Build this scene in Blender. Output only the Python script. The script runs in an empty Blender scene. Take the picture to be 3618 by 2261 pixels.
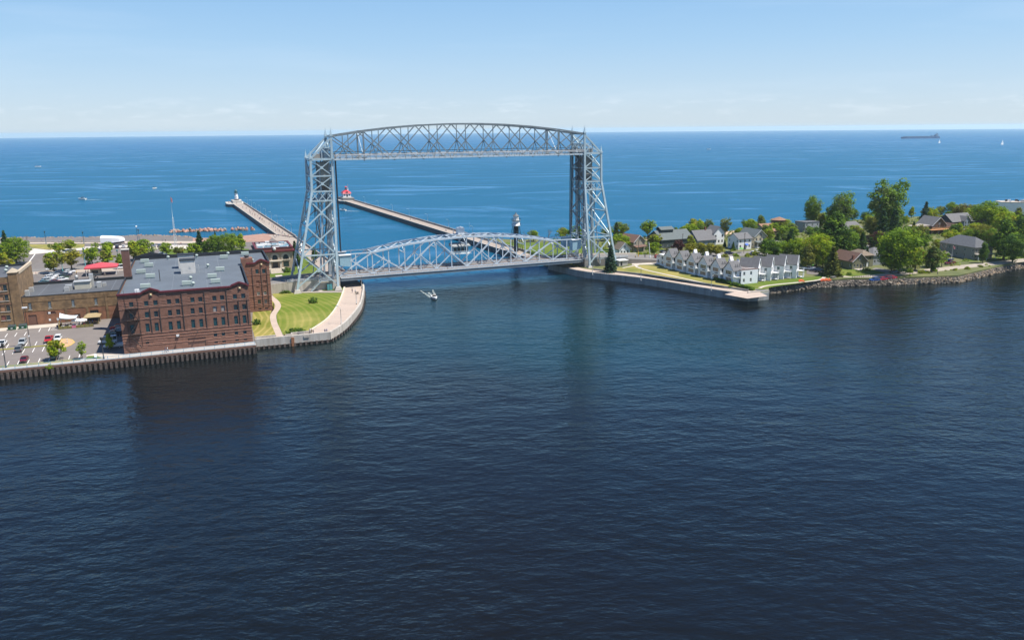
import bpy, bmesh, math, random
from mathutils import Vector, Matrix, noise
R = math.radians
SC = bpy.context.scene
COL = SC.collection
# ------------------------------------------------------------------ camera
EYE_Z = 66.0
PITCH = math.atan(672.9 / 2800.0)
ROLL = R(0.52)
cam_d = bpy.data.cameras.new('camera')
cam_d.sensor_width = 36.0
cam_d.lens = 2800.0 / 3618.0 * 36.0
cam_d.clip_start = 1.0
cam_d.clip_end = 120000.0
cam = bpy.data.objects.new('camera', cam_d)
COL.objects.link(cam)
cam.matrix_world = Matrix.Translation((0, 0, EYE_Z)) @ Matrix.Rotation(math.pi / 2 - PITCH, 4, 'X') @ Matrix.Rotation(-ROLL, 4, 'Z')
SC.camera = cam
# ------------------------------------------------------------------ sky, sun, exposure
SUN = Vector((0.455, -0.092, 0.885)).normalized()
world = bpy.data.worlds.new('World')
SC.world = world
world.use_nodes = True
wn, wl = world.node_tree.nodes, world.node_tree.links
wn.clear()
w_out = wn.new('ShaderNodeOutputWorld')
w_bg = wn.new('ShaderNodeBackground')
w_sky = wn.new('ShaderNodeTexSky')
w_sky.sky_type = 'NISHITA'
w_sky.sun_disc = False
w_sky.sun_elevation = math.asin(SUN.z)
w_sky.sun_rotation = math.atan2(SUN.x, SUN.y)
w_sky.altitude = 200.0
w_sky.air_density = 1.0
w_sky.dust_density = 0.6
w_sky.ozone_density = 2.2
w_bg.inputs['Strength'].default_value = 0.105
# thin, far cirrus and a low bank of fair-weather cloud along the whole horizon
w_tc = wn.new('ShaderNodeTexCoord')
w_sep = wn.new('ShaderNodeSeparateXYZ')
wl.new(w_tc.outputs['Generated'], w_sep.inputs[0])
def wmath(op, a, b=None):
    n = wn.new('ShaderNodeMath'); n.operation = op; n.use_clamp = False
    for i, v in enumerate((a, b)):
        if v is None: continue
        if hasattr(v, 'links'): wl.new(v, n.inputs[i])
        else: n.inputs[i].default_value = v
    return n.outputs[0]
def wramp(v, *stops):
    n = wn.new('ShaderNodeValToRGB')
    while len(n.color_ramp.elements) < len(stops): n.color_ramp.elements.new(0.5)
    for e, (p, c) in zip(n.color_ramp.elements, stops):
        e.position = p; e.color = (c, c, c, 1)
    wl.new(v, n.inputs[0]); return n.outputs[0]
w_map = wn.new('ShaderNodeMapping'); w_map.inputs['Scale'].default_value = (16, 16, 80)
wl.new(w_tc.outputs['Generated'], w_map.inputs[0])
w_n1 = wn.new('ShaderNodeTexNoise'); w_n1.inputs['Scale'].default_value = 1.6; w_n1.inputs['Detail'].default_value = 7; w_n1.inputs['Roughness'].default_value = 0.6
wl.new(w_map.outputs[0], w_n1.inputs['Vector'])
low = wramp(w_sep.outputs['Z'], (0.008, 0.0), (0.021, 1.0), (0.028, 0.8), (0.045, 0.0))
puff = wramp(w_n1.outputs['Fac'], (0.52, 0.0), (0.66, 1.0))
w_map2 = wn.new('ShaderNodeMapping'); w_map2.inputs['Scale'].default_value = (2.2, 5.0, 26); w_map2.inputs['Rotation'].default_value = (0, 0.06, 0.4)
wl.new(w_tc.outputs['Generated'], w_map2.inputs[0])
w_n2 = wn.new('ShaderNodeTexNoise'); w_n2.inputs['Scale'].default_value = 1.0; w_n2.inputs['Detail'].default_value = 5; w_n2.inputs['Roughness'].default_value = 0.55
wl.new(w_map2.outputs[0], w_n2.inputs['Vector'])
cirrus = wramp(w_n2.outputs['Fac'], (0.5, 0.0), (0.8, 1.0))
fac = wmath('ADD', wmath('MULTIPLY', wmath('MULTIPLY', low, puff), 0.17), wmath('MULTIPLY', cirrus, 0.10))
w_mix = wn.new('ShaderNodeMix'); w_mix.data_type = 'RGBA'
wl.new(fac, w_mix.inputs['Factor'])
# clear-air gradient of a June noon, the same all round the horizon
w_gr = wn.new('ShaderNodeValToRGB')
for i, (p_, c_) in enumerate(((0.0, (4.9, 6.0, 7.0)), (0.035, (4.2, 5.6, 7.1)), (0.10, (3.0, 4.9, 7.1)), (0.19, (1.85, 3.95, 6.8)), (0.42, (0.36, 1.6, 4.7)), (1.0, (0.11, 0.6, 2.1)))):
    if i > 1: w_gr.color_ramp.elements.new(p_)
    e_ = w_gr.color_ramp.elements[i]; e_.position = p_; e_.color = (*[x / 8.0 for x in c_], 1)
wl.new(w_sep.outputs['Z'], w_gr.inputs[0])
w_sc = wn.new('ShaderNodeVectorMath'); w_sc.operation = 'SCALE'; w_sc.inputs['Scale'].default_value = 6.9
wl.new(w_gr.outputs[0], w_sc.inputs[0])
w_mx = wn.new('ShaderNodeMix'); w_mx.data_type = 'RGBA'; w_mx.inputs['Factor'].default_value = 0.80
wl.new(w_sky.outputs[0], w_mx.inputs['A']); wl.new(w_sc.outputs[0], w_mx.inputs['B'])
wl.new(w_mx.outputs['Result'], w_mix.inputs['A'])
w_mix.inputs['B'].default_value = (7.6, 8.0, 8.6, 1)
wl.new(w_mix.outputs['Result'], w_bg.inputs['Color'])
wl.new(w_bg.outputs[0], w_out.inputs[0])
sun_d = bpy.data.lights.new('sun', 'SUN')
sun_d.energy = 4.9
sun_d.angle = R(0.53)
sun_d.color = (1.0, 0.955, 0.88)
sun = bpy.data.objects.new('sun', sun_d)
COL.objects.link(sun)
sun.rotation_euler = SUN.to_track_quat('Z', 'Y').to_euler()
vs = SC.view_settings
vs.view_transform = 'Standard'; vs.look = 'None'; vs.exposure = 0.5; vs.gamma = 1.0
vs.use_curve_mapping = False
SC.cycles.use_denoising = True
SC.cycles.max_bounces = 6
SC.cycles.diffuse_bounces = 2
SC.cycles.glossy_bounces = 3
SC.cycles.transmission_bounces = 3
SC.cycles.volume_bounces = 1
SC.cycles.sample_clamp_indirect = 6.0
SC.cycles.caustics_reflective = False
SC.cycles.caustics_refractive = False
random.seed(7)

# ------------------------------------------------------------------ helpers: survey point on the ground from a photograph bearing
def at(px, py, z=0.0):
    u = (px - 1809.0) / 2800.0; v = -(py - 1130.5) / 2800.0
    c, s = math.cos(ROLL), math.sin(ROLL)
    u, v = u * c + v * s, -u * s + v * c
    cp, sp = math.cos(PITCH), math.sin(PITCH)
    d = (u, cp + v * sp, -sp + v * cp)
    t = (z - EYE_Z) / d[2]
    return Vector((d[0] * t, d[1] * t, z))
class Frame:
    """a local frame on the ground: origin, heading, so that buildings can be set out in metres"""
    def __init__(s, o, ang):
        s.o = Vector((o[0], o[1])); s.ang = R(ang); s.c, s.s = math.cos(s.ang), math.sin(s.ang)
    def __call__(s, x, y, z=0.0):
        return Vector((s.o.x + x * s.c - y * s.s, s.o.y + x * s.s + y * s.c, z))
NF = Frame((-114.7, 225.8), 21.13)    # north bank: origin at the warehouse's quay corner
BF = Frame((-17.5, 342.8), 22.35)     # bridge: origin mid-span, x along the span, y towards the lake
# ------------------------------------------------------------------ materials
MATS = {}
def mat(name, col, rough=0.7, var=0.0, scale=1.0, metal=0.0, bump=0.0, col2=None, det=4, spec=0.5, alpha=1.0, emit=0.0, stretch=None, trans=0.0):
    if name in MATS: return MATS[name]
    m = bpy.data.materials.new(name); m.use_nodes = True
    nt = m.node_tree; nd, ln = nt.nodes, nt.links
    b = nd['Principled BSDF']
    b.inputs['Roughness'].default_value = rough
    b.inputs['Metallic'].default_value = metal
    b.inputs['Specular IOR Level'].default_value = spec
    b.inputs['Base Color'].default_value = (*col, 1)
    if trans: b.inputs['Transmission Weight'].default_value = trans
    if emit:
        b.inputs['Emission Color'].default_value = (*col, 1); b.inputs['Emission Strength'].default_value = emit
    if var or col2:
        tc = nd.new('ShaderNodeTexCoord')
        geo = nd.new('ShaderNodeNewGeometry')
        mp = nd.new('ShaderNodeMapping')
        if stretch: mp.inputs['Scale'].default_value = stretch
        ln.new(geo.outputs['Position'], mp.inputs[0])
        n = nd.new('ShaderNodeTexNoise'); n.inputs['Scale'].default_value = scale; n.inputs['Detail'].default_value = det
        n.inputs['Roughness'].default_value = 0.65
        ln.new(mp.outputs[0], n.inputs['Vector'])
        rp = nd.new('ShaderNodeValToRGB')
        c2 = col2 if col2 else tuple(max(0, c * (1 + var)) for c in col)
        c1 = col if col2 else tuple(c * (1 - var) for c in col)
        rp.color_ramp.elements[0].position = 0.33; rp.color_ramp.elements[0].color = (*c1, 1)
        rp.color_ramp.elements[1].position = 0.67; rp.color_ramp.elements[1].color = (*c2, 1)
        ln.new(n.outputs['Fac'], rp.inputs[0]); ln.new(rp.outputs[0], b.inputs['Base Color'])
        if bump:
            bp = nd.new('ShaderNodeBump'); bp.inputs['Strength'].default_value = bump; bp.inputs['Distance'].default_value = 0.1
            ln.new(n.outputs['Fac'], bp.inputs['Height']); ln.new(bp.outputs[0], b.inputs['Normal'])
    MATS[name] = m
    return m
# ------------------------------------------------------------------ mesh builder
class MB:
    def __init__(s): s.v = []; s.f = []; s.mi = []; s.sm = []
    def add(s, vs, fs, mi=0, smooth=False):
        b = len(s.v); s.v += [tuple(v) for v in vs]
        for f in fs: s.f.append(tuple(i + b for i in f)); s.mi.append(mi); s.sm.append(smooth)
        return s
    def box(s, c, d, rz=0.0, mi=0, taper=1.0):
        """centre of the base, size"""
        hx, hy, h = d[0] / 2, d[1] / 2, d[2]
        cs, sn = math.cos(rz), math.sin(rz)
        vs = []
        for z, k in ((0, 1.0), (h, taper)):
            for x, y in ((-hx, -hy), (hx, -hy), (hx, hy), (-hx, hy)):
                x *= k; y *= k
                vs.append((c[0] + x * cs - y * sn, c[1] + x * sn + y * cs, c[2] + z))
        return s.add(vs, [(3, 2, 1, 0), (4, 5, 6, 7), (0, 1, 5, 4), (1, 2, 6, 5), (2, 3, 7, 6), (3, 0, 4, 7)], mi)
    def bb(s, x0, x1, y0, y1, z0, z1, mi=0):
        return s.box(((x0 + x1) / 2, (y0 + y1) / 2, z0), (x1 - x0, y1 - y0, z1 - z0), 0, mi)
    def bar(s, p, q, w, h=None, mi=0, up=(0, 0, 1)):
        h = h or w
        p, q = Vector(p), Vector(q); d = (q - p)
        if d.length < 1e-6: return s
        d.normalize(); u = Vector(up)
        if abs(d.dot(u)) > 0.99: u = Vector((1, 0, 0))
        a = d.cross(u).normalized() * (w / 2); b = a.cross(d).normalized() * (h / 2)
        vs = [p - a - b, p + a - b, p + a + b, p - a + b, q - a - b, q + a - b, q + a + b, q - a + b]
        return s.add(vs, [(3, 2, 1, 0), (4, 5, 6, 7), (0, 1, 5, 4), (1, 2, 6, 5), (2, 3, 7, 6), (3, 0, 4, 7)], mi)
    def prism(s, poly, z0, z1, mi=0, top_mi=None, cap=True):
        n = len(poly)
        a = sum(poly[i][0] * poly[(i + 1) % n][1] - poly[(i + 1) % n][0] * poly[i][1] for i in range(n))
        if a < 0: poly = list(reversed(poly))
        zz0 = z0 if isinstance(z0, (list, tuple)) else [z0] * n
        zz1 = z1 if isinstance(z1, (list, tuple)) else [z1] * n
        if a < 0: zz0 = list(reversed(zz0)); zz1 = list(reversed(zz1))
        vs = [(p[0], p[1], z) for p, z in zip(poly, zz0)] + [(p[0], p[1], z) for p, z in zip(poly, zz1)]
        s.add(vs, [(i, (i + 1) % n, n + (i + 1) % n, n + i) for i in range(n)], mi)
        if cap:
            s.add(vs[n:], [tuple(range(n))], mi if top_mi is None else top_mi)
            s.add(vs[:n], [tuple(reversed(range(n)))], mi)
        return s
    def lathe(s, prof, c=(0, 0, 0), n=16, mi=0, smooth=True, cap=True):
        vs = []; fs = []
        for r, z in prof:
            for i in range(n):
                a = 2 * math.pi * i / n
                vs.append((c[0] + r * math.cos(a), c[1] + r * math.sin(a), c[2] + z))
        for k in range(len(prof) - 1):
            for i in range(n):
                j = (i + 1) % n
                fs.append((k * n + i, k * n + j, (k + 1) * n + j, (k + 1) * n + i))
        s.add(vs, fs, mi, smooth)
        if cap:
            s.add(vs[:n], [tuple(reversed(range(n)))], mi); s.add(vs[-n:], [tuple(range(n))], mi)
        return s
    def tube(s, pts, r, n=6, mi=0, r2=None):
        """round tube through points"""
        pts = [Vector(p) for p in pts]; m = len(pts); vs = []; fs = []
        for k, p in enumerate(pts):
            d = (pts[min(k + 1, m - 1)] - pts[max(k - 1, 0)]).normalized()
            u = Vector((0, 0, 1)) if abs(d.z) < 0.95 else Vector((1, 0, 0))
            a = d.cross(u).normalized(); b = a.cross(d).normalized()
            rr = r if r2 is None else r + (r2 - r) * k / (m - 1)
            for i in range(n):
                t = 2 * math.pi * i / n
                vs.append(p + a * (rr * math.cos(t)) + b * (rr * math.sin(t)))
        for k in range(m - 1):
            for i in range(n):
                j = (i + 1) % n
                fs.append((k * n + i, k * n + j, (k + 1) * n + j, (k + 1) * n + i))
        fs += [tuple(range(n)), tuple(reversed(range((m - 1) * n, m * n)))]
        return s.add(vs, fs, mi, True)
    def mesh(s, name, mats):
        me = bpy.data.meshes.new(name)
        me.from_pydata(s.v, [], s.f)
        for m in (mats if isinstance(mats, (list, tuple)) else [mats]): me.materials.append(m)
        if any(s.mi): me.polygons.foreach_set('material_index', s.mi)
        if any(s.sm): me.polygons.foreach_set('use_smooth', s.sm)
        me.update()
        return me
    def build(s, name, mats, parent=None, loc=None, rz=0.0, recalc=False):
        me = s.mesh(name, mats)
        if recalc:
            bm = bmesh.new(); bm.from_mesh(me); bmesh.ops.recalc_face_normals(bm, faces=bm.faces); bm.to_mesh(me); bm.free()
        return link(name, me, parent, loc, rz)
def link(name, me, parent=None, loc=None, rz=0.0, scale=None):
    o = bpy.data.objects.new(name, me); COL.objects.link(o)
    if parent is not None: o.parent = parent
    if loc is not None: o.location = loc
    if rz: o.rotation_euler = (0, 0, rz)
    if scale is not None: o.scale = scale if isinstance(scale, (tuple, list)) else (scale,) * 3
    return o
def tag(o, label, cat, group=None):
    o['label'] = label; o['category'] = cat
    if group: o['group'] = group
    return o
def thing(name, label, cat, loc=(0, 0, 0), rz=0.0, group=None, scale=None):
    return tag(link(name, None, None, loc, rz, scale), label, cat, group)
def struct(o, kind='structure'):
    o['kind'] = kind; return o
def copy_tree(src, parent=None):
    c = src.copy(); COL.objects.link(c)
    if parent is not None: c.parent = parent
    for ch in src.children: copy_tree(ch, c)
    return c
def setmat(o, i, m):
    """a colour of its own for one copy that shares its mesh"""
    o.material_slots[i].link = 'OBJECT'; o.material_slots[i].material = m
# ------------------------------------------------------------------ the lake and the harbour
EARTH = 7.4e6
def water_material():
    m = bpy.data.materials.new('water'); m.use_nodes = True
    nd, ln = m.node_tree.nodes, m.node_tree.links
    b = nd['Principled BSDF']
    geo = nd.new('ShaderNodeNewGeometry')
    def mp(rot, sc):
        n = nd.new('ShaderNodeMapping'); n.inputs['Rotation'].default_value = (0, 0, R(rot)); n.inputs['Scale'].default_value = sc
        ln.new(geo.outputs['Position'], n.inputs[0]); return n.outputs[0]
    def noi(vec, sc, det=3, ro=0.55, dist=0.0):
        n = nd.new('ShaderNodeTexNoise'); n.inputs['Scale'].default_value = sc; n.inputs['Detail'].default_value = det
        n.inputs['Roughness'].default_value = ro; n.inputs['Distortion'].default_value = dist
        ln.new(vec, n.inputs['Vector']); return n.outputs['Fac']
    def mth(op, a, b_=None, c=None, clamp=False):
        n = nd.new('ShaderNodeMath'); n.operation = op; n.use_clamp = clamp
        for i, v in enumerate((a, b_, c)):
            if v is None: continue
            if hasattr(v, 'links'): ln.new(v, n.inputs[i])
            else: n.inputs[i].default_value = v
        return n.outputs[0]
    def rng(v, a0, a1, b0, b1):
        n = nd.new('ShaderNodeMapRange'); n.interpolation_type = 'SMOOTHSTEP'
        ln.new(v, n.inputs[0])
        for i, x in enumerate((a0, a1, b0, b1)): n.inputs[i + 1].default_value = x
        return n.outputs[0]
    def mixc(f, a, c):
        n = nd.new('ShaderNodeMix'); n.data_type = 'RGBA'
        if hasattr(f, 'links'): ln.new(f, n.inputs['Factor'])
        else: n.inputs['Factor'].default_value = f
        for k, v in (('A', a), ('B', c)):
            if hasattr(v, 'links'): ln.new(v, n.inputs[k])
            else: n.inputs[k].default_value = (*v, 1)
        return n.outputs['Result']
    sep = nd.new('ShaderNodeSeparateXYZ'); ln.new(geo.outputs['Position'], sep.inputs[0])
    X, Y = sep.outputs['X'], sep.outputs['Y']
    # distance from the canal axis crossing: lake side clear blue, harbour side stained brown by the river
    ax, ay = -0.380, 0.925
    along = mth('ADD', mth('MULTIPLY', mth('ADD', X, 17.5), ax), mth('MULTIPLY', mth('SUBTRACT', Y, 342.8), ay))
    wob = mth('MULTIPLY', mth('SUBTRACT', noi(mp(20, (1, 1, 1)), 0.02, 4, 0.6), 0.5), 55.0)
    alongw = mth('ADD', along, wob)
    lake = rng(alongw, -14.0, 36.0, 0.0, 1.0)
    far = rng(mth('SQRT', mth('ADD', mth('MULTIPLY', X, X), mth('MULTIPLY', Y, Y))), 500.0, 5000.0, 0.0, 1.0)
    lakec = mixc(far, (0.0025, 0.082, 0.152), (0.0060, 0.090, 0.205))
    # greenish plume where the canal's water spreads into the harbour
    dx = mth('SUBTRACT', X, 8.0); dy = mth('SUBTRACT', Y, 262.0)
    pr = mth('SQRT', mth('ADD', mth('POWER', mth('DIVIDE', mth('ADD', dx, mth('MULTIPLY', dy, 0.55)), 105.0), 2.0), mth('POWER', mth('DIVIDE', dy, 75.0), 2.0)))
    prw = mth('ADD', pr, mth('MULTIPLY', mth('SUBTRACT', noi(mp(-30, (1, 0.5, 1)), 0.035, 5, 0.6), 0.5), 0.9))
    plume = rng(prw, 0.15, 1.15, 1.0, 0.0)
    harb = mixc(noi(mp(10, (1, 0.4, 1)), 0.012, 4), (0.0074, 0.0056, 0.0044), (0.0038, 0.0078, 0.0105))
    harb = mixc(mth('MULTIPLY', plume, 0.75), harb, (0.0008, 0.0230, 0.0260))
    col = mixc(lake, harb, lakec)
    # waves: chop of several lengths; calm slicks and gust streaks change how rough it is
    swell = noi(mp(-32, (0.5, 1.0, 1)), 0.15, 3, 0.5, 0.2)
    chop = noi(mp(-12, (0.6, 1.0, 1)), 0.5, 3, 0.55, 0.15)
    rip = noi(mp(18, (0.65, 1.0, 1)), 1.7, 3, 0.6)
    lakech = noi(mp(-6, (0.45, 1.0, 1)), 0.33, 4, 0.62)
    h = mth('ADD', mth('MULTIPLY', swell, 1.5), mth('MULTIPLY', chop, 0.85))
    h = mth('ADD', h, mth('MULTIPLY', rip, 0.2))
    h = mth('ADD', h, mth('MULTIPLY', mth('MULTIPLY', lakech, lake), 0.9))
    gust = noi(mp(-12, (0.35, 1.0, 1)), 0.014, 5, 0.55, 0.15)
    calm = rng(gust, 0.36, 0.64, 0.55, 1.15)
    sl = noi(mp(-7, (0.34, 1.0, 1)), 0.012, 6, 0.66, 2.0)
    slick = mth('MULTIPLY', rng(sl, 0.50, 0.70, 0.0, 1.0), lake)
    bp = nd.new('ShaderNodeBump'); bp.inputs['Distance'].default_value = 1.0
    ln.new(h, bp.inputs['Height'])
    ln.new(mth('MULTIPLY', mth('MULTIPLY', calm, 0.42), mth('SUBTRACT', 1.0, mth('MULTIPLY', slick, 0.7))), bp.inputs['Strength'])
    # body colour below, sky mirrored above; steep wavelets keep the mirror weak even at a low angle
    nd.remove(b)
    df = nd.new('ShaderNodeBsdfDiffuse'); gl = nd.new('ShaderNodeBsdfGlossy'); mx = nd.new('ShaderNodeMixShader'); fr = nd.new('ShaderNodeFresnel')
    fr.inputs['IOR'].default_value = 1.33
    ln.new(bp.outputs[0], fr.inputs['Normal']); ln.new(bp.outputs[0], gl.inputs['Normal'])
    ln.new(col, df.inputs['Color'])
    ln.new(mixc(lake, (0.78, 0.95, 1.0), (0.52, 0.80, 1.0)), gl.inputs['Color'])
    ln.new(mth('ADD', 0.10, mth('MULTIPLY', lake, 0.12)), gl.inputs['Roughness'])
    cap = mth('ADD', mth('SUBTRACT', 0.42, mth('MULTIPLY', lake, 0.17)), mth('MULTIPLY', slick, 0.42))
    ln.new(mth('MINIMUM', mth('MULTIPLY', fr.outputs[0], 1.1), cap), mx.inputs[0])
    ln.new(df.outputs[0], mx.inputs[1]); ln.new(gl.outputs[0], mx.inputs[2]); ln.new(mx.outputs[0], nd['Material Output'].inputs[0])
    return m
M_WATER = water_material()
def make_water():
    radii = [0, 40, 80, 120, 160, 200, 250, 300, 360, 440, 540, 680, 860, 1100, 1400, 1800, 2400, 3200, 4300, 5800, 7800, 10500, 14000, 18500, 23500, 28500, 34000]
    n = 96; mb = MB(); vs = []
    for r in radii:
        for i in range(n):
            a = 2 * math.pi * i / n
            vs.append((r * math.cos(a), r * math.sin(a), -r * r / (2 * EARTH)))
    fs = []
    for k in range(len(radii) - 1):
        for i in range(n):
            j = (i + 1) % n
            if k == 0: fs.append((0, n + i, n + j))
            else: fs.append((k * n + i, (k + 1) * n + i, (k + 1) * n + j, k * n + j))
    mb.add(vs, fs, 0, True)
    return struct(mb.build('water', M_WATER))
make_water()
# ------------------------------------------------------------------ the aerial lift bridge
M_STEEL = mat('silver_steel_paint', (0.46, 0.57, 0.61), 0.42, 0.10, 0.6, metal=0.25)
M_STEEL2 = mat('silver_steel_paint_weathered', (0.36, 0.43, 0.48), 0.5, 0.16, 0.9, metal=0.2)
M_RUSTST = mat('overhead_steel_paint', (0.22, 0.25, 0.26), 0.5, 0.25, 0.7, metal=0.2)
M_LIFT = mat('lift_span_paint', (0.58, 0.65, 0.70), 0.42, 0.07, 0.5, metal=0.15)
M_CABLE = mat('wire_rope', (0.02, 0.025, 0.035), 0.5)
M_CONC = mat('concrete', (0.46, 0.43, 0.38), 0.85, 0.14, 0.35, bump=0.1)
M_CONC_D = mat('concrete_dark', (0.27, 0.26, 0.24), 0.9, 0.2, 0.4, bump=0.1)
M_BLUEBOX = mat('pale_blue_cladding', (0.30, 0.47, 0.55), 0.5, 0.08, 1.2)
M_WHITE = mat('white_paint', (0.80, 0.80, 0.79), 0.5, 0.03, 0.8)
M_GLASSD = mat('dark_window_glass', (0.018, 0.028, 0.035), 0.08, spec=0.8)
M_DECK = mat('bridge_deck', (0.24, 0.215, 0.20), 0.85, 0.15, 0.5)
M_DARK = mat('dark_metal', (0.05, 0.055, 0.06), 0.5)
M_REDBR = mat('red_brown_rail', (0.22, 0.13, 0.11), 0.6)
def sub(root, off):
    def f(name, mb, m):
        return mb.build(name, m, root, (-off[0], -off[1], -off[2]))
    return f
def member(f, name, p, q, w, h=None, m=None, up=(0, 1, 0)):
    return f(name, MB().bar(p, q, w, h, up=up), m or M_STEEL)
LV = [55.0, 48.4, 42.3, 38.6, 28.5, 17.0, 4.6]
def legpt(s, inner, far, z):
    w = 4.0 * min(1.0, max(0.0, (z - 3) / 40.0))
    if far: w = 20.4 - w
    if inner:
        u = 58.4 - 1.2 * min(1.0, (z - 3) / 39.3) if z < 42.3 else 57.2 - 0.3 * (z - 42.3) / 21.7
    else:
        u = (74.8 if s < 0 else 72.4) - (9.0 if s < 0 else 6.6) * (z - 3.5) / 38.8 if z < 42.3 else 65.8 - 0.3 * (z - 42.3) / 12.7
    return Vector((s * u, w, z))
def lattice_leg(mb, p, q, w, t=0.16):
    """two plates with lacing between, as on the old riveted columns"""
    p, q = Vector(p), Vector(q); d = (q - p); L = d.length; d.normalize()
    a = Vector((1, 0, 0)); a = (a - d * a.dot(d)).normalized(); b = d.cross(a)
    for sg in (-1, 1):
        mb.bar(p + b * sg * w * 0.42, q + b * sg * w * 0.42, w, t, up=b)
    n = max(2, int(L / 1.3))
    for i in range(n):
        s0, s1 = L * i / n, L * (i + 1) / n; sg = 1 if i % 2 else -1
        for e in (-1, 1):
            mb.bar(p + d * s0 + a * e * w * 0.45 + b * sg * w * 0.4, p + d * s1 + a * e * w * 0.45 - b * sg * w * 0.4, 0.16, 0.08, up=a)
def make_tower(s, label):
    off = (s * 66.0, 10.2, 2.6)
    root = thing('bridge_tower', label, 'bridge tower', BF(off[0], off[1], off[2]), BF.ang, 'towers of the lift bridge')
    f = sub(root, off)
    for far in (0, 1):
        for inner in (0, 1):
            mb = MB(); zt = 64.0 if inner else 55.2
            zs = [3.6, 42.3, zt]
            for a, b in zip(zs, zs[1:]):
                mb.bar(legpt(s, inner, far, a), legpt(s, inner, far, b), 0.85, 0.85, up=(0, 1, 0))
            f('leg', mb, M_STEEL)
            b0 = legpt(s, inner, far, 3.6)
            f('pedestal', MB().box((b0.x, b0.y, 2.2), (3.2, 3.0, 1.6), 0, 0, 0.6), M_CONC)
            t = legpt(s, inner, far, zt)
            f('spire', MB().box((t.x, t.y, zt - 0.1), (1.15, 1.15, 0.7)).box((t.x, t.y, zt + 0.6), (0.8, 0.8, 2.1), 0, 0, 0.3).box((t.x, t.y, zt + 2.7), (0.18, 0.18, 0.9), 0, 0, 0.3), M_STEEL)
        # faces between the outer and inner leg
        pz = lambda inner, z: legpt(s, inner, far, z)
        for i, z in enumerate(LV):
            if i in (0, 1, 2, 3, 5):
                member(f, 'strut', pz(1, z), pz(0, z), 0.55 if i else 0.9, 0.6 if i else 0.8)
        for i in range(len(LV) - 1):
            z1, z0 = LV[i], LV[i + 1]
            if i == 2:
                for k in range(3):
                    a, b = k / 3.0, (k + 1) / 3.0
                    A0, A1 = pz(0, z0).lerp(pz(1, z0), a), pz(0, z1).lerp(pz(1, z1), b)
                    B0, B1 = pz(0, z1).lerp(pz(1, z1), a), pz(0, z0).lerp(pz(1, z0), b)
                    member(f, 'lattice_bar', A0, A1, 0.26); member(f, 'lattice_bar', B0 + Vector((0, 0.12, 0)), B1 + Vector((0, 0.12, 0)), 0.26)
                continue
            wd = 0.36 if i < 2 else 0.46
            member(f, 'diagonal_brace', pz(0, z0), pz(1, z1), wd, 0.5); member(f, 'diagonal_brace', pz(1, z0) + Vector((0, 0.25, 0)), pz(0, z1) + Vector((0, 0.25, 0)), wd, 0.5)
            c = (pz(0, z0) + pz(1, z1) + pz(1, z0) + pz(0, z1)) / 4
            f('gusset_plate', MB().box((c.x, c.y + 0.1, c.z - 0.55), (1.1, 0.8, 1.1)), M_STEEL)
            # light secondary frame behind the main bracing
            if i >= 3:
                q0, q1 = pz(0, z0).lerp(pz(1, z0), 0.55) + Vector((0, 1.2 if not far else -1.2, 0)), pz(0, z1).lerp(pz(1, z1), 0.55) + Vector((0, 1.2 if not far else -1.2, 0))
                member(f, 'secondary_post', q0, q1, 0.3, 0.3, M_STEEL2)
        # raking members up to the peak of the tower
        o_, i_ = pz(0, 55.2), pz(1, 63.4)
        member(f, 'raking_chord', o_, i_, 0.7, 0.7)
        mid = o_.lerp(i_, 0.52)
        member(f, 'strut', mid, Vector((i_.x, i_.y, mid.z)), 0.32, 0.32)
        member(f, 'diagonal_brace', mid, pz(1, 55.2), 0.4, 0.4)
        member(f, 'secondary_post', mid, Vector((mid.x, mid.y, 55.2)), 0.3, 0.3, M_STEEL2)
    # faces across the roadway
    for inner in (0, 1):
        for i, z in enumerate(LV[:-1]):
            member(f, 'cross_strut', legpt(s, inner, 0, z), legpt(s, inner, 1, z), 0.5 if i else 0.9, 0.6)
        for i in range(len(LV) - 2):
            z1, z0 = LV[i], LV[i + 1]
            if i == 2: continue
            dx = Vector((0.22 * s, 0, 0))
            for a, b, sh in ((0, 1, dx), (1, 0, -dx)):
                member(f, 'diagonal_brace', legpt(s, inner, a, z0) + sh, legpt(s, inner, b, z1) + sh, 0.42, 0.42, M_STEEL2 if inner else M_STEEL)
        # arched portal over the road
        mb = MB(); pts = []
        for k in range(11):
            t = k / 10.0; w = 2.6 + 15.2 * t
            pts.append(Vector((legpt(s, inner, 0, 10).x, w, 8.5 + 6.3 * math.sin(math.pi * t) ** 0.55)))
        for a, b in zip(pts, pts[1:]): mb.bar(a, b, 0.5, 0.45, up=(1, 0, 0))
        f('portal_arch', mb, M_STEEL2)
    for far in (0, 1):
        member(f, 'cross_strut', legpt(s, 1, 0, 63.6 - far * 4.5), legpt(s, 1, 1, 63.6 - far * 4.5), 0.5, 0.6)
    member(f, 'diagonal_brace', legpt(s, 1, 0, 56), legpt(s, 1, 1, 63), 0.4, 0.4)
    member(f, 'diagonal_brace', legpt(s, 1, 1, 56) + Vector((.3 * s, 0, 0)), legpt(s, 1, 0, 63) + Vector((.3 * s, 0, 0)), 0.4, 0.4)
    member(f, 'diagonal_brace', legpt(s, 0, 0, 55), legpt(s, 1, 1, 63), 0.38, 0.38)
    # guide columns behind the inner legs, laced
    for w in (6.2, 14.2):
        mb = MB(); lattice_leg(mb, (s * 59.0, w, 4.0), (s * 58.2, w, 55), 1.1); f('guide_column', mb, M_STEEL2)
        mb = MB(); lattice_leg(mb, (s * 62.6, w, 4.0), (s * 61.6, w, 54), 0.7); f('guide_column', mb, M_STEEL2)
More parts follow.
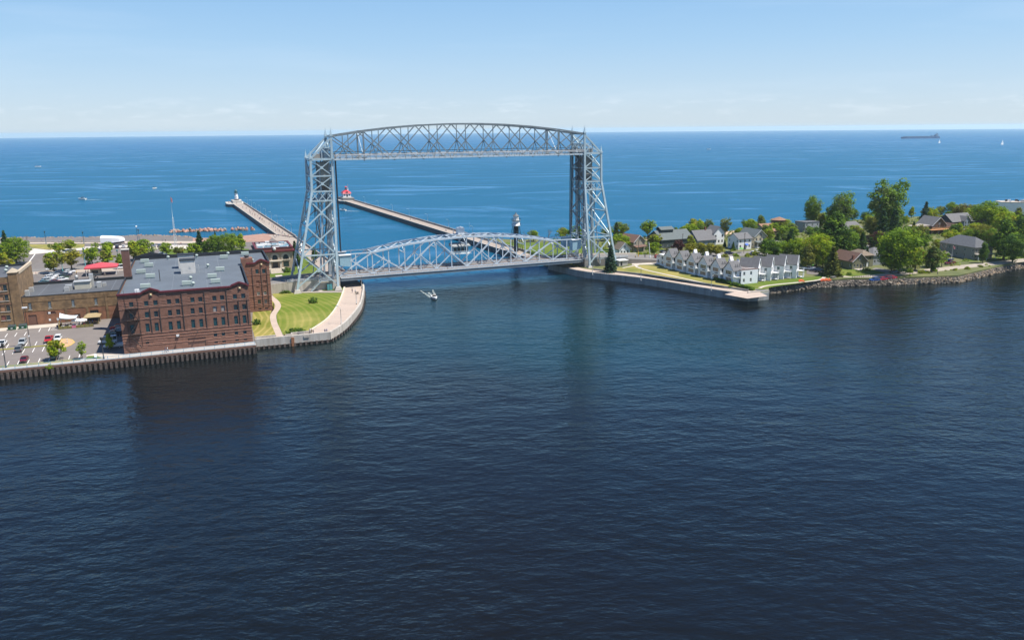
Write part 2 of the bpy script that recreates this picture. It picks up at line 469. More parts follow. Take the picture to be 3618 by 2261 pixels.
    # ladders, machinery deck and hoist sheaves at the top
    f('machinery_deck', MB().bb(min(s * 57.3, s * 65.4), max(s * 57.3, s * 65.4), 4.6, 15.8, 54.55, 54.95), M_STEEL2)
    for w in (6.3, 14.1):
        mb = MB(); n = 20; c = Vector((s * 58.4, w, 57.1))
        for k in range(n):
            a0, a1 = 2 * math.pi * k / n, 2 * math.pi * (k + 1) / n
            mb.bar(c + Vector((1.75 * math.cos(a0), 0, 1.75 * math.sin(a0))), c + Vector((1.75 * math.cos(a1), 0, 1.75 * math.sin(a1))), 0.55, 0.3, up=(0, 1, 0))
        for k in range(6):
            a0 = math.pi * k / 3; mb.bar(c, c + Vector((1.7 * math.cos(a0), 0, 1.7 * math.sin(a0))), 0.2, 0.2, up=(0, 1, 0))
        f('sheave_wheel', mb, M_STEEL2)
        f('sheave_housing', MB().bb(c.x - 1.3, c.x + 1.3, w - 1.2, w - 0.5, 54.95, 57.3).bb(c.x - 1.3, c.x + 1.3, w + 0.5, w + 1.2, 54.95, 57.3), M_STEEL2)
    f('machine_house', MB().bb(s * 62.3 - 1.3, s * 62.3 + 1.3, 8.2, 12.2, 54.95, 57.0), M_CONC_D)
    f('mid_platform', MB().bb(min(s * 59.3, s * 65.6), max(s * 59.3, s * 65.6), 4.4, 16, 38.1, 38.5).bb(s * 61.2 - 1.2, s * 61.2 + 1.2, 7.2, 13.2, 38.5, 40.6), M_STEEL2)
    # lift cables in bundles, and a slack power loop
    for w in (5.2, 6.6, 13.8, 15.2):
        f('cable_bundle', MB().bar((s * 55.4, w, 57.0), (s * 55.4, w, 17.2), 0.34, 0.34), M_CABLE)
    for k in range(2):
        pts = [Vector((s * (59.6 + 5.0 * t), 7.0 + 3 * k, 41 - 18 * math.sin(math.pi * t) ** 0.45 - 2 * k)) for t in [i / 16 for i in range(17)]]
        f('power_loop', MB().tube(pts, 0.13, 5), M_CABLE)
    # stair and ladder at the foot
    f('ladder', MB().bar((s * 57.1, 3.9, 6), (s * 56.3, 4.5, 54), 0.12).bar((s * 57.7, 3.9, 6), (s * 56.9, 4.5, 54), 0.12), M_STEEL2)
    return root
T_L = make_tower(-1, 'silver steel lattice bridge tower beside the brick warehouse lawn')
T_R = make_tower(1, 'silver steel lattice bridge tower beside the dark spruce and white inn lawn')
for s, lb in ((-1, 'grey concrete counterweight hung high inside the tower beside the brick warehouse'), (1, 'grey concrete counterweight hung high inside the tower beside the white inn')):
    c = thing('counterweight', lb, 'counterweight', BF(s * 60.0, 10.2, 42.6), BF.ang, 'counterweights of the lift bridge')
    MB().bb(-1.55, 1.55, -5.0, 5.0, 2.0, 11.0).build('block', mat('counterweight_concrete', (0.30, 0.29, 0.26), 0.9, 0.15, 0.8), c)
    MB().bb(-1.35, 1.35, -4.6, 4.6, 0.0, 1.9).build('ballast', mat('ballast_brown', (0.15, 0.12, 0.10), 0.9, 0.2, 1.0), c)
    for w in (-3.6, 3.6): MB().bar((0, w, 11.0), (0, w, 13.6), 0.4).build('hanger', M_STEEL2, c)
# overhead truss between the tower tops
def make_overhead():
    off = (0, 10.2, 54.0)
    root = thing('overhead_truss', 'long arched steel truss joining the tops of both bridge towers', 'bridge span', BF(*off), BF.ang)
    f = sub(root, off)
    U = [-56.4 + 12.533 * k for k in range(10)]
    zt = lambda u: 63.9 + 4.6 * (1 - (u / 56.4) ** 2)
    zb = 54.75
    for w in (4.2, 16.2):
        sg = 1 if w < 10 else -1
        for a, b in zip(U, U[1:]):
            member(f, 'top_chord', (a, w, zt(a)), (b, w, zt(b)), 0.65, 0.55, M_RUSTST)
            member(f, 'bottom_chord', (a, w, zb), (b, w, zb), 0.6, 0.42, M_LIFT)  # paler than the rest of the truss: sun from above put into its colour
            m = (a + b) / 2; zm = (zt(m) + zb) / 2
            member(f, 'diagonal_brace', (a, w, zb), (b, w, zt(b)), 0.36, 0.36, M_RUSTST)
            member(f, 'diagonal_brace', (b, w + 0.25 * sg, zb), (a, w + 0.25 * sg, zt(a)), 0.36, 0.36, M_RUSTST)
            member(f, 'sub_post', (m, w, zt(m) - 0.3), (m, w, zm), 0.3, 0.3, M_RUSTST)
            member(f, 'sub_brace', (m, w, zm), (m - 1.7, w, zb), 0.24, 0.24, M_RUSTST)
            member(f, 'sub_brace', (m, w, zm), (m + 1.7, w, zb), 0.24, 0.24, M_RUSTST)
        for k in (1, 8): member(f, 'post', (U[k], w, zt(U[k])), (U[k], w, zb), 0.55, 0.5, M_RUSTST)
        # inspection walkway along the bottom chord
        w2 = w - 0.9 if w < 10 else w + 0.9
        f('walkway', MB().bar((-56.4, w2, 54.5), (56.4, w2, 54.5), 0.9, 0.1, up=(0, 0, 1)), M_STEEL2)
        for zz, t in ((56.5, 0.34), (55.9, 0.16)):
            f('walkway_rail', MB().bar((-56.4, w2 - 0.4, zz), (56.4, w2 - 0.4, zz), t, t), mat('handrail_sunlit', (0.66, 0.64, 0.62), 0.5, 0.15, 0.8))  # rail whitened to show sun falling on it from above
        n = 46
        for k in range(n + 1):
            u = -56.2 + 112.4 * k / n
            f('rail_post', MB().bar((u, w2 - 0.4, 54.5), (u, w2 - 0.4, 56.5), 0.13), M_RUSTST)
        for k in range(1, 9):
            f('hanger_bracket', MB().box((U[k] , w, zb - 0.75), (0.45, 0.5, 0.5)), M_DARK)
    for k, u in enumerate(U):
        member(f, 'lateral_strut', (u, 4.2, zt(u)), (u, 16.2, zt(u)), 0.4, 0.4, M_RUSTST)
        member(f, 'floor_beam', (u, 4.2, zb), (u, 16.2, zb), 0.4, 0.6, M_RUSTST)
        if k < 9:
            b = U[k + 1]
            member(f, 'lateral_brace', (u, 4.2, zt(u) + .1), (b, 16.2, zt(b) + .1), 0.3, 0.25, M_RUSTST)
            member(f, 'lateral_brace', (u, 16.2, zt(u) - .15), (b, 4.2, zt(b) - .15), 0.3, 0.25, M_RUSTST)
            member(f, 'lateral_brace', (u, 4.2, zb), (b, 16.2, zb), 0.3, 0.25, M_RUSTST)
            member(f, 'sway_brace', (b, 4.2, zb), (b, 16.2, zt(b)), 0.2, 0.2, M_STEEL2) if k in (0, 7) else None
    for w in (8.6, 11.8): f('service_cable', MB().bar((-56, w, 57.6), (56, w, 57.6), 0.12), M_CABLE)
make_overhead()
def make_lift():
    off = (0, 10.2, 5.7)
    root = thing('lift_span', 'pale grey lift span truss lowered over the canal carrying the road', 'bridge span', BF(*off), BF.ang)
    f = sub(root, off)
    X = lambda k: -56.2 + 7.025 * k - 0.3
    zt = lambda k: 20.3 - 4.2 * (abs(k - 8) / 6.0) ** 2
    zb = 7.2
    for w in (5.2, 15.2):
        sg = 1 if w < 10 else -1
        for k in range(2, 14, 2):
            member(f, 'top_chord', (X(k), w, zt(k)), (X(k + 2), w, zt(k + 2)), 0.8, 0.85, M_LIFT)
        for e in (-1, 1):
            ke, kk = (2, 0) if e < 0 else (14, 16)
            member(f, 'end_chord', (X(ke), w, zt(ke)), (X(kk) + 0.2 * e, w, 16.0), 0.4, 0.5, M_LIFT)
        member(f, 'bottom_chord', (X(0), w, zb - 0.2), (X(16), w, zb - 0.2), 0.6, 0.7, M_LIFT)
        seq = [(0, 0, 2, 1), (2, 1, 4, 0), (4, 0, 6, 1), (6, 1, 8, 0), (8, 0, 10, 1), (10, 1, 12, 0), (12, 0, 14, 1), (14, 1, 16, 0)]
        for a, ta, b, tb in seq:
            pa = Vector((X(a), w, zt(a) if ta else zb)); pb = Vector((X(b), w, zt(b) if tb else zb))
            member(f, 'diagonal', pa, pb, 0.5, 0.62, M_LIFT)
            mid = (pa + pb) / 2; lowb = b if tb else a
            member(f, 'sub_diagonal', mid, (X(lowb), w, zb), 0.34, 0.4, M_LIFT)
            f('gusset_plate', MB().box((mid.x, w, mid.z - 0.55), (1.3, 0.55, 1.1)), M_LIFT)
        for k in range(1, 16):
            zz = zt(k) if 2 <= k <= 14 else 16.1
            member(f, 'post', (X(k), w, zb), (X(k), w, zz), 0.36, 0.36, M_LIFT)
        # pale blue sheave housings in the end portals
        for e in (-1, 1):
            u = X(0) if e < 0 else X(16)
            a, b = (u + 0.2, u + 4.6) if e < 0 else (u - 4.6, u - 0.2)
            f('sheave_housing', MB().prism([(a, w - 1.3), (b, w - 1.3), (b, w + 1.3), (a, w + 1.3)], [11.6, 10.9, 10.9, 11.6] if e < 0 else [10.9, 11.6, 11.6, 10.9], 15.7), M_BLUEBOX)
            f('housing_roof', MB().bb(a - 0.3, b + 0.3, w - 1.6, w + 1.6, 15.75, 16.0), M_WHITE)
    for k in range(0, 17):
        if 2 <= k <= 14:
            member(f, 'top_strut', (X(k), 5.2, zt(k)), (X(k), 15.2, zt(k)), 0.36 if k % 2 == 0 else 0.24, 0.4, M_LIFT)
            if k < 14:
                c = Vector(((X(k) + X(k + 1)) / 2, 10.2, (zt(k) + zt(k + 1)) / 2))
                member(f, 'top_lateral', (X(k), 5.2, zt(k)), (X(k + 1), 15.2, zt(k + 1)), 0.3, 0.25, M_LIFT)
                member(f, 'top_lateral', (X(k), 15.2, zt(k) - .25), (X(k + 1), 5.2, zt(k + 1) - .25), 0.3, 0.25, M_LIFT)
            if k % 2 == 0 and 2 < k < 14:
                member(f, 'sway_strut', (X(k), 5.2, zt(k) - 3.4), (X(k), 15.2, zt(k) - 3.4), 0.3, 0.35, M_LIFT)
                member(f, 'sway_brace', (X(k), 5.2, zt(k) - 3.4), (X(k), 10.2, zt(k) - .2), 0.24, 0.24, M_LIFT)
                member(f, 'sway_brace', (X(k), 15.2, zt(k) - 3.4), (X(k), 10.2, zt(k) - .2), 0.24, 0.24, M_LIFT)
        member(f, 'floor_beam', (X(k), 2.6, 5.75), (X(k), 17.8, 5.75), 0.4, 0.9, M_STEEL2)
    for e in (2, 14):
        for w in (7.2, 13.2): member(f, 'portal_brace', (X(e), w, zt(e)), (X(e), w + (-2 if w < 10 else 2), zt(e) - 3.4), 0.3, 0.3, M_LIFT)
    f('deck', MB().bb(X(0), X(16), 2.6, 17.8, 6.3, 6.6), M_DECK)
    for w in (2.35, 18.05): f('edge_beam', MB().bb(X(0), X(16), w - 0.12, w + 0.12, 6.55, 6.9), M_LIFT)
    for w in (2.55, 17.85): f('fascia_girder', MB().bb(X(0), X(16), w - 0.1, w + 0.1, 5.35, 6.75), mat('fascia_paint', (0.17, 0.21, 0.24), 0.5, 0.12, 0.5))
    for w in (4.3, 16.1): f('kerb', MB().bb(X(0), X(16), w - 0.15, w + 0.15, 6.604, 6.85), M_CONC)
    for w in (2.6, 17.8):
        for zz in (7.85, 7.45, 7.05): f('handrail', MB().bar((X(0), w, zz), (X(16), w, zz), 0.10, 0.10), M_LIFT if zz > 7.5 else M_REDBR)
        n = 48
        for k in range(n + 1):
            u = X(0) + (X(16) - X(0)) * k / n
            f('rail_post', MB().bar((u, w, 6.6), (u, w, 7.95), 0.12), M_LIFT)
    for w in (5.9, 14.5):
        f('guard_rail', MB().bar((X(0), w, 7.4), (X(16), w, 7.4), 0.12, 0.3), M_REDBR)
    # operator's house slung inside the truss at mid span, tank house on top
    oh = f('operator_house', MB().bb(-4.6, 2.6, 11.0, 14.6, 12.3, 15.2), M_BLUEBOX)
    f('house_floor', MB().bb(-5.6, 3.6, 10.0, 14.9, 12.0, 12.25), M_WHITE)
    MB().prism([(-5.4, 10.2), (3.4, 10.2), (3.4, 14.9), (-5.4, 14.9)], 15.25, [15.5, 15.5, 16.6, 16.6]).build('house_roof', mat('grey_shingle', (0.28, 0.29, 0.29), 0.9, 0.15, 1.5), oh)
    for k in range(4):
        MB().bb(-4.4 + 1.75 * k, -2.95 + 1.75 * k, 10.92, 10.98, 13.2, 14.8).build('window', M_GLASSD, oh)
    MB().bb(2.62, 2.68, 11.4, 14.2, 13.2, 14.8).build('window', M_GLASSD, oh)
    for zz in (12.8, 13.3): f('house_rail', MB().bar((-5.6, 10.05, zz), (3.6, 10.05, zz), 0.09), M_WHITE)
    tk = f('tank_house', MB().bb(-1.6, 1.4, 12.6, 15.4, 20.5, 23.4), M_WHITE)
    MB().lathe([(0.45, 0), (0.45, 0.3), (0.2, 0.5)], (-0.1, 14, 23.4), 10).build('vent_cap', M_WHITE, tk)
    f('roof_platform', MB().bb(-5.0, 5.0, 11.6, 15.6, 20.3, 20.48), M_STEEL2)
    f('antenna', MB().bar((4.4, 14.4, 20.4), (4.4, 14.4, 25.6), 0.07).bar((-3.6, 13.4, 20.4), (-3.6, 13.4, 22.6), 0.25), M_STEEL2)
    return root
make_lift()
# ------------------------------------------------------------------ land, quays, piers, paving
M_ASPH = mat('worn_asphalt', (0.155, 0.135, 0.122), 0.9, 0.13, 0.25, det=8)
M_ASPH2 = mat('road_asphalt', (0.19, 0.175, 0.16), 0.9, 0.1, 0.2, det=8)
M_PAVE = mat('pale_paving', (0.50, 0.44, 0.37), 0.85, 0.1, 0.3)
M_WALK = mat('promenade_concrete', (0.45, 0.36, 0.295), 0.85, 0.08, 0.22, det=7)
M_BOARD = mat('boardwalk_concrete', (0.40, 0.385, 0.37), 0.85, 0.08, 0.4)
M_SAND = mat('beach_sand', (0.52, 0.36, 0.24), 0.95, 0.12, 0.3)
M_PEBBLE = mat('red_pebble_beach', (0.34, 0.20, 0.15), 0.95, 0.2, 0.6)
M_PIER = mat('pier_deck_concrete', (0.35, 0.29, 0.24), 0.9, 0.1, 0.12, det=7)
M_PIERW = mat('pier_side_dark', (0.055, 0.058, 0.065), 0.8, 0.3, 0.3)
M_WALLC = mat('seawall_concrete', (0.36, 0.32, 0.27), 0.85, 0.0, 0.7, det=8, col2=(0.58, 0.54, 0.48), stretch=(1, 1, 0.12))
M_RUST = mat('rusty_pile', (0.030, 0.020, 0.016), 0.8, 0.4, 0.8)
M_RUSTL = mat('pile_flange', (0.12, 0.092, 0.078), 0.85, 0.25, 0.8)
M_KERB = mat('kerb_brown', (0.20, 0.115, 0.085), 0.85, 0.15, 0.6)
M_LINE = mat('road_paint_white', (0.75, 0.73, 0.70), 0.8, 0.12, 2.0)
M_YEL = mat('road_paint_yellow', (0.62, 0.42, 0.10), 0.8)
M_BRAIL = mat('blue_rail_paint', (0.22, 0.44, 0.56), 0.5)
def lawn_mat(name, centre, green, dry, pitch, amount, dryness=0.5):
    """mown grass: swaths of the mower and sun-dried patches"""
    m = bpy.data.materials.new(name); m.use_nodes = True
    nd, ln = m.node_tree.nodes, m.node_tree.links; b = nd['Principled BSDF']
    b.inputs['Roughness'].default_value = 0.95; b.inputs['Specular IOR Level'].default_value = 0.1
    g = nd.new('ShaderNodeNewGeometry')
    mp = nd.new('ShaderNodeMapping'); mp.vector_type = 'TEXTURE'; mp.inputs['Location'].default_value = (centre[0], centre[1], 0)
    ln.new(g.outputs['Position'], mp.inputs[0])
    w = nd.new('ShaderNodeTexWave'); w.wave_type = 'RINGS'; w.rings_direction = 'Z'; w.inputs['Scale'].default_value = 0.314 / pitch
    w.inputs['Distortion'].default_value = 5.0; w.inputs['Detail'].default_value = 3; w.inputs['Detail Scale'].default_value = 0.4
    ln.new(mp.outputs[0], w.inputs['Vector'])
    n = nd.new('ShaderNodeTexNoise'); n.inputs['Scale'].default_value = 0.05; n.inputs['Detail'].default_value = 6; n.inputs['Roughness'].default_value = 0.6
    ln.new(g.outputs['Position'], n.inputs['Vector'])
    n2 = nd.new('ShaderNodeTexNoise'); n2.inputs['Scale'].default_value = 0.9; n2.inputs['Detail'].default_value = 5
    ln.new(g.outputs['Position'], n2.inputs['Vector'])
    def mth(op, a, c):
        k = nd.new('ShaderNodeMath'); k.operation = op; k.use_clamp = (op == 'ADD')
        for i, v in enumerate((a, c)):
            if hasattr(v, 'links'): ln.new(v, k.inputs[i])
            else: k.inputs[i].default_value = v
        return k.outputs[0]
    r = nd.new('ShaderNodeValToRGB'); r.color_ramp.elements[0].position = 0.62 - 0.3 * dryness; r.color_ramp.elements[1].position = 0.82 - 0.2 * dryness
    ln.new(n.outputs['Fac'], r.inputs[0])
    s1 = nd.new('ShaderNodeValToRGB'); s1.color_ramp.elements[0].position = 0.55; s1.color_ramp.elements[1].position = 0.95
    ln.new(w.outputs['Fac'], s1.inputs[0])
    fac = mth('ADD', mth('MULTIPLY', s1.outputs[0], amount), mth('MULTIPLY', r.outputs[0], 0.75))
    fac = mth('ADD', fac, mth('MULTIPLY', mth('SUBTRACT', n2.outputs['Fac'], 0.5), 0.35))
    mx = nd.new('ShaderNodeMix'); mx.data_type = 'RGBA'
    ln.new(fac, mx.inputs['Factor']); mx.inputs['A'].default_value = (*green, 1); mx.inputs['B'].default_value = (*dry, 1)
    ln.new(mx.outputs['Result'], b.inputs['Base Color'])
    MATS[name] = m
    return m
c_ = NF(-14, 30)
M_LAWN_N = lawn_mat('mown_lawn_striped', (c_.x, c_.y), (0.115, 0.165, 0.02), (0.33, 0.285, 0.09), 2.6, 0.26, 0.55)
M_LAWN_NW = lawn_mat('mown_lawn_dry', (c_.x - 20, c_.y), (0.16, 0.17, 0.03), (0.36, 0.29, 0.10), 2.2, 0.5, 0.8)
M_LAWN = lawn_mat('lawn_green', (0, 0), (0.095, 0.145, 0.022), (0.24, 0.22, 0.06), 2.4, 0.12, 0.3)
M_LAWN_S = lawn_mat('canal_lawn_dry', (60, 500), (0.14, 0.165, 0.035), (0.36, 0.29, 0.10), 3.4, 0.3, 0.8)
def poly(pts): return [(p[0], p[1]) for p in pts]
def sheet(name, pts, z, m, parent=None, kind='structure', th=0.03):
    o = MB().prism(poly(pts), z - th, z).build(name, m, parent)
    if parent is None and kind: struct(o, kind)
    return o
def ribbon(name, pts, width, z, m, th=0.03, closed=False):
    """a path of even width along a line"""
    mb = MB(); pts = [Vector((p[0], p[1])) for p in pts]; L = []; Rr = []
    for i, p in enumerate(pts):
        d = (pts[min(i + 1, len(pts) - 1)] - pts[max(i - 1, 0)]).normalized(); nrm = Vector((-d.y, d.x)) * width / 2
        L.append(p + nrm); Rr.append(p - nrm)
    for i in range(len(pts) - 1):
        mb.prism([L[i], L[i + 1], Rr[i + 1], Rr[i]], z - th, z)
    return struct(mb.build(name, m))
def wall_line(mb, pts, th, z0, z1):
    """a wall of thickness th standing along a line"""
    pts = [Vector((p[0], p[1])) for p in pts]
    L = []; Rr = []
    for i, p in enumerate(pts):
        d = (pts[min(i + 1, len(pts) - 1)] - pts[max(i - 1, 0)]).normalized(); n = Vector((-d.y, d.x)) * th / 2
        L.append(p + n); Rr.append(p - n)
    for i in range(len(pts) - 1): mb.prism([L[i], L[i + 1], Rr[i + 1], Rr[i]], z0, z1)
    return mb
def smooth_line(pts, n=4):
    pts = [Vector(p[:2]) for p in pts]; out = []
    for i in range(len(pts) - 1):
        p0, p1, p2, p3 = pts[max(i - 1, 0)], pts[i], pts[i + 1], pts[min(i + 2, len(pts) - 1)]
        for k in range(n):
            t = k / n
            out.append(0.5 * ((2 * p1) + (p2 - p0) * t + (2 * p0 - 5 * p1 + 4 * p2 - p3) * t * t + (3 * p1 - p0 - 3 * p2 + p3) * t ** 3))
    out.append(pts[-1]); return out
GN = 2.4
# north bank
SEA = [NF(37.0, -0.6), NF(48, -0.7), NF(59.8, -0.7), NF(63.5, 5.0), NF(67.2, 12.3), NF(70.5, 20.3), NF(74, 29.5), NF(77.0, 38.5), NF(79.4, 47.5), NF(81.4, 56.2), NF(83.4, 65), NF(85.1, 74), BF(-46.6, 12)]
SHORE = [BF(-61.5, 208), at(930, 832), at(887, 836), at(830, 842), at(760, 847), at(683, 847), at(654, 842), at(580, 839), at(500, 838), at(420, 842), at(351, 844), at(220, 845), at(103, 846), at(0, 849), at(-250, 852)]
inl = lambda p, k: Vector((p.x + 0.36 * k, p.y - 0.93 * k, 0))
land_n = [NF(-130, -5.2), NF(37.0, -5.2)] + SEA + [BF(-51.6, 176), BF(-61.2, 196)] + [inl(p, 11) for p in SHORE[1:]] + [NF(-230, 320)]
north_bank = struct(MB().prism(poly(land_n), -4, GN).build('north_bank_ground', M_ASPH))
# the lake shore slopes down into the water
def slope(name, line, k, z0, m):
    mb = MB()
    for a, b in zip(line, line[1:]):
        ia, ib = inl(a, k), inl(b, k)
        mb.add([(a.x, a.y, -0.6), (b.x, b.y, -0.6), (ib.x, ib.y, z0), (ia.x, ia.y, z0)], [(0, 1, 2, 3)])
    return struct(mb.build(name, m, recalc=False))
slope('pebble_beach', SHORE[0:6], 11.0, GN + 0.01, M_PEBBLE)
slope('rocky_shore', SHORE[5:], 11.0, GN + 0.01, mat('shore_gravel', (0.30, 0.26, 0.21), 0.95, 0.25, 0.5))
sheet('beach_pebbles', [inl(p, 11.05) for p in SHORE[0:6]] + [NF(18, 246), NF(60, 240)], GN + 0.02, M_PEBBLE)
# front car park and boardwalk
sheet('front_car_park', [NF(-120, 0.2), NF(-0.1, 0.2), NF(-0.1, 52.9), NF(-120, 52.9)], GN + 0.03, mat('car_park_asphalt', (0.19, 0.165, 0.15), 0.9, 0.10, 0.18, det=9))
sheet('boardwalk', [NF(-120, -5.1), NF(36.9, -5.1), NF(36.9, -0.15), NF(-120, -0.15)], GN + 0.035, M_BOARD)
struct(MB().prism(poly([NF(-120, -5.35), NF(36.9, -5.35), NF(36.9, -4.95), NF(-120, -4.95)]), GN - 0.5, GN + 0.13).build('quay_kerb', M_KERB))
sheet('grass_verge', [NF(-120, -1.9), NF(-11.5, -1.9), NF(-11.5, 0.2), NF(-120, 0.2)], GN + 0.05, M_LAWN_NW)
sheet('wall_pavement', [NF(-90, 46.8), NF(-24.5, 46.8), NF(-24.5, 51.8), NF(-90, 51.8)], GN + 0.10, M_PAVE)
sheet('ramp_pavement', [NF(-9, -1.6), NF(-0.4, -4.2), NF(-0.4, -0.3), NF(-8.6, 3.9), NF(-10.6, 3.0)], GN + 0.055, M_PAVE)
sheet('grass_patch', [NF(-10.2, -1.5), NF(-5.6, -2.2), NF(-7.5, 1.2), NF(-9.9, 2.0)], GN + 0.075, M_LAWN)
sheet('grass_median', [NF(-120, 19.6), NF(-20.3, 19.6), NF(-20.3, 20.9), NF(-120, 20.9)], GN + 0.12, M_LAWN_NW, th=0.12)
isl = [NF(-19.8, 14.5), NF(-18.2, 14.8), NF(-16.4, 17.5), NF(-15.7, 21), NF(-16.9, 25), NF(-18.6, 27.3), NF(-20.0, 27.0), NF(-20.0, 14.8)]
sheet('kerb_island', isl, GN + 0.13, mat('brick_paving_tan', (0.50, 0.32, 0.17), 0.9, 0.1, 1.0), th=0.13)
mb = MB(); wall_line(mb, isl + [isl[0]], 0.25, GN, GN + 0.16); struct(mb.build('island_kerb', M_YEL))
# painted bays
paint = MB()
def stripe(a, b, w=0.16, z=GN + 0.04, mbx=None):
    d = (b - a).normalized(); n = Vector((-d.y, d.x, 0)) * w / 2
    (mbx or paint).prism([(a + n)[:2], (b + n)[:2], (b - n)[:2], (a - n)[:2]], z - 0.006, z)
for y0, y1, xs in ((13.3, 18.7, (-36.4, -33.8, -31.2, -28.6, -26.0, -23.4)), (-0.1 + 0.5, 4.8, (-35.4, -32.8, -30.2, -27.6, -25.1, -22.4, -19.8, -17.3, -14.7, -12.1)), (21.9, 27.1, (-37, -34.4, -31.8, -29.3, -26.7, -24.0)), (37.2, 42.5, (-37.6, -34.9, -32.2)), (41.3, 46.5, (-28.7, -25.9))):
    for x in xs: stripe(NF(x, y0), NF(x - 0.25, y1), 0.2)
for k in range(5): stripe(NF(-25.4, 41.8 + k), NF(-22.9, 41.9 + k), 0.14)
struct(paint.build('parking_bay_lines', M_LINE))
# quay wall of steel sheet piles
quay = MB().prism(poly([NF(-120, -5.3), NF(36.9, -5.3), NF(36.9, -4.9), NF(-120, -4.9)]), -3, GN - 0.5).build('quay_wall', M_RUST); struct(quay)
pile = MB().box((0, -0.22, -1.6), (0.62, 0.44, 3.35)).mesh('pile', M_RUSTL)
for k in range(62):
    x = 36.2 - 1.36 * k
    link('pile', pile, quay, NF(x, -5.3), NF.ang)
# promenade, its seawall with piles, and the parapet on the lawn side
sheet('promenade', SEA + [BF(-54.8, 9), NF(75.6, 66.3), NF(71.1, 48), NF(66.4, 31.9), NF(61.5, 18.8), NF(55.4, 6.8), NF(54.4, 3.0), NF(48.2, 2.6), NF(48.2, 1.2), NF(37.1, 1.2)], GN + 0.03, M_WALK)
swall = MB(); SEA_S = smooth_line(SEA[2:], 3)
wall_line(swall, [SEA[0], SEA[1], SEA[2]] , 0.7, GN - 1.6, GN + 0.95)
wall_line(swall, SEA_S, 0.7, GN - 1.6, GN + 0.95)
seawall = struct(swall.build('sea_wall', M_WALLC))
lw = MB(); wall_line(lw, SEA[:3], 0.5, -3, GN - 1.5); wall_line(lw, SEA_S, 0.5, -3, GN - 1.5); struct(lw.build('sea_wall_footing', M_RUST))
allp = [SEA[0], SEA[1], SEA[2]] + SEA_S[1:]
for a, b in zip(allp, allp[1:]):
    a, b = Vector(a[:2]), Vector(b[:2]); L = (b - a).length; d = (b - a) / L; n = max(1, int(L / 1.5))
    for k in range(n):
        q = a + d * ((k + 0.5) * L / n) + Vector((d.y, -d.x)) * 0.28
        link('pile', pile, seawall, (q.x, q.y, -0.75), math.atan2(d.y, d.x))
MB().box((0, 0, -0.6), (0.9, 0.35, 3.4)).build('fender_post', mat('rust_orange', (0.30, 0.13, 0.06), 0.8, 0.2, 1.5), seawall, NF(48.2, -1.2), NF.ang)
MB().box((0, 0, 2.2), (1.6, 0.2, 0.8)).build('wall_plate', M_WALLC, seawall, NF(52.5, -1.15), NF.ang)
lp = smooth_line([NF(54.4, 6.2), NF(61.3, 18.8), NF(66.2, 31.9), NF(70.9, 48), NF(75.4, 66.3), BF(-55.0, 4)], 3)
mb = MB(); wall_line(mb, lp, 0.6, GN - 0.2, GN + 0.45); struct(mb.build('promenade_kerb_wall', mat('parapet_buff', (0.60, 0.53, 0.43), 0.85, 0.08, 0.5)))
mb = MB(); wall_line(mb, [NF(37.2, 1.35), NF(43.4, 1.35)], 0.4, GN - 0.1, GN + 1.15); wall_line(mb, [NF(45.7, 1.35), NF(48.2, 1.35), NF(48.2, 2.9), NF(54.5, 3.2), NF(54.6, 6.2)], 0.4, GN - 0.1, GN + 1.0)
struct(mb.build('lawn_retaining_wall', M_WALLC))
for a, b in ((NF(61.5, 4), NF(56.5, 8.5)), (NF(66.6, 12), NF(60.6, 17)), (NF(70, 20), NF(64, 26)), (NF(74.5, 32), NF(67.5, 35.5)), (NF(78, 43), NF(70.4, 46)), (NF(81, 56), NF(73.6, 58)), (NF(55, -.2), NF(55, 3)), (NF(43, -.2), NF(43, 1))): struct(MB().bar((a.x, a.y, GN + .034), (b.x, b.y, GN + .034), .12, .012).build('paving_joint', M_CONC_D))
# lawns and paths between the warehouse and the tower
sheet('lawn', [NF(37.2, 1.6), NF(43.8, 1.6), NF(43.6, 24), NF(44.5, 36), NF(47.2, 48), NF(47.6, 58), NF(46.3, 72), NF(46.3, 43.5), NF(39, 43.5), NF(37.2, 20)], GN + 0.02, M_LAWN_NW)
sheet('lawn', [NF(45.9, 1.6), NF(48, 3.2), NF(54.3, 6.5), NF(61.1, 18.8), NF(66.0, 31.9), NF(70.7, 48), NF(75.2, 66), NF(48.4, 76.5), NF(48.6, 66), NF(49.7, 58), NF(49.3, 48), NF(46.6, 36), NF(45.7, 24)], GN + 0.02, M_LAWN_N)
sheet('lawn', [NF(57, 77.2), NF(78.0, 70.5), NF(77.2, 84), NF(57.4, 84)], GN + 0.02, M_LAWN)
ribbon('curved_path', smooth_line([NF(44.7, 0.9), NF(44.7, 12), NF(44.7, 24), NF(45.5, 36), NF(48.2, 48), NF(48.6, 58), NF(47.4, 69), NF(46.6, 76)], 4), 2.1, GN + 0.045, M_WALK)
ribbon('lawn_path', [NF(46.5, 77.4), NF(60, 74), NF(76.5, 67.4)], 1.0, GN + 0.045, M_PAVE)
ribbon('tower_path', [NF(67.8, 72.5), NF(65.5, 80)], 1.6, GN + 0.06, M_PAVE)
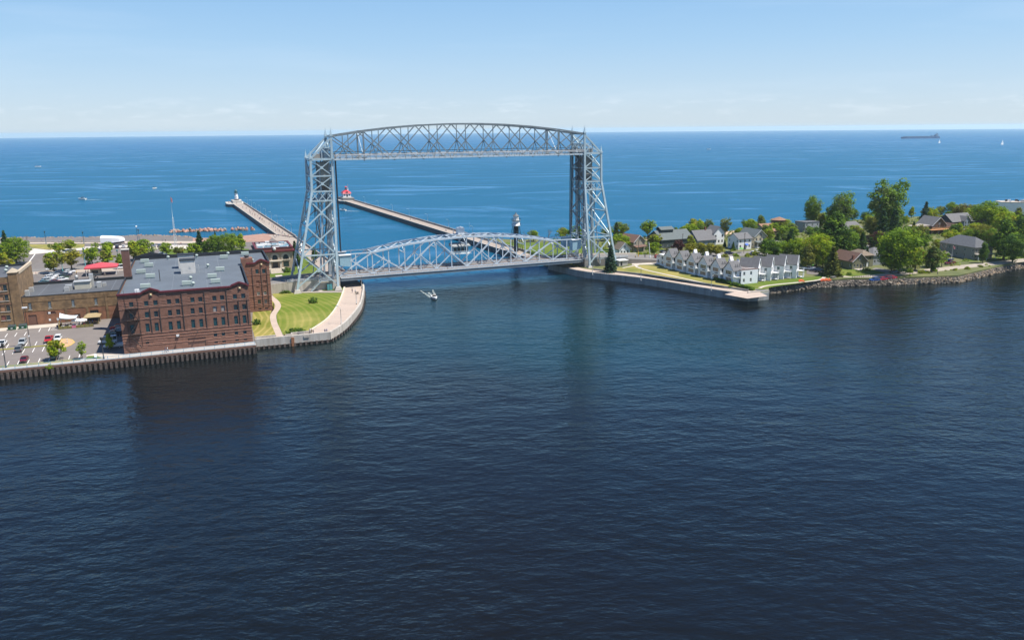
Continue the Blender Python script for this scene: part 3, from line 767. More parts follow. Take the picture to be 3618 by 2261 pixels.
# road up to the bridge, carried on a retaining wall
ROADZ = 6.55
rd = MB()
app = [(BF(-57, 2.6), BF(-57, 17.8)), (BF(-78, 2.6), BF(-78, 17.8)), (BF(-100, 3.2), BF(-100, 17.6)), (BF(-135, 4), BF(-135, 17.2)), (BF(-190, 5), BF(-190, 17))]
zz_ = [ROADZ, 6.0, 4.3, 2.75, 2.5]
for i in range(4):
    (a, b), (c, d) = app[i], app[i + 1]
    for z0, t in ((0, 1),):
        rd.add([(a.x, a.y, GN - .3), (b.x, b.y, GN - .3), (d.x, d.y, GN - .3), (c.x, c.y, GN - .3), (a.x, a.y, zz_[i]), (b.x, b.y, zz_[i]), (d.x, d.y, zz_[i + 1]), (c.x, c.y, zz_[i + 1])],
               [(4, 7, 6, 5), (0, 3, 7, 4), (1, 5, 6, 2), (0, 4, 5, 1), (3, 2, 6, 7)])
struct(rd.build('approach_road', M_ASPH2, recalc=True))
for w0, w1 in ((2.5, 2.9), (17.5, 17.9)):
    pm = MB()
    for i in range(3):
        u0, u1 = (-57, -78, -100, -135)[i], (-57, -78, -100, -135)[i + 1]
        dw = (0, 0, .6, 1.4)[i]; dw1 = (0, 0, .6, 1.4)[i + 1]
        s_ = 1 if w0 < 10 else -0.35
        P4 = [BF(u0, w0 + dw * s_), BF(u1, w0 + dw1 * s_), BF(u1, w1 + dw1 * s_), BF(u0, w1 + dw * s_)]
        pm.add([(p.x, p.y, GN - 0.2) for p in P4] + [(p.x, p.y, z + 0.8) for p, z in zip(P4, (zz_[i], zz_[i + 1], zz_[i + 1], zz_[i]))],
               [(0, 1, 5, 4), (1, 2, 6, 5), (2, 3, 7, 6), (3, 0, 4, 7), (4, 5, 6, 7)])
    struct(pm.build('road_retaining_wall', M_WALLC, recalc=True))
# grounds of the museum beyond the road, the canal walk and the north pier
sheet('museum_lawn', [BF(-84, 19), BF(-60, 19), BF(-57.5, 60), BF(-57, 95), BF(-66, 95), BF(-68, 60), BF(-84, 60)], GN + 0.03, M_LAWN)
ribbon('museum_path', [BF(-84, 34.5), BF(-57, 33.5)], 2.0, GN + 0.05, M_PAVE)
ribbon('museum_path', [BF(-77.5, 18.5), BF(-77.0, 46)], 3.0, GN + 0.055, M_PAVE)
sheet('canal_walk', [BF(-46.8, 18.2), BF(-56.5, 18.2), BF(-57, 95), BF(-62, 120), BF(-66, 196), BF(-61.2, 196), BF(-51.8, 176)], GN + 0.04, M_PIER)
mb = MB(); wall_line(mb, [BF(-47.3, 18), BF(-52, 176)], 0.6, GN, GN + 1.0); struct(mb.build('canal_wall', M_CONC_D))
def pier(name, L, Rr, z, wallside):
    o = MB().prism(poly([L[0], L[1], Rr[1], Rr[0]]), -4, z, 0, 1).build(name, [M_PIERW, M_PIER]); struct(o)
    a, b = (Rr if wallside > 0 else L)
    mb = MB(); d = (Vector(b[:2]) - Vector(a[:2])).normalized(); n = Vector((-d.y, d.x)) * 0.35 * (1 if wallside > 0 else -1)
    wall_line(mb, [Vector(a[:2]) + n, Vector(b[:2]) + n], 0.6, z, z + 1.15)
    w = mb.build('pier_parapet', M_CONC_D, o)
    mb = MB(); a, b = (L if wallside > 0 else Rr); n = Vector((-d.y, d.x)) * 0.25 * (-1 if wallside > 0 else 1)
    wall_line(mb, [Vector(a[:2]) + n, Vector(b[:2]) + n], 0.5, z, z + 0.16); mb.build('pier_kerb', M_CONC, o)
    for k in range(1, 24):
        t = k / 24; p, q = L[0].lerp(L[1], t), Rr[0].lerp(Rr[1], t); MB().bar((p.x, p.y, z + .004), (q.x, q.y, z + .004), .14, .012).build('deck_joint', M_CONC_D, o)
    return o
NPz = 2.8
npier = pier('north_pier', (BF(-61.4, 195), BF(-72.2, 440)), (BF(-51.6, 175), BF(-62.4, 440)), NPz, 1)
head = [BF(-72.6, 438), BF(-62.2, 438), BF(-61.8, 464), BF(-70, 470), BF(-77.5, 464), BF(-77.5, 446), BF(-76, 440)]
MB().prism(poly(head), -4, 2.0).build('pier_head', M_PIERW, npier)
MB().prism(poly(head), 2.0, 2.7).build('pier_head_slab', M_CONC, npier)
# upper platform round the lighthouse
MB().prism(poly([BF(-71.5, 447), BF(-64.0, 447), BF(-63.4, 464), BF(-72.5, 464)]), 2.7, 4.7).build('light_platform', M_CONC, npier)
spier = pier('south_pier', (BF(44.5, 40), BF(24.8, 420)), (BF(52.5, 40), BF(33.6, 420)), NPz, 1)
sh = [BF(24.4, 418), BF(34.2, 418), BF(35, 446), BF(22, 446), BF(20.6, 424)]
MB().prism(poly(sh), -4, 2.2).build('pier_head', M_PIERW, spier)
MB().prism(poly(sh), 2.2, 3.0).build('pier_head_slab', M_CONC, spier)
mb = MB().prism(poly([BF(24.4, 424), BF(34, 420), BF(34.4, 444), BF(23.2, 444)]), 3.0, 5.2); mb.build('light_platform', M_CONC_D, spier)
# south bank
GS = 3.0
RIP = [at(2720, 1039), at(2770, 1031), at(2819, 1024), at(2908, 1015), at(3007, 1010), at(3106, 1009), at(3230, 1004), at(3388, 999), at(3455, 983), at(3526, 966), at(3618, 947), at(3760, 930)]
ri = lambda p, k: Vector((p.x - 0.12 * k, p.y + 0.99 * k, 0))
LAKE_S = [BF(47, 140), at(1800, 853), at(1885, 851), at(2000, 851), at(2120, 850), at(2211, 847), at(2292, 844), at(2400, 836), at(2500, 828), at(2600, 817), at(2824, 795), at(3000, 783), at(3205, 772), at(3400, 760), at(3618, 748), at(3900, 736)]
li = lambda p, k: Vector((p.x + 0.2 * k, p.y - 0.98 * k, 0))
SW = [BF(46.5, 20), BF(48.5, 8), BF(52.5, -8.5), at(2264, 1004, 0), at(2450, 1035, 0), at(2580, 1056, 0), at(2640, 1064, 0), at(2714, 1058, 0)]
land_s = SW[1:-1] + [at(2714, 1056, 0), ri(RIP[0], 1.3)] + [ri(p, 1.3) for p in RIP[1:]] + [Vector((520, 420, 0)), li(LAKE_S[-1], 14)] + [li(p, 14) for p in reversed(LAKE_S[1:-1])] + [BF(50.5, 120), BF(50.2, 40)]
struct(MB().prism(poly(land_s), -4, GS - 0.04).build('south_bank_ground', mat('garden_turf', (0.085, 0.105, 0.03), 0.95, 0.4, 0.12, col2=(0.15, 0.15, 0.05))))
mb = MB()
for a, b in zip(LAKE_S[1:], LAKE_S[2:]):
    ia, ib = li(a, 14.3), li(b, 14.3); mb.add([(a.x, a.y, -0.5), (b.x, b.y, -0.5), (ib.x, ib.y, GS - 0.03), (ia.x, ia.y, GS - 0.03)], [(3, 2, 1, 0)])
struct(mb.build('sand_beach', M_SAND, recalc=True))
sheet('dune_sand', [li(p, 14) for p in LAKE_S[4:10]] + [li(p, 26) for p in reversed(LAKE_S[4:10])], GS - 0.02, M_SAND)
# canal wall with its walkway
swl = MB(); ln_ = smooth_line(SW, 3)
wall_line(swl, ln_, 0.8, -0.3, GS - 0.1)
SWALL = struct(swl.build('canal_sea_wall', mat('blue_grey_concrete', (0.22, 0.225, 0.21), 0.85, 0.0, 0.5, det=8, col2=(0.40, 0.41, 0.39), stretch=(1, 1, 0.12))))
mb = MB(); wall_line(mb, ln_, 0.7, -3, -0.28); struct(mb.build('canal_wall_footing', M_RUST))
off_l = lambda pts, k: [Vector((p.x + nx * k, p.y + ny * k)) for p, (nx, ny) in zip(pts, [(lambda d: (-d.y, d.x))((pts[min(i + 1, len(pts) - 1)] - pts[max(i - 1, 0)]).normalized()) for i in range(len(pts))])]
wk = ln_[:-3]
sheet('canal_walkway', [*wk, *reversed(off_l(wk, 4.6))], GS, M_WALK)
mb = MB(); wall_line(mb, off_l(wk, 4.9)[6:], 0.5, GS - 0.1, GS + 0.75); struct(mb.build('walkway_back_wall', M_CONC_D))
sheet('quay_end_platform', [at(2560, 1040, GS), at(2640, 1055, GS), at(2712, 1046, GS), at(2672, 1026, GS), at(2620, 1026, GS)], GS + 0.02, M_WALK)
mb = MB(); wall_line(mb, [at(2640, 1062, 0), at(2714, 1055, 0), at(2668, 1026, GS)], 0.6, 0.4, GS + 0.5); struct(mb.build('quay_end_wall', M_WALLC))
for k in range(9):
    q = at(2646, 1062, 0).lerp(at(2712, 1056, 0), k / 8.0); link('pile', pile, SWALL, (q.x, q.y - 0.5, -1.0), 0.1)
rp = mat('rust_stain', (0.24, 0.12, 0.08), 0.9, 0.2, 1.0)
for px, py in ((2274, 1001), (2520, 1041), (2062, 972)):
    q = at(px, py, 0); MB().box((0, 0, -0.5), (1.1, 0.9, 3.2)).build('fender_post', rp, SWALL, (q.x, q.y - 0.35, 0), -0.5)
# lawns and paths on the south side
sheet('canal_lawn', [at(2102, 952, GS), at(2200, 945, GS), at(2270, 935, GS), at(2345, 947, GS), at(2530, 990, GS), at(2660, 1024, GS), at(2630, 1026, GS), at(2580, 1022, GS), at(2400, 996, GS), at(2250, 972, GS), at(2110, 955, GS)], GS, M_LAWN_S)
sheet('inn_lawn', [at(2600, 1008, GS), at(2690, 996, GS), at(2900, 975, GS), at(2912, 988, GS), at(2830, 1000, GS), at(2740, 1012, GS), at(2690, 1022, GS), at(2660, 1026, GS)], GS + 0.015, M_LAWN)
ribbon('footpath', smooth_line([at(2272, 931, GS), at(2247, 940, GS), at(2275, 952, GS), at(2330, 965, GS), at(2420, 985, GS), at(2500, 1003, GS), at(2580, 1021, GS), at(2622, 1030, GS)], 3), 1.3, GS + 0.03, M_PAVE)
ribbon('footpath', smooth_line([at(2200, 947, GS), at(2230, 941, GS), at(2250, 936, GS)], 3), 1.2, GS + 0.045, M_PAVE)
ribbon('footpath', smooth_line([at(2684, 1018, GS), at(2702, 1011, GS), at(2746, 1005, GS), at(2830, 997, GS), at(2895, 989, GS), at(2913, 978, GS), at(2910, 968, GS)], 3), 1.4, GS + 0.035, M_PAVE)
# road south from the bridge
rs = MB(); cs = [(BF(57, 2.6), BF(57, 17.8)), (BF(78, 2.2), BF(78, 18)), (BF(96, -1), BF(98, 17)), (BF(125, -1), BF(125, 14)), (BF(160, -4), BF(161, 9)), (BF(230, -14), BF(232, 0))]
zs_ = [ROADZ, 5.6, 4.0, 3.1, 3.03, 3.03]
for i in range(5):
    (a, b), (c, d) = cs[i], cs[i + 1]
    rs.add([(a.x, a.y, GS - .5), (b.x, b.y, GS - .5), (d.x, d.y, GS - .5), (c.x, c.y, GS - .5), (a.x, a.y, zs_[i]), (b.x, b.y, zs_[i]), (d.x, d.y, zs_[i + 1]), (c.x, c.y, zs_[i + 1])],
           [(4, 5, 6, 7), (0, 4, 7, 3), (1, 2, 6, 5), (0, 1, 5, 4), (3, 7, 6, 2)])
struct(rs.build('avenue_road', M_ASPH2, recalc=True))
for u0, u1, w, h0, h1 in ((57, 80, 2.7, 7.35, 6.3), (57, 94, 17.7, 7.35, 5.2)):
    a, b = BF(u0, w), BF(u1, w); n = Vector((math.cos(BF.ang + math.pi / 2), math.sin(BF.ang + math.pi / 2))) * 0.2
    q4 = [Vector(a[:2]) - n, Vector(b[:2]) - n, Vector(b[:2]) + n, Vector(a[:2]) + n]
    struct(MB().add([(p.x, p.y, GS - .3) for p in q4] + [(p.x, p.y, z) for p, z in zip(q4, (h0, h1, h1, h0))], [(0, 1, 5, 4), (1, 2, 6, 5), (2, 3, 7, 6), (3, 0, 4, 7), (4, 5, 6, 7)]).build('road_retaining_wall', M_CONC_D if w < 10 else mat('parapet_buff', (0.6, 0.53, 0.43)), recalc=True))
sheet('canal_park_lawn', [BF(50.5, 22), BF(92, 22), BF(96, 50), BF(92, 76), BF(53, 98), BF(50.5, 76)], GS + 0.01, M_LAWN)
sheet('forecourt', [BF(80, -2), BF(98, -8), BF(98, -1), BF(82, 2.0)], GS + 0.05, M_PAVE)
# shore road on the harbour side
ribbon('shore_road', smooth_line([at(2960, 975, GS), at(3060, 975, GS), at(3160, 968, GS), at(3290, 955, GS), at(3400, 943, GS), at(3520, 930, GS), at(3640, 917, GS), at(3760, 905, GS)], 3), 6.5, GS + 0.01, mat('gravel_road', (0.36, 0.31, 0.25), 0.95, 0.12, 0.3))
sheet('inn_car_park', [at(2850, 968, GS), at(2900, 972, GS), at(2926, 965, GS), at(2880, 950, GS), at(2850, 950, GS)], GS + 0.02, M_ASPH)
sheet('side_drive', [at(3130, 965, GS), at(3080, 950, GS), at(3095, 946, GS), at(3160, 955, GS)], GS + 0.025, M_ASPH2)
sheet('house_lawn', [at(2940, 968, GS), at(3010, 978, GS), at(3130, 966, GS), at(3060, 950, GS), at(2960, 952, GS)], GS + 0.03, M_LAWN)
sheet('verge_lawn', [at(3390, 925, GS), at(3520, 920, GS), at(3618, 912, GS), at(3618, 905, GS), at(3420, 912, GS)], GS + 0.03, M_LAWN)
# ---- boulders: pink breakwater, lake shore, harbour riprap
def rock_mesh(seed, n=2):
    bm = bmesh.new(); bmesh.ops.create_icosphere(bm, subdivisions=1, radius=1.0)
    rnd = random.Random(seed)
    nrm = [Vector((rnd.gauss(0, 1), rnd.gauss(0, 1), rnd.gauss(0, 1))).normalized() for _ in range(7)]
    cut = [rnd.uniform(0.45, 0.8) for _ in nrm]
    for v in bm.verts:
        for a, c in zip(nrm, cut):
            d = v.co.dot(a)
            if d > c: v.co -= a * (d - c)
    me = bpy.data.meshes.new('boulder'); bm.to_mesh(me); bm.free()
    return me
ROCKS = [rock_mesh(i) for i in range(8)]
for r_ in ROCKS: r_.materials.append(None)
RM = {k: mat('rock_' + k, c, 0.9, 0.22, 0.8, bump=0.2) for k, c in dict(pink=(0.42, 0.24, 0.18), pink2=(0.33, 0.17, 0.13), grey=(0.17, 0.135, 0.10), dark=(0.09, 0.078, 0.066), pale=(0.28, 0.235, 0.185), tan=(0.30, 0.22, 0.14)).items()}
def boulder(parent, p, s, rnd, kinds, base=None):
    o = link('boulder', rnd.choice(ROCKS), parent, p - (base or Vector()))
    o.rotation_euler = (rnd.uniform(0, 6), rnd.uniform(0, 6), rnd.uniform(0, 6)); o.scale = (s * rnd.uniform(0.8, 1.4), s * rnd.uniform(0.7, 1.1), s * rnd.uniform(0.6, 0.95))
    setmat(o, 0, RM[rnd.choice(kinds)])
    return o
def rock_heap(name, line, z0, z1, depth, s, n, rnd, kinds, inward):
    """uncountable far rocks as one mass"""
    mb = MB(); L = len(line) - 1
    for i in range(n):
        t = rnd.random() * L; k = min(int(t), L - 1); a = line[k].lerp(line[k + 1], t - k); q = rnd.random()
        p = inward(a, q * depth); c = Vector((p.x, p.y, z0 + (z1 - z0) * q)); me = rnd.choice(ROCKS)
        sc = Vector((s * rnd.uniform(.6, 1.4), s * rnd.uniform(.6, 1.3), s * rnd.uniform(.5, 1.0))); rot = Matrix.Rotation(rnd.uniform(0, 6), 3, 'Z') @ Matrix.Rotation(rnd.uniform(0, 6), 3, 'X')
        mi = rnd.randrange(len(kinds))
        mb.add([c + rot @ Vector((v.co.x * sc.x, v.co.y * sc.y, v.co.z * sc.z)) for v in me.vertices], [tuple(p_.vertices) for p_ in me.polygons], mi)
    return mb.build(name, [RM[k] for k in kinds])
rnd = random.Random(3)
bl = [at(605, 822), at(690, 818), at(790, 816), at(905, 812)]
bw_loc = at(760, 817); brk = thing('breakwater', 'line of pink boulders lying offshore beside the north pier', 'breakwater', bw_loc)
for i in range(92):
    t = rnd.random() * 3; k = min(int(t), 2); p = bl[k].lerp(bl[k + 1], t - k)
    p = p + Vector((rnd.uniform(-1, 1), rnd.uniform(-2.6, 2.6), 0)); hgt = 1.4 * (1 - abs(p.y - bl[k].lerp(bl[k + 1], t - k).y) / 3.0)
    boulder(brk, Vector((p.x, p.y, max(-0.2, hgt * rnd.uniform(0.3, 1.0)))), rnd.uniform(1.0, 2.0), rnd, ['pink', 'pink', 'pink2', 'pale'], bw_loc)
so = rock_heap('shore_rocks', SHORE[5:], 0.0, 2.4, 11, 0.9, 900, rnd, ['grey', 'pale', 'tan', 'pink'], inl); struct(so, 'stuff')
so = rock_heap('beach_rocks', SHORE[0:6], 0.0, 0.6, 2.5, 0.5, 120, rnd, ['grey', 'pink2', 'tan'], inl); struct(so, 'stuff')
# harbour riprap: a bank of earth, single stones on it
mb = MB()
for a, b in zip(RIP, RIP[1:]):
    ia, ib = ri(a, 1.5), ri(b, 1.5); mb.add([(a.x, a.y, -0.8), (b.x, b.y, -0.8), (ib.x, ib.y, GS - 0.1), (ia.x, ia.y, GS - 0.1)], [(0, 1, 2, 3)])
rip = struct(mb.build('riprap_bank', RM['dark']))
LR = len(RIP) - 1
for i in range(300):
    t = (i + rnd.random()) / 300 * (LR - 1.0); k = min(int(t), LR - 1); a = RIP[k].lerp(RIP[k + 1], t - k); q = rnd.uniform(-0.05, 1.05)
    p = ri(a, 1.7 * q - .2); boulder(rip, Vector((p.x, p.y, -0.35 + 2.5 * q)), rnd.uniform(0.4, 0.85), rnd, ['grey', 'grey', 'dark', 'pale'] if t < 5.5 else ['tan', 'pale', 'tan', 'grey'])
for seg, kinds in ((RIP[:7], ['grey', 'dark', 'pale']), (RIP[6:], ['tan', 'pale', 'grey'])):
    so = rock_heap('riprap_stones', seg, -0.3, 2.3, 1.6, 0.55, 550, rnd, kinds, ri); so.parent = rip; struct(so, 'stuff')
# ------------------------------------------------------------------ building kit
M_BRICK = mat('dark_brown_brick', (0.225, 0.110, 0.075), 0.9, 0.24, 0.9, det=9, bump=0.1)
M_TERRA = mat('terracotta_band', (0.35, 0.182, 0.128), 0.85, 0.12, 0.7)
M_TANB = mat('tan_brick', (0.125, 0.08, 0.045), 0.92, 0.0, 0.5, det=14, bump=0.15, col2=(0.30, 0.19, 0.095))
M_REDB = mat('red_brick_low', (0.17, 0.085, 0.05), 0.92, 0.0, 0.5, det=12, col2=(0.34, 0.15, 0.08))
M_MEMB = mat('roof_membrane', (0.105, 0.125, 0.148), 0.85, 0.14, 0.09, det=7)
M_MEMB2 = mat('roof_membrane_dark', (0.085, 0.092, 0.105), 0.85, 0.15, 0.12, det=7)
M_BLACKM = mat('parapet_black', (0.018, 0.022, 0.028), 0.7)
M_REDTRIM = mat('dark_red_cornice', (0.13, 0.018, 0.026), 0.6, 0.1, 1.0)
M_UNIT = mat('hvac_pale_green', (0.42, 0.48, 0.43), 0.5, 0.06, 1.0)
M_UNITW = mat('galvanised', (0.50, 0.50, 0.48), 0.45, 0.1, 1.0, metal=0.3)
M_WHITEW = mat('white_siding', (0.74, 0.74, 0.74), 0.6, 0.03, 1.5)
M_FRAME = mat('window_frame_dark', (0.06, 0.055, 0.055), 0.6)
M_FRAMEW = mat('window_frame_white', (0.72, 0.72, 0.70), 0.6)
M_GLASS = mat('window_glass', (0.02, 0.045, 0.055), 0.06, spec=0.9)
M_GLASST = mat('window_glass_teal', (0.02, 0.075, 0.085), 0.08, spec=0.9)
M_BLIND = mat('window_blind', (0.22, 0.26, 0.27), 0.4)
WIN = {}
def window(parent, o, ang, z, w, h, kind='w', frame=M_FRAME, glass=M_GLASS, depth=0.2):
    """o: left bottom corner on the wall face, ang: heading of the wall; shared mesh per size"""
    key = (round(w, 2), round(h, 2), kind, frame.name, glass.name)
    if key not in WIN:
        t = 0.09
        f = MB().bb(0, w, depth - 0.06, depth + 0.02, 0, t).bb(0, w, depth - 0.06, depth + 0.02, h - t, h).bb(0, t, depth - 0.06, depth + 0.02, t, h - t).bb(w - t, w, depth - 0.06, depth + 0.02, t, h - t)
        if kind == 'w': f.bb(t, w - t, depth - 0.05, depth + 0.02, h * 0.5 - 0.04, h * 0.5 + 0.04)
        if kind == 't': f.bb(t, w - t, depth - 0.05, depth + 0.02, h * 0.62 - 0.05, h * 0.62 + 0.05)
        if kind == 'q':
            f.bb(t, w - t, depth - 0.05, depth + 0.02, h * 0.5 - 0.04, h * 0.5 + 0.04)
            for k in range(1, 4): f.bb(w * k / 4 - 0.05, w * k / 4 + 0.05, depth - 0.05, depth + 0.02, t, h - t)
        if kind == 'r':
            for k in range(1, 4): f.bb(w * k / 4 - 0.05, w * k / 4 + 0.05, depth - 0.05, depth + 0.02, t, h - t)
        g = MB().bb(t * 0.5, w - t * 0.5, depth + 0.0, depth + 0.04, t * 0.5, h - t * 0.5)
        WIN[key] = (f.mesh('window', frame), g.mesh('pane', glass))
    fm, gm = WIN[key]
    wo = link('window' if kind not in ('d', 'g') else ('door' if kind == 'd' else 'garage_door'), fm, parent, (o[0], o[1], z), ang)
    link('pane' if kind not in ('d', 'g') else 'door_leaf', gm, wo)
    return wo
def facade(mb, parent, p0, ang, L, z0, z1, ops=(), depth=0.2, mi=0, frame=M_FRAME, glass=M_GLASS, sill=None, top=None):
    """a wall with real openings; p0 left end seen from outside, the wall's outside is on the right-hand side of -normal"""
    d = Vector((math.cos(ang), math.sin(ang))); n = Vector((-d.y, d.x))      # n points into the building
    P = lambda x, z, dp=0.0: (p0[0] + d.x * x + n.x * dp, p0[1] + d.y * x + n.y * dp, z)
    xs = sorted({0.0, L, *[o[0] for o in ops], *[o[0] + o[2] for o in ops]}); zs = sorted({z0, z1, *[o[1] for o in ops], *[o[1] + o[3] for o in ops]})
    xs = [x for x in xs if -1e-6 <= x <= L + 1e-6]; zs = [z for z in zs if z0 - 1e-6 <= z <= z1 + 1e-6]
    for i in range(len(xs) - 1):
        run = None
        for j in range(len(zs) - 1):
            cx, cz = (xs[i] + xs[i + 1]) / 2, (zs[j] + zs[j + 1]) / 2
            hole = any(o[0] < cx < o[0] + o[2] and o[1] < cz < o[1] + o[3] for o in ops)
            if hole: continue
            mb.add([P(xs[i], zs[j]), P(xs[i + 1], zs[j]), P(xs[i + 1], zs[j + 1]), P(xs[i], zs[j + 1])], [(0, 1, 2, 3)], mi)
    for o in ops:
        x, z, w, h = o[:4]; kind = o[4] if len(o) > 4 else 'w'; gl = o[5] if len(o) > 5 else glass; fr = o[6] if len(o) > 6 else frame
        mb.add([P(x, z), P(x + w, z), P(x + w, z + h), P(x, z + h), P(x, z, depth + .1), P(x + w, z, depth + .1), P(x + w, z + h, depth + .1), P(x, z + h, depth + .1)],
               [(0, 4, 5, 1), (1, 5, 6, 2), (2, 6, 7, 3), (3, 7, 4, 0)], mi)
        wo = window(parent, P(x, z)[:2], ang, z, w, h, kind, fr, gl, depth)
        if sill is not None: link('sill', WIN.setdefault(('sill', round(w, 2), sill.name), MB().bb(-0.12, w + 0.12, -0.14, depth - 0.07, -0.17, -0.003).mesh('sill', sill)), wo)
def walls4(mb, parent, x0, x1, y0, y1, z0, z1, front=(), right=(), back=(), left=(), **kw):
    facade(mb, parent, (x0, y0), 0, x1 - x0, z0, z1, front, **kw)
    facade(mb, parent, (x1, y0), math.pi / 2, y1 - y0, z0, z1, right, **kw)
    facade(mb, parent, (x1, y1), math.pi, x1 - x0, z0, z1, back, **kw)
    facade(mb, parent, (x0, y1), -math.pi / 2, y1 - y0, z0, z1, left, **kw)
def band(mb, x0, x1, y, z, h=0.22, pr=0.09): mb.bb(x0, x1, y - pr, y + 0.05, z, z + h)
# ------------------------------------------------------------------ the brown brick warehouse on the quay
def hvac_meshes():
    a = MB().bb(-1.4, 1.4, -0.55, 0.55, 0.35, 1.45).bb(-1.25, 1.25, -0.4, 0.4, 0.0, 0.35).mesh('rooftop_unit', M_UNIT)
    b = MB().lathe([(0.3, 0), (0.3, 0.7), (0.55, 0.75), (0.6, 1.1), (0.35, 1.4)], n=10).mesh('roof_vent', M_UNIT)
    return a, b
UNIT, VENT = hvac_meshes()
def warehouse():
    root = thing('warehouse', 'dark brown brick warehouse with grey flat roof standing on the quay', 'building', NF(0, 0, GN), NF.ang)
    z = lambda a: a - GN
    W = 36.3; zr = z(19.6)
    R1 = [2.9, 6.9, 9.4, 13.1, 15.4, 19.6, 21.8, 25.8, 28.0, 31.7, 34.1]
    R3 = [2.4, 6.5, 9.0, 12.8, 15.1, 19.1, 21.4, 25.4, 27.7, 31.4, 33.9]
    ops = []
    for i, x in enumerate(R1):
        ops.append((x - 0.05, z(16.3), 1.15, 1.5, 'w', M_GLASST if i in (0, 1, 2, 5, 9, 10) else M_GLASS))
        x2 = R3[i] + 0.2
        if i in (7, 8): ops.append((x2, z(12.8), 1.1, 1.75, 'p', mat('boarded_window', (0.33, 0.31, 0.29), 0.9, 0.15, 1.5)))
        else: ops.append((x2, z(12.8), 1.1, 1.75, 'w', M_GLASST if i in (0, 1) else M_GLASS))
        ops.append((R3[i], z(8.4), 1.1, 2.65, 't', M_GLASST))
    for x in (25.1, 27.4, 31.2, 33.7): ops.append((x, z(5.1), 1.0, 1.5, 'w', M_GLASST)); ops.append((x, z(3.0), 1.0, 0.65, 'p', M_FRAME))
    ops += [(6.0, z(4.8), 1.0, 1.3, 'p', M_FRAME), (12.2, z(2.75), 1.2, 0.6, 'p', M_FRAME), (14.5, z(2.75), 1.2, 0.6, 'p', M_FRAME), (17.7, 0.1, 5.0, 2.85, 'p', mat('loading_door', (0.22, 0.115, 0.08), 0.8, 0.08, 0.6))]
    wl_ = MB()
    sideops = [(4 + 4.2 * k, z(8.4 + 4.2 * r), 1.1, 1.8, 'w') for k in range(9) for r in range(3)]
    kw = dict(sill=M_TERRA)
    facade(wl_, root, (0, 0), 0, W, 0, zr + 0.7, ops, **kw)
    facade(wl_, root, (W, 0), math.pi / 2, 43.5, 0, zr + 0.7, sideops, **kw)
    wops = []
    for x in (41.1 - W, 43.4 - W):
        wops += [(x, z(16.3), 1.1, 1.6, 'w', M_GLASST), (x - .1, z(5.2), 1.1, 1.6, 'w'), (x - .1, z(3.0), 1.1, 0.7, 'p', M_FRAME), (x - .1, z(8.4), 1.1, 1.35, 'w', M_GLASS, M_FRAMEW), (x, z(12.0), 1.1, 1.8, 'p', M_BRICK)]
    wops.append((37.9 - W, z(16.3), 1.1, 1.6, 'w', M_BLIND))
    facade(wl_, root, (W, 43.5), 0, 46.0 - W, 0, zr + 0.7, wops, **kw)
    facade(wl_, root, (46.0, 43.5), math.pi / 2, 30.0, 0, zr + 0.7, sideops[:15], **kw)
    facade(wl_, root, (46.0, 73.5), math.pi, 46.0, 0, zr + 0.7)
    facade(wl_, root, (0, 73.5), -math.pi / 2, 73.5, 0, zr + 0.7, [(12, z(12.8), 1.1, 1.7, 'w'), (16, z(12.8), 1.1, 1.7, 'w'), (22.0, z(8), 1.1, 1.7, 'w'), (36, z(12.8), 1.1, 1.7, 'w'), (44, z(12.8), 1.1, 1.7, 'w'), (52, z(8), 1.1, 2.4, 'w'), (60, z(8), 1.1, 2.4, 'w')])
    wl_.build('wall', M_BRICK, root)
    roof = MB().prism([(0.3, 0.3), (W - .3, 0.3), (W - .3, 43.8), (45.7, 43.8), (45.7, 73.2), (0.3, 73.2)], zr - 0.3, zr).build('roof', M_MEMB, root)
    # seams of the roof membrane
    for x in (7.2, 14.5, 24.6, 28.9): MB().bb(x - 0.06, x + 0.06, 0.5, 73, zr, zr + 0.012).build('membrane_seam', mat('seam_pale', (0.16, 0.18, 0.20), 0.8), roof)
    for y in (22, 41): MB().bb(0.5, 35.8, y - 0.06, y + 0.06, zr + 0.002, zr + 0.013).build('membrane_seam', mat('seam_pale', (0.16, 0.18, 0.20), 0.8), roof)
    for zb_, hh in ((15.75, 0.26), (12.35, 0.24), (7.95, 0.3), (7.05, 0.24), (6.2, 0.2), (4.45, 0.26)):
        m_ = MB(); band(m_, -0.06, W + 0.06, 0, z(zb_), hh); m_.build('belt_course', M_TERRA, root)
        if zb_ not in (7.05, 6.2):
            m_ = MB(); band(m_, W + 0.3, 46.06, 43.5, z(zb_), hh); m_.build('belt_course', M_TERRA, root)
    # short striped bands between the top windows
    segs = [(0, 2.7), (4.3, 6.7), (8.2, 9.2), (10.7, 12.9), (16.8, 19.4), (23.1, 25.6), (29.4, 31.5), (33.0, 33.9), (35.4, W)]
    for a, b in segs:
        for k in range(4): m_ = MB(); band(m_, a, b, 0, z(16.15 + 0.47 * k), 0.22, 0.07); m_.build('terracotta_stripe', M_TERRA, root)
    for a, b, zz in ((0, 1.4, 19.0), (11, 13, 18.9), (17.2, 18.8, 18.9), (23.6, 25.2, 18.9), (30, 31.4, 18.9), (3, 5.6, 6.8), (0, 12, 5.55), (2.5, 5.2, 5.0), (8, 10.6, 4.95), (7.2, 8.4, 5.6), (0, 6.6, 3.95)):
        m_ = MB(); band(m_, a, b, 0, z(zz), 0.24, 0.07); m_.build('terracotta_stripe', M_TERRA, root)
    m_ = MB(); band(m_, 23.2, W, 0, z(3.75), 0.25, 0.08); m_.build('belt_course', M_TERRA, root)
    MB().bb(0, 17.4, -0.05, 0.02, 0.0, z(3.55)).bb(23.0, 24.8, -0.05, 0.02, 0, z(3.7)).build('plinth', mat('plinth_brown', (0.20, 0.10, 0.07), 0.9, 0.15, 0.6), root)
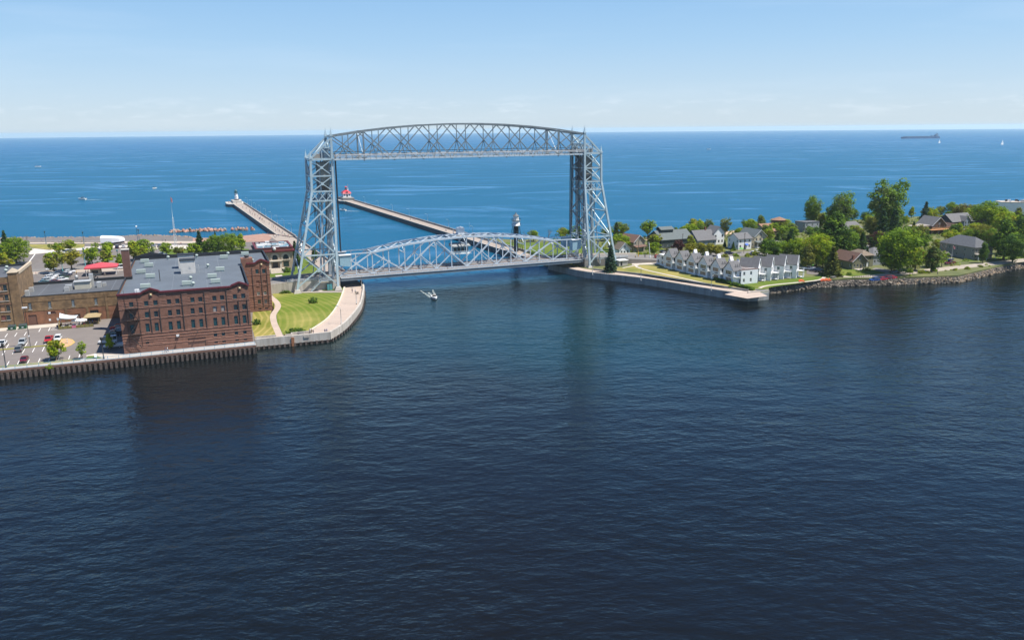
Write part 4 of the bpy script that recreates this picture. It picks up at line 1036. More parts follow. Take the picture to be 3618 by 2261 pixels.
    for a, b in ((36.4, 40.9), (42.5, 43.2), (44.8, 46)):
        for k in range(4): m_ = MB(); band(m_, a, b, 43.5, z(16.15 + 0.47 * k), 0.22, 0.07); m_.build('terracotta_stripe', M_TERRA, root)
        for k in range(2): m_ = MB(); band(m_, a, b, 43.5, z(5.4 + 0.8 * k), 0.24, 0.07); m_.build('terracotta_stripe', M_TERRA, root)
    for x, zt in ((8.2, 15.4), (10.8, 15.4), (17.2, 19.2), (23.5, 19.2), (29.8, 19.6), (33.1, 16), (35.6, 16)):
        MB().bar((x, -0.12, z(8.2)), (x, -0.12, z(zt)), 0.16).build('downpipe', M_FRAME, root)
    for x in (39.9, 42.9, 44.9): MB().bar((x, 43.38, z(4)), (x, 43.38, z(18.6)), 0.15).build('downpipe', M_FRAME, root)
    # coping: level, with two raised gables on the front and one on the wing
    def coping(x0, x1, y, gables, name='cornice'):
        pts = [(x0, 19.9)]
        for g0, gm, g1 in gables: pts += [(g0, 19.95), (g0 + 0.15, 20.3), (gm, 21.15), (g1 - 0.15, 20.3), (g1, 19.95)]
        pts.append((x1, 19.9)); m1 = MB(); m2 = MB()
        for (a, za), (b, zb2) in zip(pts, pts[1:]):
            m1.bar((a, y - 0.02, z(za) + 0.3), (b, y - 0.02, z(zb2) + 0.3), 0.62, 0.5, up=(0, 0, 1))
            if za > 19.96 or zb2 > 19.96:
                m2.add([(a, y, z(19.9)), (b, y, z(19.9)), (b, y, z(zb2) + 0.25), (a, y, z(za) + 0.25), (a, y + .3, z(19.9)), (b, y + .3, z(19.9)), (b, y + .3, z(zb2) + 0.25), (a, y + .3, z(za) + 0.25)], [(0, 1, 2, 3), (5, 4, 7, 6), (3, 2, 6, 7)])
        m1.build(name, M_REDTRIM, root); m2.build('gable', M_BRICK, root)
    coping(-0.2, W + 0.2, 0, [(6.5, 8.9, 11.3), (31.3, 33.7, 36.0)])
    coping(38.2, 46.2, 43.5, [(41.4, 43.2, 45.4)])
    em = MB().bb(-0.45, 0.45, -0.12, 0.0, -0.5, 0.5).mesh('emblem_plaque', mat('plaque_frame', (0.30, 0.17, 0.11), 0.8)); e2 = MB().lathe([(0.02, -0.28), (0.22, -0.2), (0.28, 0.05), (0.16, 0.25), (0.02, 0.3)], n=10).mesh('emblem', mat('emblem_cream', (0.70, 0.62, 0.36), 0.6))
    for x, y in ((8.9, 0), (33.8, 0), (43.3, 43.5)):
        e = link('emblem_plaque', em, root, (x, y - 0.03, z(19.6))); link('emblem', e2, e, (0, -0.12, 0))
    # black parapets at the back and along the inner side
    MB().bb(-0.1, 46.1, 73.3, 73.9, zr - 0.5, zr + 1.3).build('parapet', M_BLACKM, root)
    MB().prism([(0, 73.2), (11.5, 73.2), (11.5, 73.95), (0, 73.95)], zr + 1.3, zr + 1.302).build('parapet_cap', M_BLACKM, root)
    MB().add([(0, 73.25, zr + 1.3), (5.5, 73.25, zr + 2.7), (11.5, 73.25, zr + 1.3), (0, 73.85, zr + 1.3), (5.5, 73.85, zr + 2.7), (11.5, 73.85, zr + 1.3)], [(0, 2, 1), (3, 4, 5), (0, 1, 4, 3), (1, 2, 5, 4)]).build('parapet_gable', M_BLACKM, root)
    MB().bb(W - 0.1, W + 0.35, 0.6, 43.2, zr + 0.7, zr + 1.0).build('parapet', M_BLACKM, root)
    MB().bb(45.8, 46.3, 44.2, 73.2, zr + 0.7, zr + 1.0).build('parapet', M_BLACKM, root)
    MB().bb(-0.1, 0.3, 0.6, 73.2, zr + 0.7, zr + 0.85).build('parapet', M_BLACKM, root)
    # chimney, penthouses, rooftop plant
    ch = MB().bb(-0.3, 1.9, 30, 32.2, zr - 1, z(29.2)).build('chimney', mat('chimney_brick', (0.17, 0.085, 0.066), 0.9, 0.12, 0.8), root)
    MB().bb(-0.4, 2.0, 29.9, 32.3, z(29.2), z(29.5)).build('chimney_cap', M_CONC, ch)
    MB().bb(-0.4, 2.0, 29.8, 32.4, zr - .5, zr + 0.9).build('flashing', M_BLACKM, ch)
    stucco = mat('weathered_stucco', (0.62, 0.59, 0.54), 0.9, 0.12, 0.5)
    p1 = MB().bb(16.7, 21.3, 34, 38, zr, z(24.0)).build('penthouse', stucco, root); MB().bb(16.5, 21.5, 33.8, 38.2, z(24.0), z(24.3)).build('penthouse_roof', M_BLACKM, p1)
    MB().bb(19.3, 19.9, 33.95, 34.0, zr + 1.6, zr + 2.3).build('hatch', M_UNITW, p1)
    p2 = MB().bb(15.8, 20.9, 46, 49.5, zr, z(24.2)).build('penthouse', stucco, root); MB().bb(15.6, 21.1, 45.8, 49.7, z(24.2), z(24.45)).build('penthouse_roof', M_BLACKM, p2)
    p3 = MB().bb(36.5, 40.5, 44.0, 47.5, zr, z(22.0)).build('penthouse', M_BRICK, root); MB().lathe([(0.9, 0), (0.6, 0.2), (0.8, 0.5), (1.0, 0.9), (0.5, 1.0)], (38.6, 45.5, z(22)), 12).build('tank_lid', M_FRAME, p3)
    MB().bar((21.5, 36, zr + 2.4), (22.4, 36, zr + 2.4), 0.1).bar((22.4, 36, zr), (22.4, 36, zr + 2.4), 0.1).bar((22.4, 34.4, zr), (22.4, 34.4, zr + 2.4), 0.1).bar((22.4, 34.4, zr + 2.4), (22.4, 36, zr + 2.4), 0.1).build('pipe_rack', M_UNITW, root)
    for x, y in ((4.0, 64), (5.9, 53.6), (4.1, 40), (7.5, 29.4), (7, 10.6), (18.8, 10.6), (29.2, 34), (26.4, 21), (27.2, 10.6), (31.3, 62.4), (39.1, 67.5)): link('rooftop_unit', UNIT, root, (x, y + 0.5, zr))
    for x, y in ((11.7, 69.9), (21.7, 69.5), (19.8, 20), (20.6, 9.1), (25.3, 43.9), (33, 70.5), (40.6, 46.2 + 3)): link('roof_vent', VENT, root, (x, y, zr))
    MB().bb(4.4, 5.6, 4.4, 5.4, zr, zr + 1.0).build('roof_hatch', M_WHITE, root)
    MB().bar((10.6, 23.2, zr), (10.6, 23.2, zr + 3.6), 0.22).build('vent_pipe', M_FRAME, root)
    MB().bar((40.8, 52, zr), (40.8, 52, zr + 2.2), 0.25).build('vent_pipe', mat('teal_pipe', (0.2, 0.42, 0.42), 0.6), root)
    # iron fire escape at the left of the front
    fe = MB()
    for zf in (8.2, 12.5, 16.0):
        fe.bb(1.8, 5.2, -1.2, -0.05, z(zf), z(zf) + 0.08)
        for x in (1.8, 3.5, 5.2): fe.bar((x, -1.2, z(zf)), (x, -1.2, z(zf) + 1.1), 0.07)
        fe.bar((1.8, -1.2, z(zf) + 1.1), (5.2, -1.2, z(zf) + 1.1), 0.06); fe.bar((1.8, -1.2, z(zf) + .6), (5.2, -1.2, z(zf) + .6), 0.05)
    for (xa, za, xb, zb3) in ((2, 8.2, 5, 12.5), (5, 12.5, 2.2, 16.0), (5, 4.2, 2, 8.2)):
        for yy in (-1.1, -0.5): fe.bar((xa, yy, z(za)), (xb, yy, z(zb3)), 0.12)
        for k in range(9): t = k / 9; fe.bar((xa + (xb - xa) * t, -1.1, z(za + (zb3 - za) * t)), (xa + (xb - xa) * t, -0.5, z(za + (zb3 - za) * t)), 0.1)
    for x in (1.8, 5.2): fe.bar((x, -0.15, z(4.5)), (x, -0.15, z(21.5)), 0.07)
    fe.build('fire_escape', mat('iron_escape', (0.05, 0.035, 0.032), 0.8), root)
    for x, zl in ((15.4, 6.5), (20.6, 7.4)):
        MB().bar((x, 0, z(zl)), (x, -1.1, z(zl) + 0.1), 0.09).box((x, -1.1, z(zl) - 0.25), (0.4, 0.4, 0.3)).build('wall_lamp', M_FRAME, root)
    MB().bb(14.6, 15.4, -0.35, 0, z(6.3), z(6.9)).build('wall_unit', M_WHITE, root)
    MB().bb(36.4, 37.1, 27.5, 29.8, 0, 3.2).build('duct', M_UNITW, root)
    return root
warehouse()
# tan brick buildings beyond the car park
def tan_low():
    root = thing('tan_brick_building', 'low tan brick building with dark flat roof between two taller buildings', 'building', NF(-20, 53, GN), NF.ang)
    z = lambda a: a - GN; X = lambda x: x + 20; Q = lambda x: x + 34.9
    ops = [(Q(x), z(7.8), 0.95, 2.25, 'w', M_BLIND) for x in (-32.8, -26.9, -19.8, -12.7)] + [(Q(-5.5), z(7.8), 0.95, 2.25, 'w')]
    ops += [(Q(-14.5), z(4.2), 2.7, 1.75, 'r'), (Q(-19.4), 0.3, 1.8, 2.3, 'p', mat('brown_door', (0.17, 0.085, 0.06), 0.7)), (Q(-33.3), 0.05, 2.5, 3.5, 'p', mat('brown_door', (0.17, 0.085, 0.06), 0.7)), (Q(-27.6), z(5.7), 2.6, 0.9, 'p', mat('old_sign_board', (0.16, 0.07, 0.055), 0.8))]
    w = MB(); lo = [o for o in ops if o[1] < z(7)]; hi = [o for o in ops if o[1] >= z(7)]
    facade(w, root, (X(-34.9), 0), 0, 34.9, z(7.0), z(12.2), hi, sill=M_CONC)
    facade(w, root, (X(-34.9), 0), 0, 34.9, 0, z(7.0), lo, mi=1, sill=None)
    facade(w, root, (X(0), 26), math.pi, 34.9, 0, z(12.2))
    facade(w, root, (X(-34.9), 26), -math.pi / 2, 26, 0, z(12.2))
    w.build('wall', [M_TANB, M_REDB], root)
    rf = MB().bb(X(-34.8), X(-0.05), 0.3, 25.8, z(11.6), z(11.9)).build('roof', M_MEMB2, root)
    MB().bb(X(-35), X(-0.1), 25.6, 26.2, z(11.7), z(12.9)).build('parapet', M_BLACKM, root)
    MB().bb(X(-35), X(-0.1), -0.06, 0.3, z(12.2), z(12.4)).build('coping', M_BLACKM, root)
    for zz, h in ((7.15, 0.2), (10.35, 0.14)):
        b = MB(); band(b, X(-34.9), X(-0.1), 0, z(zz), h, 0.08); b.build('belt_course', M_TANB, root)
    MB().bar((X(-34.5), -0.15, 0), (X(-34.5), -0.15, z(12)), 0.2).build('downpipe', M_FRAME, root)
    for x in (-21.8, -15.2, -9.0): MB().bb(X(x) - 0.35, X(x) + 0.35, -0.12, 0, 0, z(7.1) if x < -10 else z(12)).build('pilaster', M_TANB, root)
    for x in (-27, -24.6): MB().bb(X(x) - .3, X(x) + .3, -0.05, 0, 1.0, 1.7).build('plaque', M_WHITE, root)
    MB().bb(X(-27) - .2, X(-27) + .5, -0.1, 0, z(5.85), z(6.5)).build('sign', M_WHITE, root)
    zr = z(11.9)
    # kitchen extract plant on the roof
    MB().bb(X(-19.6), X(-14.6), 10, 13.5, zr, zr + 2.6).build('plant_room', mat('cream_panel', (0.55, 0.52, 0.42), 0.7, 0.08, 1), root)
    MB().bb(X(-19.9), X(-14.3), 9.7, 13.8, zr + 2.6, zr + 2.75).build('plant_room_roof', M_UNITW, root)
    MB().lathe([(0.45, 0), (0.45, 2.2), (0.6, 2.3), (0.6, 3.0), (0.3, 3.2)], (X(-19.2), 14.6, zr + 1.2), 10).build('flue', M_UNITW, root)
    MB().bb(X(-15.2), X(-13.9), 14, 15.4, zr, zr + 4.6).build('flue', M_UNITW, root)
    for x, y, sx, sy, h in ((-22.5, 9.6, 2.2, 1.6, 1.8), (-22.6, 7.4, 1.6, 1.2, 1.4), (-12.6, 10.6, 1.4, 2.4, 1.9), (-11, 13.2, 1.2, 1.0, 1.2), (-34, 11, 1.4, 1.2, 1.6), (-33.9, 3.4, 1.2, 1.6, 1.9), (-2.2, 5.2, 2.6, 1.6, 1.9)):
        MB().bb(X(x), X(x + sx), y, y + sy, zr, zr + h).build('rooftop_unit', M_UNITW, root)
    for x, y, sx, sy, h in ((-9.6, 31, 3.2, 1.8, 1.4), (-6.2, 33, 2.6, 1.8, 1.5), (-4.6, 30.6, 3.2, 2.0, 2.0)): pass
    for k in range(4): MB().bb(X(-30 + 7.5 * k), X(-29.85 + 7.5 * k), 0.5, 25.5, zr, zr + 0.012).build('membrane_seam', mat('seam_pale', (0.16, 0.18, 0.20), 0.8), rf)
    return root
tan_low()
def tan_tall():
    root = thing('tan_brick_building', 'taller tan brick building with pyramid-capped corner pier at the car park edge', 'building', NF(-50, 52, GN), NF.ang)
    z = lambda a: a - GN; X = lambda x: x + 50; Q = lambda x: x + 68
    ops = []
    for zz in (8.0, 11.6, 15.0):
        for x in (-40.6, -47, -53): ops += [(Q(x) + 1.5, z(zz), 1.1, 2.0, 'w'), (Q(x) - 0.2, z(zz), 1.5, 2.0, 'p', mat('infill_brick', (0.36, 0.20, 0.11), 0.9, 0.15, 1.0))]
    for x in (-40.8, -47, -53): ops += [(Q(x) + 1.3, z(5.0), 1.2, 1.7, 'w'), (Q(x) - 0.2, z(5.0), 1.4, 1.7, 'p', mat('infill_red', (0.22, 0.08, 0.06), 0.9))]
    w = MB(); facade(w, root, (X(-68), 0), 0, 33, 0, z(19.6), ops, sill=M_CONC)
    facade(w, root, (X(-35), 0), math.pi / 2, 28, 0, z(19.6)); facade(w, root, (X(-35), 28), math.pi, 33, 0, z(19.6)); facade(w, root, (X(-68), 28), -math.pi / 2, 28, 0, z(19.6))
    w.build('wall', M_TANB, root)
    MB().bb(X(-67.8), X(-35.2), 0.2, 27.8, z(18.9), z(19.2)).build('roof', M_MEMB2, root)
    MB().bb(X(-68), X(-35), 27.7, 28.2, z(19.0), z(19.9)).build('parapet', M_BLACKM, root)
    pr = MB().bb(X(-37.2), X(-34.6), -0.25, 3.6, 0, z(21.0)).build('corner_pier', M_TANB, root)
    MB().add([(X(-37.5), -0.5, z(21)), (X(-34.3), -0.5, z(21)), (X(-34.3), 3.9, z(21)), (X(-37.5), 3.9, z(21)), (X(-35.9), 1.7, z(22.4))], [(0, 1, 4), (1, 2, 4), (2, 3, 4), (3, 0, 4), (3, 2, 1, 0)]).build('pyramid_cap', mat('cap_stone', (0.38, 0.32, 0.24), 0.85, 0.1, 1), pr)
    MB().bb(X(-35.6), X(-34.8), 4, 28, z(19.6), z(20.6)).build('parapet_wall', mat('buff_render', (0.52, 0.42, 0.30), 0.9, 0.08, 0.6), root)
    for zz in (10.4, 13.9, 17.4):
        b = MB(); band(b, X(-68), X(-37.3), 0, z(zz), 0.2, 0.1); b.build('belt_course', M_BRICK, root)
    for x, y in ((-40, 12), (-43.5, 6), (-41.2, 20)): link('roof_vent', VENT, root, (X(x), y, z(19.2)))
    return root
tan_tall()
# museum in buff stone with three arches and a dark red cornice
def museum():
    o = NF(54.8, 130, GN); root = thing('stone_museum', 'buff stone building with three arched windows and dark red cornice', 'building', o, NF.ang)
    ST = mat('buff_stone', (0.40, 0.31, 0.22), 0.85, 0.12, 0.7); STD = mat('buff_stone_dark', (0.30, 0.23, 0.165), 0.9, 0.12, 0.7); PALE = mat('pale_arch_stone', (0.52, 0.46, 0.37), 0.85, 0.06, 1)
    w = MB(); hw = 8.2; zc = 8.9
    ops = [(hw - 1.2, 1.6, 2.4, 3.0, 'p', M_FRAME), (hw + 3.6, 1.8, 2.6, 2.4, 'w'), (hw - 6.2, 1.8, 2.6, 2.4, 'w')]
    ops += [(hw + dx - 1.15, 5.3, 2.3, 1.2, 'w') for dx in (-4.9, 0, 4.9)]
    facade(w, root, (-hw, 0), 0, 2 * hw, 0, zc, ops)
    facade(w, root, (hw, 0), math.pi / 2, 22, 0, zc, [(3 + 5 * k, 2, 1.6, 2.4, 'w') for k in range(4)] + [(3 + 5 * k, 5.4, 1.6, 2.2, 'w') for k in range(4)])
    facade(w, root, (hw, 22), math.pi, 2 * hw, 0, zc); facade(w, root, (-hw, 22), -math.pi / 2, 22, 0, zc, [(3 + 5 * k, 5.4, 1.6, 2.2, 'w') for k in range(4)])
    w.build('wall', ST, root)
    for dx in (-4.9, 0, 4.9):
        m1, m2 = MB(), MB(); n = 14; g = [(dx + 1.15 * math.cos(math.pi * k / n), 0.02 - 0.1, 6.5 + 1.15 * math.sin(math.pi * k / n)) for k in range(n + 1)]
        m1.add(g, [tuple(range(n + 1))]); a = m1.build('arch_window', M_GLASSD, root)
        for r0, r1, y in ((1.15, 1.5, -0.16), (1.6, 2.0, -0.12)):
            for k in range(n):
                t0, t1 = math.pi * k / n, math.pi * (k + 1) / n
                q = [(dx + r * math.cos(t), yy, 6.5 + r * math.sin(t)) for yy in (y, 0.0) for r, t in ((r0, t0), (r1, t0), (r1, t1), (r0, t1))]
                m2.add(q, [(0, 1, 2, 3), (1, 5, 6, 2), (4, 0, 3, 7)])
        m2.build('arch_ring', PALE, a)
        MB().bb(dx - 1.9, dx + 1.9, -0.25, 0, 4.95, 5.25).build('sill', PALE, a)
        for e in (-1.75, 1.75): MB().bb(dx + e - 0.25, dx + e + 0.25, -0.18, 0, 5.25, 6.5).build('pilaster', PALE, a)
    MB().bb(-8.6, 8.6, -0.5, 22.5, zc, zc + 0.25).bb(-9.1, 9.1, -1.0, 23.0, zc + 0.25, zc + 0.75).build('cornice', M_REDTRIM, root)
    for s_ in ((-8.3, 8.3, -0.3, 0.2), (-8.3, 8.3, 21.8, 22.3), (-8.3, -7.8, 0.2, 21.8), (7.8, 8.3, 0.2, 21.8)): MB().bb(*s_, zc + 0.75, zc + 2.0).build('parapet', mat('parapet_red_brick', (0.20, 0.07, 0.055), 0.85, 0.1, 1), root)
    for s_ in ((-8.5, 8.5, -0.45, 0.35), (-8.5, 8.5, 21.65, 22.45), (-8.5, -7.65, 0.35, 21.65), (7.65, 8.5, 0.35, 21.65)): MB().bb(*s_, zc + 2.0, zc + 2.25).build('coping', M_REDTRIM, root)
    MB().lathe([(0.02, -0.8), (0.55, -0.6), (0.8, 0), (0.55, 0.6), (0.02, 0.8)], (0, -0.7, zc + 1.6), 12).build('crest', mat('crest_grey', (0.55, 0.55, 0.52), 0.6), root)
    MB().bb(-7.8, 7.8, 0.2, 21.8, zc + 0.5, zc + 0.9).build('roof', M_UNITW, root)
    rnd = random.Random(11)
    for i in range(9):
        y = 1.8 + 2.1 * i; x = -7
        while x < 6.6:
            L = rnd.uniform(1.0, 3.4); MB().bb(x, min(7.3, x + L), y, y + rnd.uniform(0.8, 1.4), zc + 0.9, zc + rnd.uniform(1.9, 2.9)).build('rooftop_duct', rnd.choice([M_WHITE, M_WHITE, M_UNITW, M_BLUEBOX, M_MEMB2]), root); x += L + rnd.uniform(0.2, 0.9)
    MB().bb(-2.9, 2.9, -1.6, 0, 4.45, 4.9).bb(-3.2, 3.2, -1.9, 0, 4.9, 5.1).build('entrance_canopy', PALE, root)
    for e in (-2.4, 2.4): MB().bb(e - 0.45, e + 0.45, -1.5, -0.6, 1.5, 4.45).build('column', PALE, root)
    for k in range(9): MB().bb(-2.4 - 0.05 * k, 2.4 + 0.05 * k, -2.5 - 0.55 * k, -1.9 - 0.55 * k + 0.3, 0, 1.45 - 0.16 * k).build('step', PALE, root)
    for e in (-3.4, 3.4): MB().bb(e - 0.7, e + 0.7, -4.8, -1.0, 0, 1.7).build('stair_block', PALE, root)
    MB().bb(-3.0, 3.0, -2.0, 0, 0, 1.5).build('landing', PALE, root)
    return root
museum()
def annex():
    root = thing('dark_annex', 'low black-walled annex with flat roof behind the warehouse', 'building', NF(38.5, 140, GN), NF.ang)
    w = MB(); walls4(w, root, -7.5, 6.5, 0, 18, 0, 4.8, front=[(2, 1, 1.2, 1.2), (7, 1, 1.2, 1.2)]); w.build('wall', M_BLACKM, root)
    MB().bb(-7.8, 6.8, -0.3, 18.3, 4.8, 5.1).build('roof', M_MEMB, root)
    MB().bb(0, 5, 8, 16, 5.1, 6.6).build('roof_lantern', M_MEMB2, root)
annex()
# ------------------------------------------------------------------ plants
def leaf_mat(name, c, c2=None, tr=0.42):
    if name in MATS: return MATS[name]
    m = bpy.data.materials.new(name); m.use_nodes = True
    nd, ln = m.node_tree.nodes, m.node_tree.links; nd.remove(nd['Principled BSDF'])
    out = nd['Material Output']; d = nd.new('ShaderNodeBsdfDiffuse'); t = nd.new('ShaderNodeBsdfTranslucent'); mx = nd.new('ShaderNodeMixShader')
    geo = nd.new('ShaderNodeNewGeometry'); n = nd.new('ShaderNodeTexNoise'); n.inputs['Scale'].default_value = 0.5; n.inputs['Detail'].default_value = 4
    ln.new(geo.outputs['Position'], n.inputs['Vector'])
    r = nd.new('ShaderNodeValToRGB'); c2 = c2 or tuple(x * 1.35 for x in c)
    r.color_ramp.elements[0].position = 0.36; c = (c[0] * 1.95, c[1] * 1.85, c[2] * 1.5); c2 = (c2[0] * 1.95, c2[1] * 1.85, c2[2] * 1.5); r.color_ramp.elements[0].color = (*[x * 0.72 for x in c], 1); r.color_ramp.elements[1].position = 0.64; r.color_ramp.elements[1].color = (*c2, 1)
    ln.new(n.outputs['Fac'], r.inputs[0]); ln.new(r.outputs[0], d.inputs[0]); ln.new(r.outputs[0], t.inputs[0])
    mx.inputs[0].default_value = tr; ln.new(d.outputs[0], mx.inputs[1]); ln.new(t.outputs[0], mx.inputs[2]); ln.new(mx.outputs[0], out.inputs[0])
    MATS[name] = m; return m
LEAF = {'bright': leaf_mat('leaf_bright', (0.125, 0.195, 0.016), (0.20, 0.265, 0.024)), 'mid': leaf_mat('leaf_mid', (0.075, 0.14, 0.018), (0.12, 0.19, 0.028)), 'deep': leaf_mat('leaf_deep', (0.034, 0.078, 0.022), (0.06, 0.11, 0.03)),
        'olive': leaf_mat('leaf_olive', (0.115, 0.135, 0.03), (0.17, 0.17, 0.04)), 'yellow': leaf_mat('leaf_yellow', (0.15, 0.165, 0.018), (0.23, 0.22, 0.03)), 'spruce': leaf_mat('leaf_spruce', (0.022, 0.05, 0.028), (0.04, 0.075, 0.042), 0.12),
        'blue': leaf_mat('leaf_blue_spruce', (0.035, 0.07, 0.055), (0.06, 0.10, 0.08), 0.12), 'purple': leaf_mat('leaf_purple', (0.045, 0.022, 0.028), (0.07, 0.035, 0.04)), 'willow': leaf_mat('leaf_willow', (0.085, 0.12, 0.045), (0.12, 0.155, 0.06)), 'cedar': leaf_mat('leaf_cedar', (0.05, 0.068, 0.022), (0.08, 0.095, 0.035), 0.15)}
M_BARK = mat('bark', (0.09, 0.07, 0.055), 0.95, 0.2, 2.0)
M_BARKG = mat('bare_twigs', (0.16, 0.13, 0.115), 0.95, 0.15, 2.0)
def trunk_mb(rnd, h, r, limbs, spread, lean=0.0):
    mb = MB(); pts = [Vector((0, 0, -0.3))]; n = 5
    for k in range(1, n + 1): pts.append(Vector((rnd.uniform(-.05, .05) * h * 0.4 + lean * k / n, rnd.uniform(-.05, .05) * h * 0.4, h * k / n)))
    mb.tube(pts, r, 7, r2=r * 0.35); tips = []
    for i in range(limbs):
        t = rnd.uniform(0.35, 0.95); a = 2 * math.pi * (i + rnd.random() * 0.6) / limbs; s = pts[min(n - 1, int(t * n))].lerp(pts[min(n, int(t * n) + 1)], t * n % 1)
        e = s + Vector((math.cos(a) * spread * (1.15 - 0.5 * t), math.sin(a) * spread * (1.15 - 0.5 * t), spread * rnd.uniform(0.35, 0.9)))
        m = s.lerp(e, 0.5) + Vector((0, 0, -spread * 0.08)); mb.tube([s, m, e], r * 0.4, 5, r2=r * 0.1); tips.append(e)
    return mb, tips
def leaves(mb, c, rad, n, size, rnd, mi=0, flat=1.0):
    for _ in range(n):
        d = Vector((rnd.gauss(0, 1), rnd.gauss(0, 1), rnd.gauss(0, 1))).normalized(); p = Vector(c) + Vector((d.x * rad, d.y * rad, d.z * rad * flat)) * rnd.uniform(0.55, 1.0) ** 0.5
        nrm = (d + Vector((rnd.uniform(-.55, .55), rnd.uniform(-.55, .55), rnd.uniform(.1, 1.1)))).normalized()
        u = nrm.orthogonal().normalized(); v = nrm.cross(u); a = rnd.uniform(0, 6.28); u, v = u * math.cos(a) + v * math.sin(a), v * math.cos(a) - u * math.sin(a)
        s = size * rnd.uniform(0.6, 1.3); w = s * rnd.uniform(0.5, 0.9)
        mb.add([p - u * s * 0.5, p + v * w * 0.5, p + u * s * 0.5, p - v * w * 0.5], [(0, 1, 2, 3)], mi)
def broadleaf(seed, H, rad, base, clumps, per, leaf, shape='round', squash=1.0):
    """crown of many leaf clumps round the limbs, of uneven outline with gaps between"""
    rnd = random.Random(seed); tm, tips = trunk_mb(rnd, H * 0.72, 0.018 * H + 0.08, 7, rad * 0.75)
    cm = MB(); cz = base + (H - base) / 2; hz = (H - base) / 2
    lobes = [Vector((rnd.gauss(0, 1), rnd.gauss(0, 1), rnd.gauss(0, .8))).normalized() for _ in range(6)]
    for i in range(clumps):
        d = Vector((rnd.gauss(0, 1), rnd.gauss(0, 1), rnd.gauss(0, 1))).normalized()
        k = 0.72 + 0.30 * max(d.dot(l) for l in lobes) - (0.18 if rnd.random() < 0.3 else 0)
        q = rnd.random() ** 0.38
        zf = d.z * q * k; rr = rad
        if shape == 'cone': rr = rad * (1.0 - 0.42 * (zf + 1))
        if shape == 'vase': rr = rad * (0.78 + 0.35 * zf)
        p = Vector((d.x * rr * q * k, d.y * rr * q * k, cz + zf * hz))
        cr = rad * rnd.uniform(0.16, 0.30)
        leaves(cm, p, cr, per, leaf, rnd, 0 if rnd.random() < 0.62 else 1, 0.8)
    return tm.mesh('trunk', M_BARK), cm.mesh('crown', [LEAF['mid'], LEAF['bright']])
def conifer(seed, H, rad, base=0.6, tiers=20, dens=13, leaf=0.72):
    rnd = random.Random(seed); tm = MB(); tm.tube([(0, 0, -.3), (0, 0, H * 0.5), (0, 0, H)], 0.016 * H + .05, 6, r2=0.03); cm = MB()
    for t in range(tiers):
        f = t / tiers; z = base + (H - base) * f; r = rad * (1 - f) ** 0.85 * rnd.uniform(0.85, 1.12); nb = max(5, int(dens * (1 - f * 0.6)))
        for b in range(nb):
            a = 2 * math.pi * (b + rnd.random()) / nb; L = r * rnd.uniform(0.7, 1.12) + 0.15; m = max(3, int(L / (leaf * 0.45)))
            for j in range(m):
                q = (j + 0.6) / m; p = Vector((math.cos(a) * L * q, math.sin(a) * L * q, z - 0.30 * L * q * q + rnd.uniform(-.1, .1) + 0.12 * L * q))
                leaves(cm, p, leaf * 0.45 * (1.3 - q), 4, leaf, rnd, 0 if rnd.random() < 0.7 else 1, 0.5)
    return tm.mesh('trunk', M_BARK), cm.mesh('crown', [LEAF['spruce'], LEAF['deep']])
def bare(seed, H):
    rnd = random.Random(seed); tm = MB()
    def grow(p, d, L, r, lv):
        e = p + d * L; tm.tube([p, p.lerp(e, .5) + Vector((rnd.uniform(-.1, .1), rnd.uniform(-.1, .1), 0)) * L * .4, e], r, 5, r2=r * 0.55)
        if lv:
            for _ in range(rnd.choice((2, 3, 3))): grow(p.lerp(e, rnd.uniform(.55, 1)), (d + Vector((rnd.gauss(0, .5), rnd.gauss(0, .5), rnd.uniform(-.1, .5)))).normalized(), L * rnd.uniform(.55, .8), r * .55, lv - 1)
    grow(Vector((0, 0, -.2)), Vector((0, 0, 1)), H * 0.33, 0.02 * H, 5)
    return tm.mesh('branches', M_BARKG)
BL = [broadleaf(21 + i, *a) for i, a in enumerate([(8, 3.4, 1.2, 80, 40, 0.5, 'round'), (8, 3.2, 0.9, 70, 40, 0.5, 'cone'), (8, 3.7, 1.6, 62, 40, 0.5, 'vase'), (8, 3.0, 1.7, 40, 30, 0.48, 'round'), (16, 6.6, 1.2, 150, 52, 0.62, 'round'), (20, 7.0, 2.6, 150, 52, 0.68, 'vase'), (14, 5.0, 0.6, 130, 50, 0.6, 'cone'), (18, 5.4, 3.0, 90, 46, 0.62, 'vase')])]
CO = [conifer(5, 12, 3.0), conifer(6, 12, 2.5, tiers=22, dens=13), conifer(9, 10, 2.9, 0.3, 15, 15, 0.75)]
TH = [8, 8, 8, 8, 16, 20, 14, 18]
BARE = [bare(3, 9), bare(4, 9)]
def tree(k, p, h, label, leaf=('mid', 'bright'), sx=1.0, group=None, conif=False, name=None, rz=None):
    tm, cm = (CO if conif else BL)[k]; s = h / ((12, 12, 10)[k] if conif else TH[k])
    o = thing(name or ('spruce_tree' if conif else 'broadleaf_tree'), label, 'tree', p, random.uniform(0, 6.28) if rz is None else rz, group, (s * sx, s * sx, s))
    link('trunk', tm, o); c = link('crown', cm, o)
    setmat(c, 0, LEAF[leaf[0]]); setmat(c, 1, LEAF[leaf[1]])
    return o
def bush_mesh(seed, rx, ry, rz, n, leaf):
    rnd = random.Random(seed); mb = MB()
    for i in range(n):
        d = Vector((rnd.gauss(0, 1), rnd.gauss(0, 1), abs(rnd.gauss(0, 1)))).normalized(); q = rnd.random() ** .4
        leaves(mb, (d.x * rx * q, d.y * ry * q, d.z * rz * q * rnd.uniform(.85, 1.05) + .1), 0.42, 15, leaf, rnd, 0 if rnd.random() < .6 else 1)
    return mb.mesh('foliage', [LEAF['deep'], LEAF['mid']])
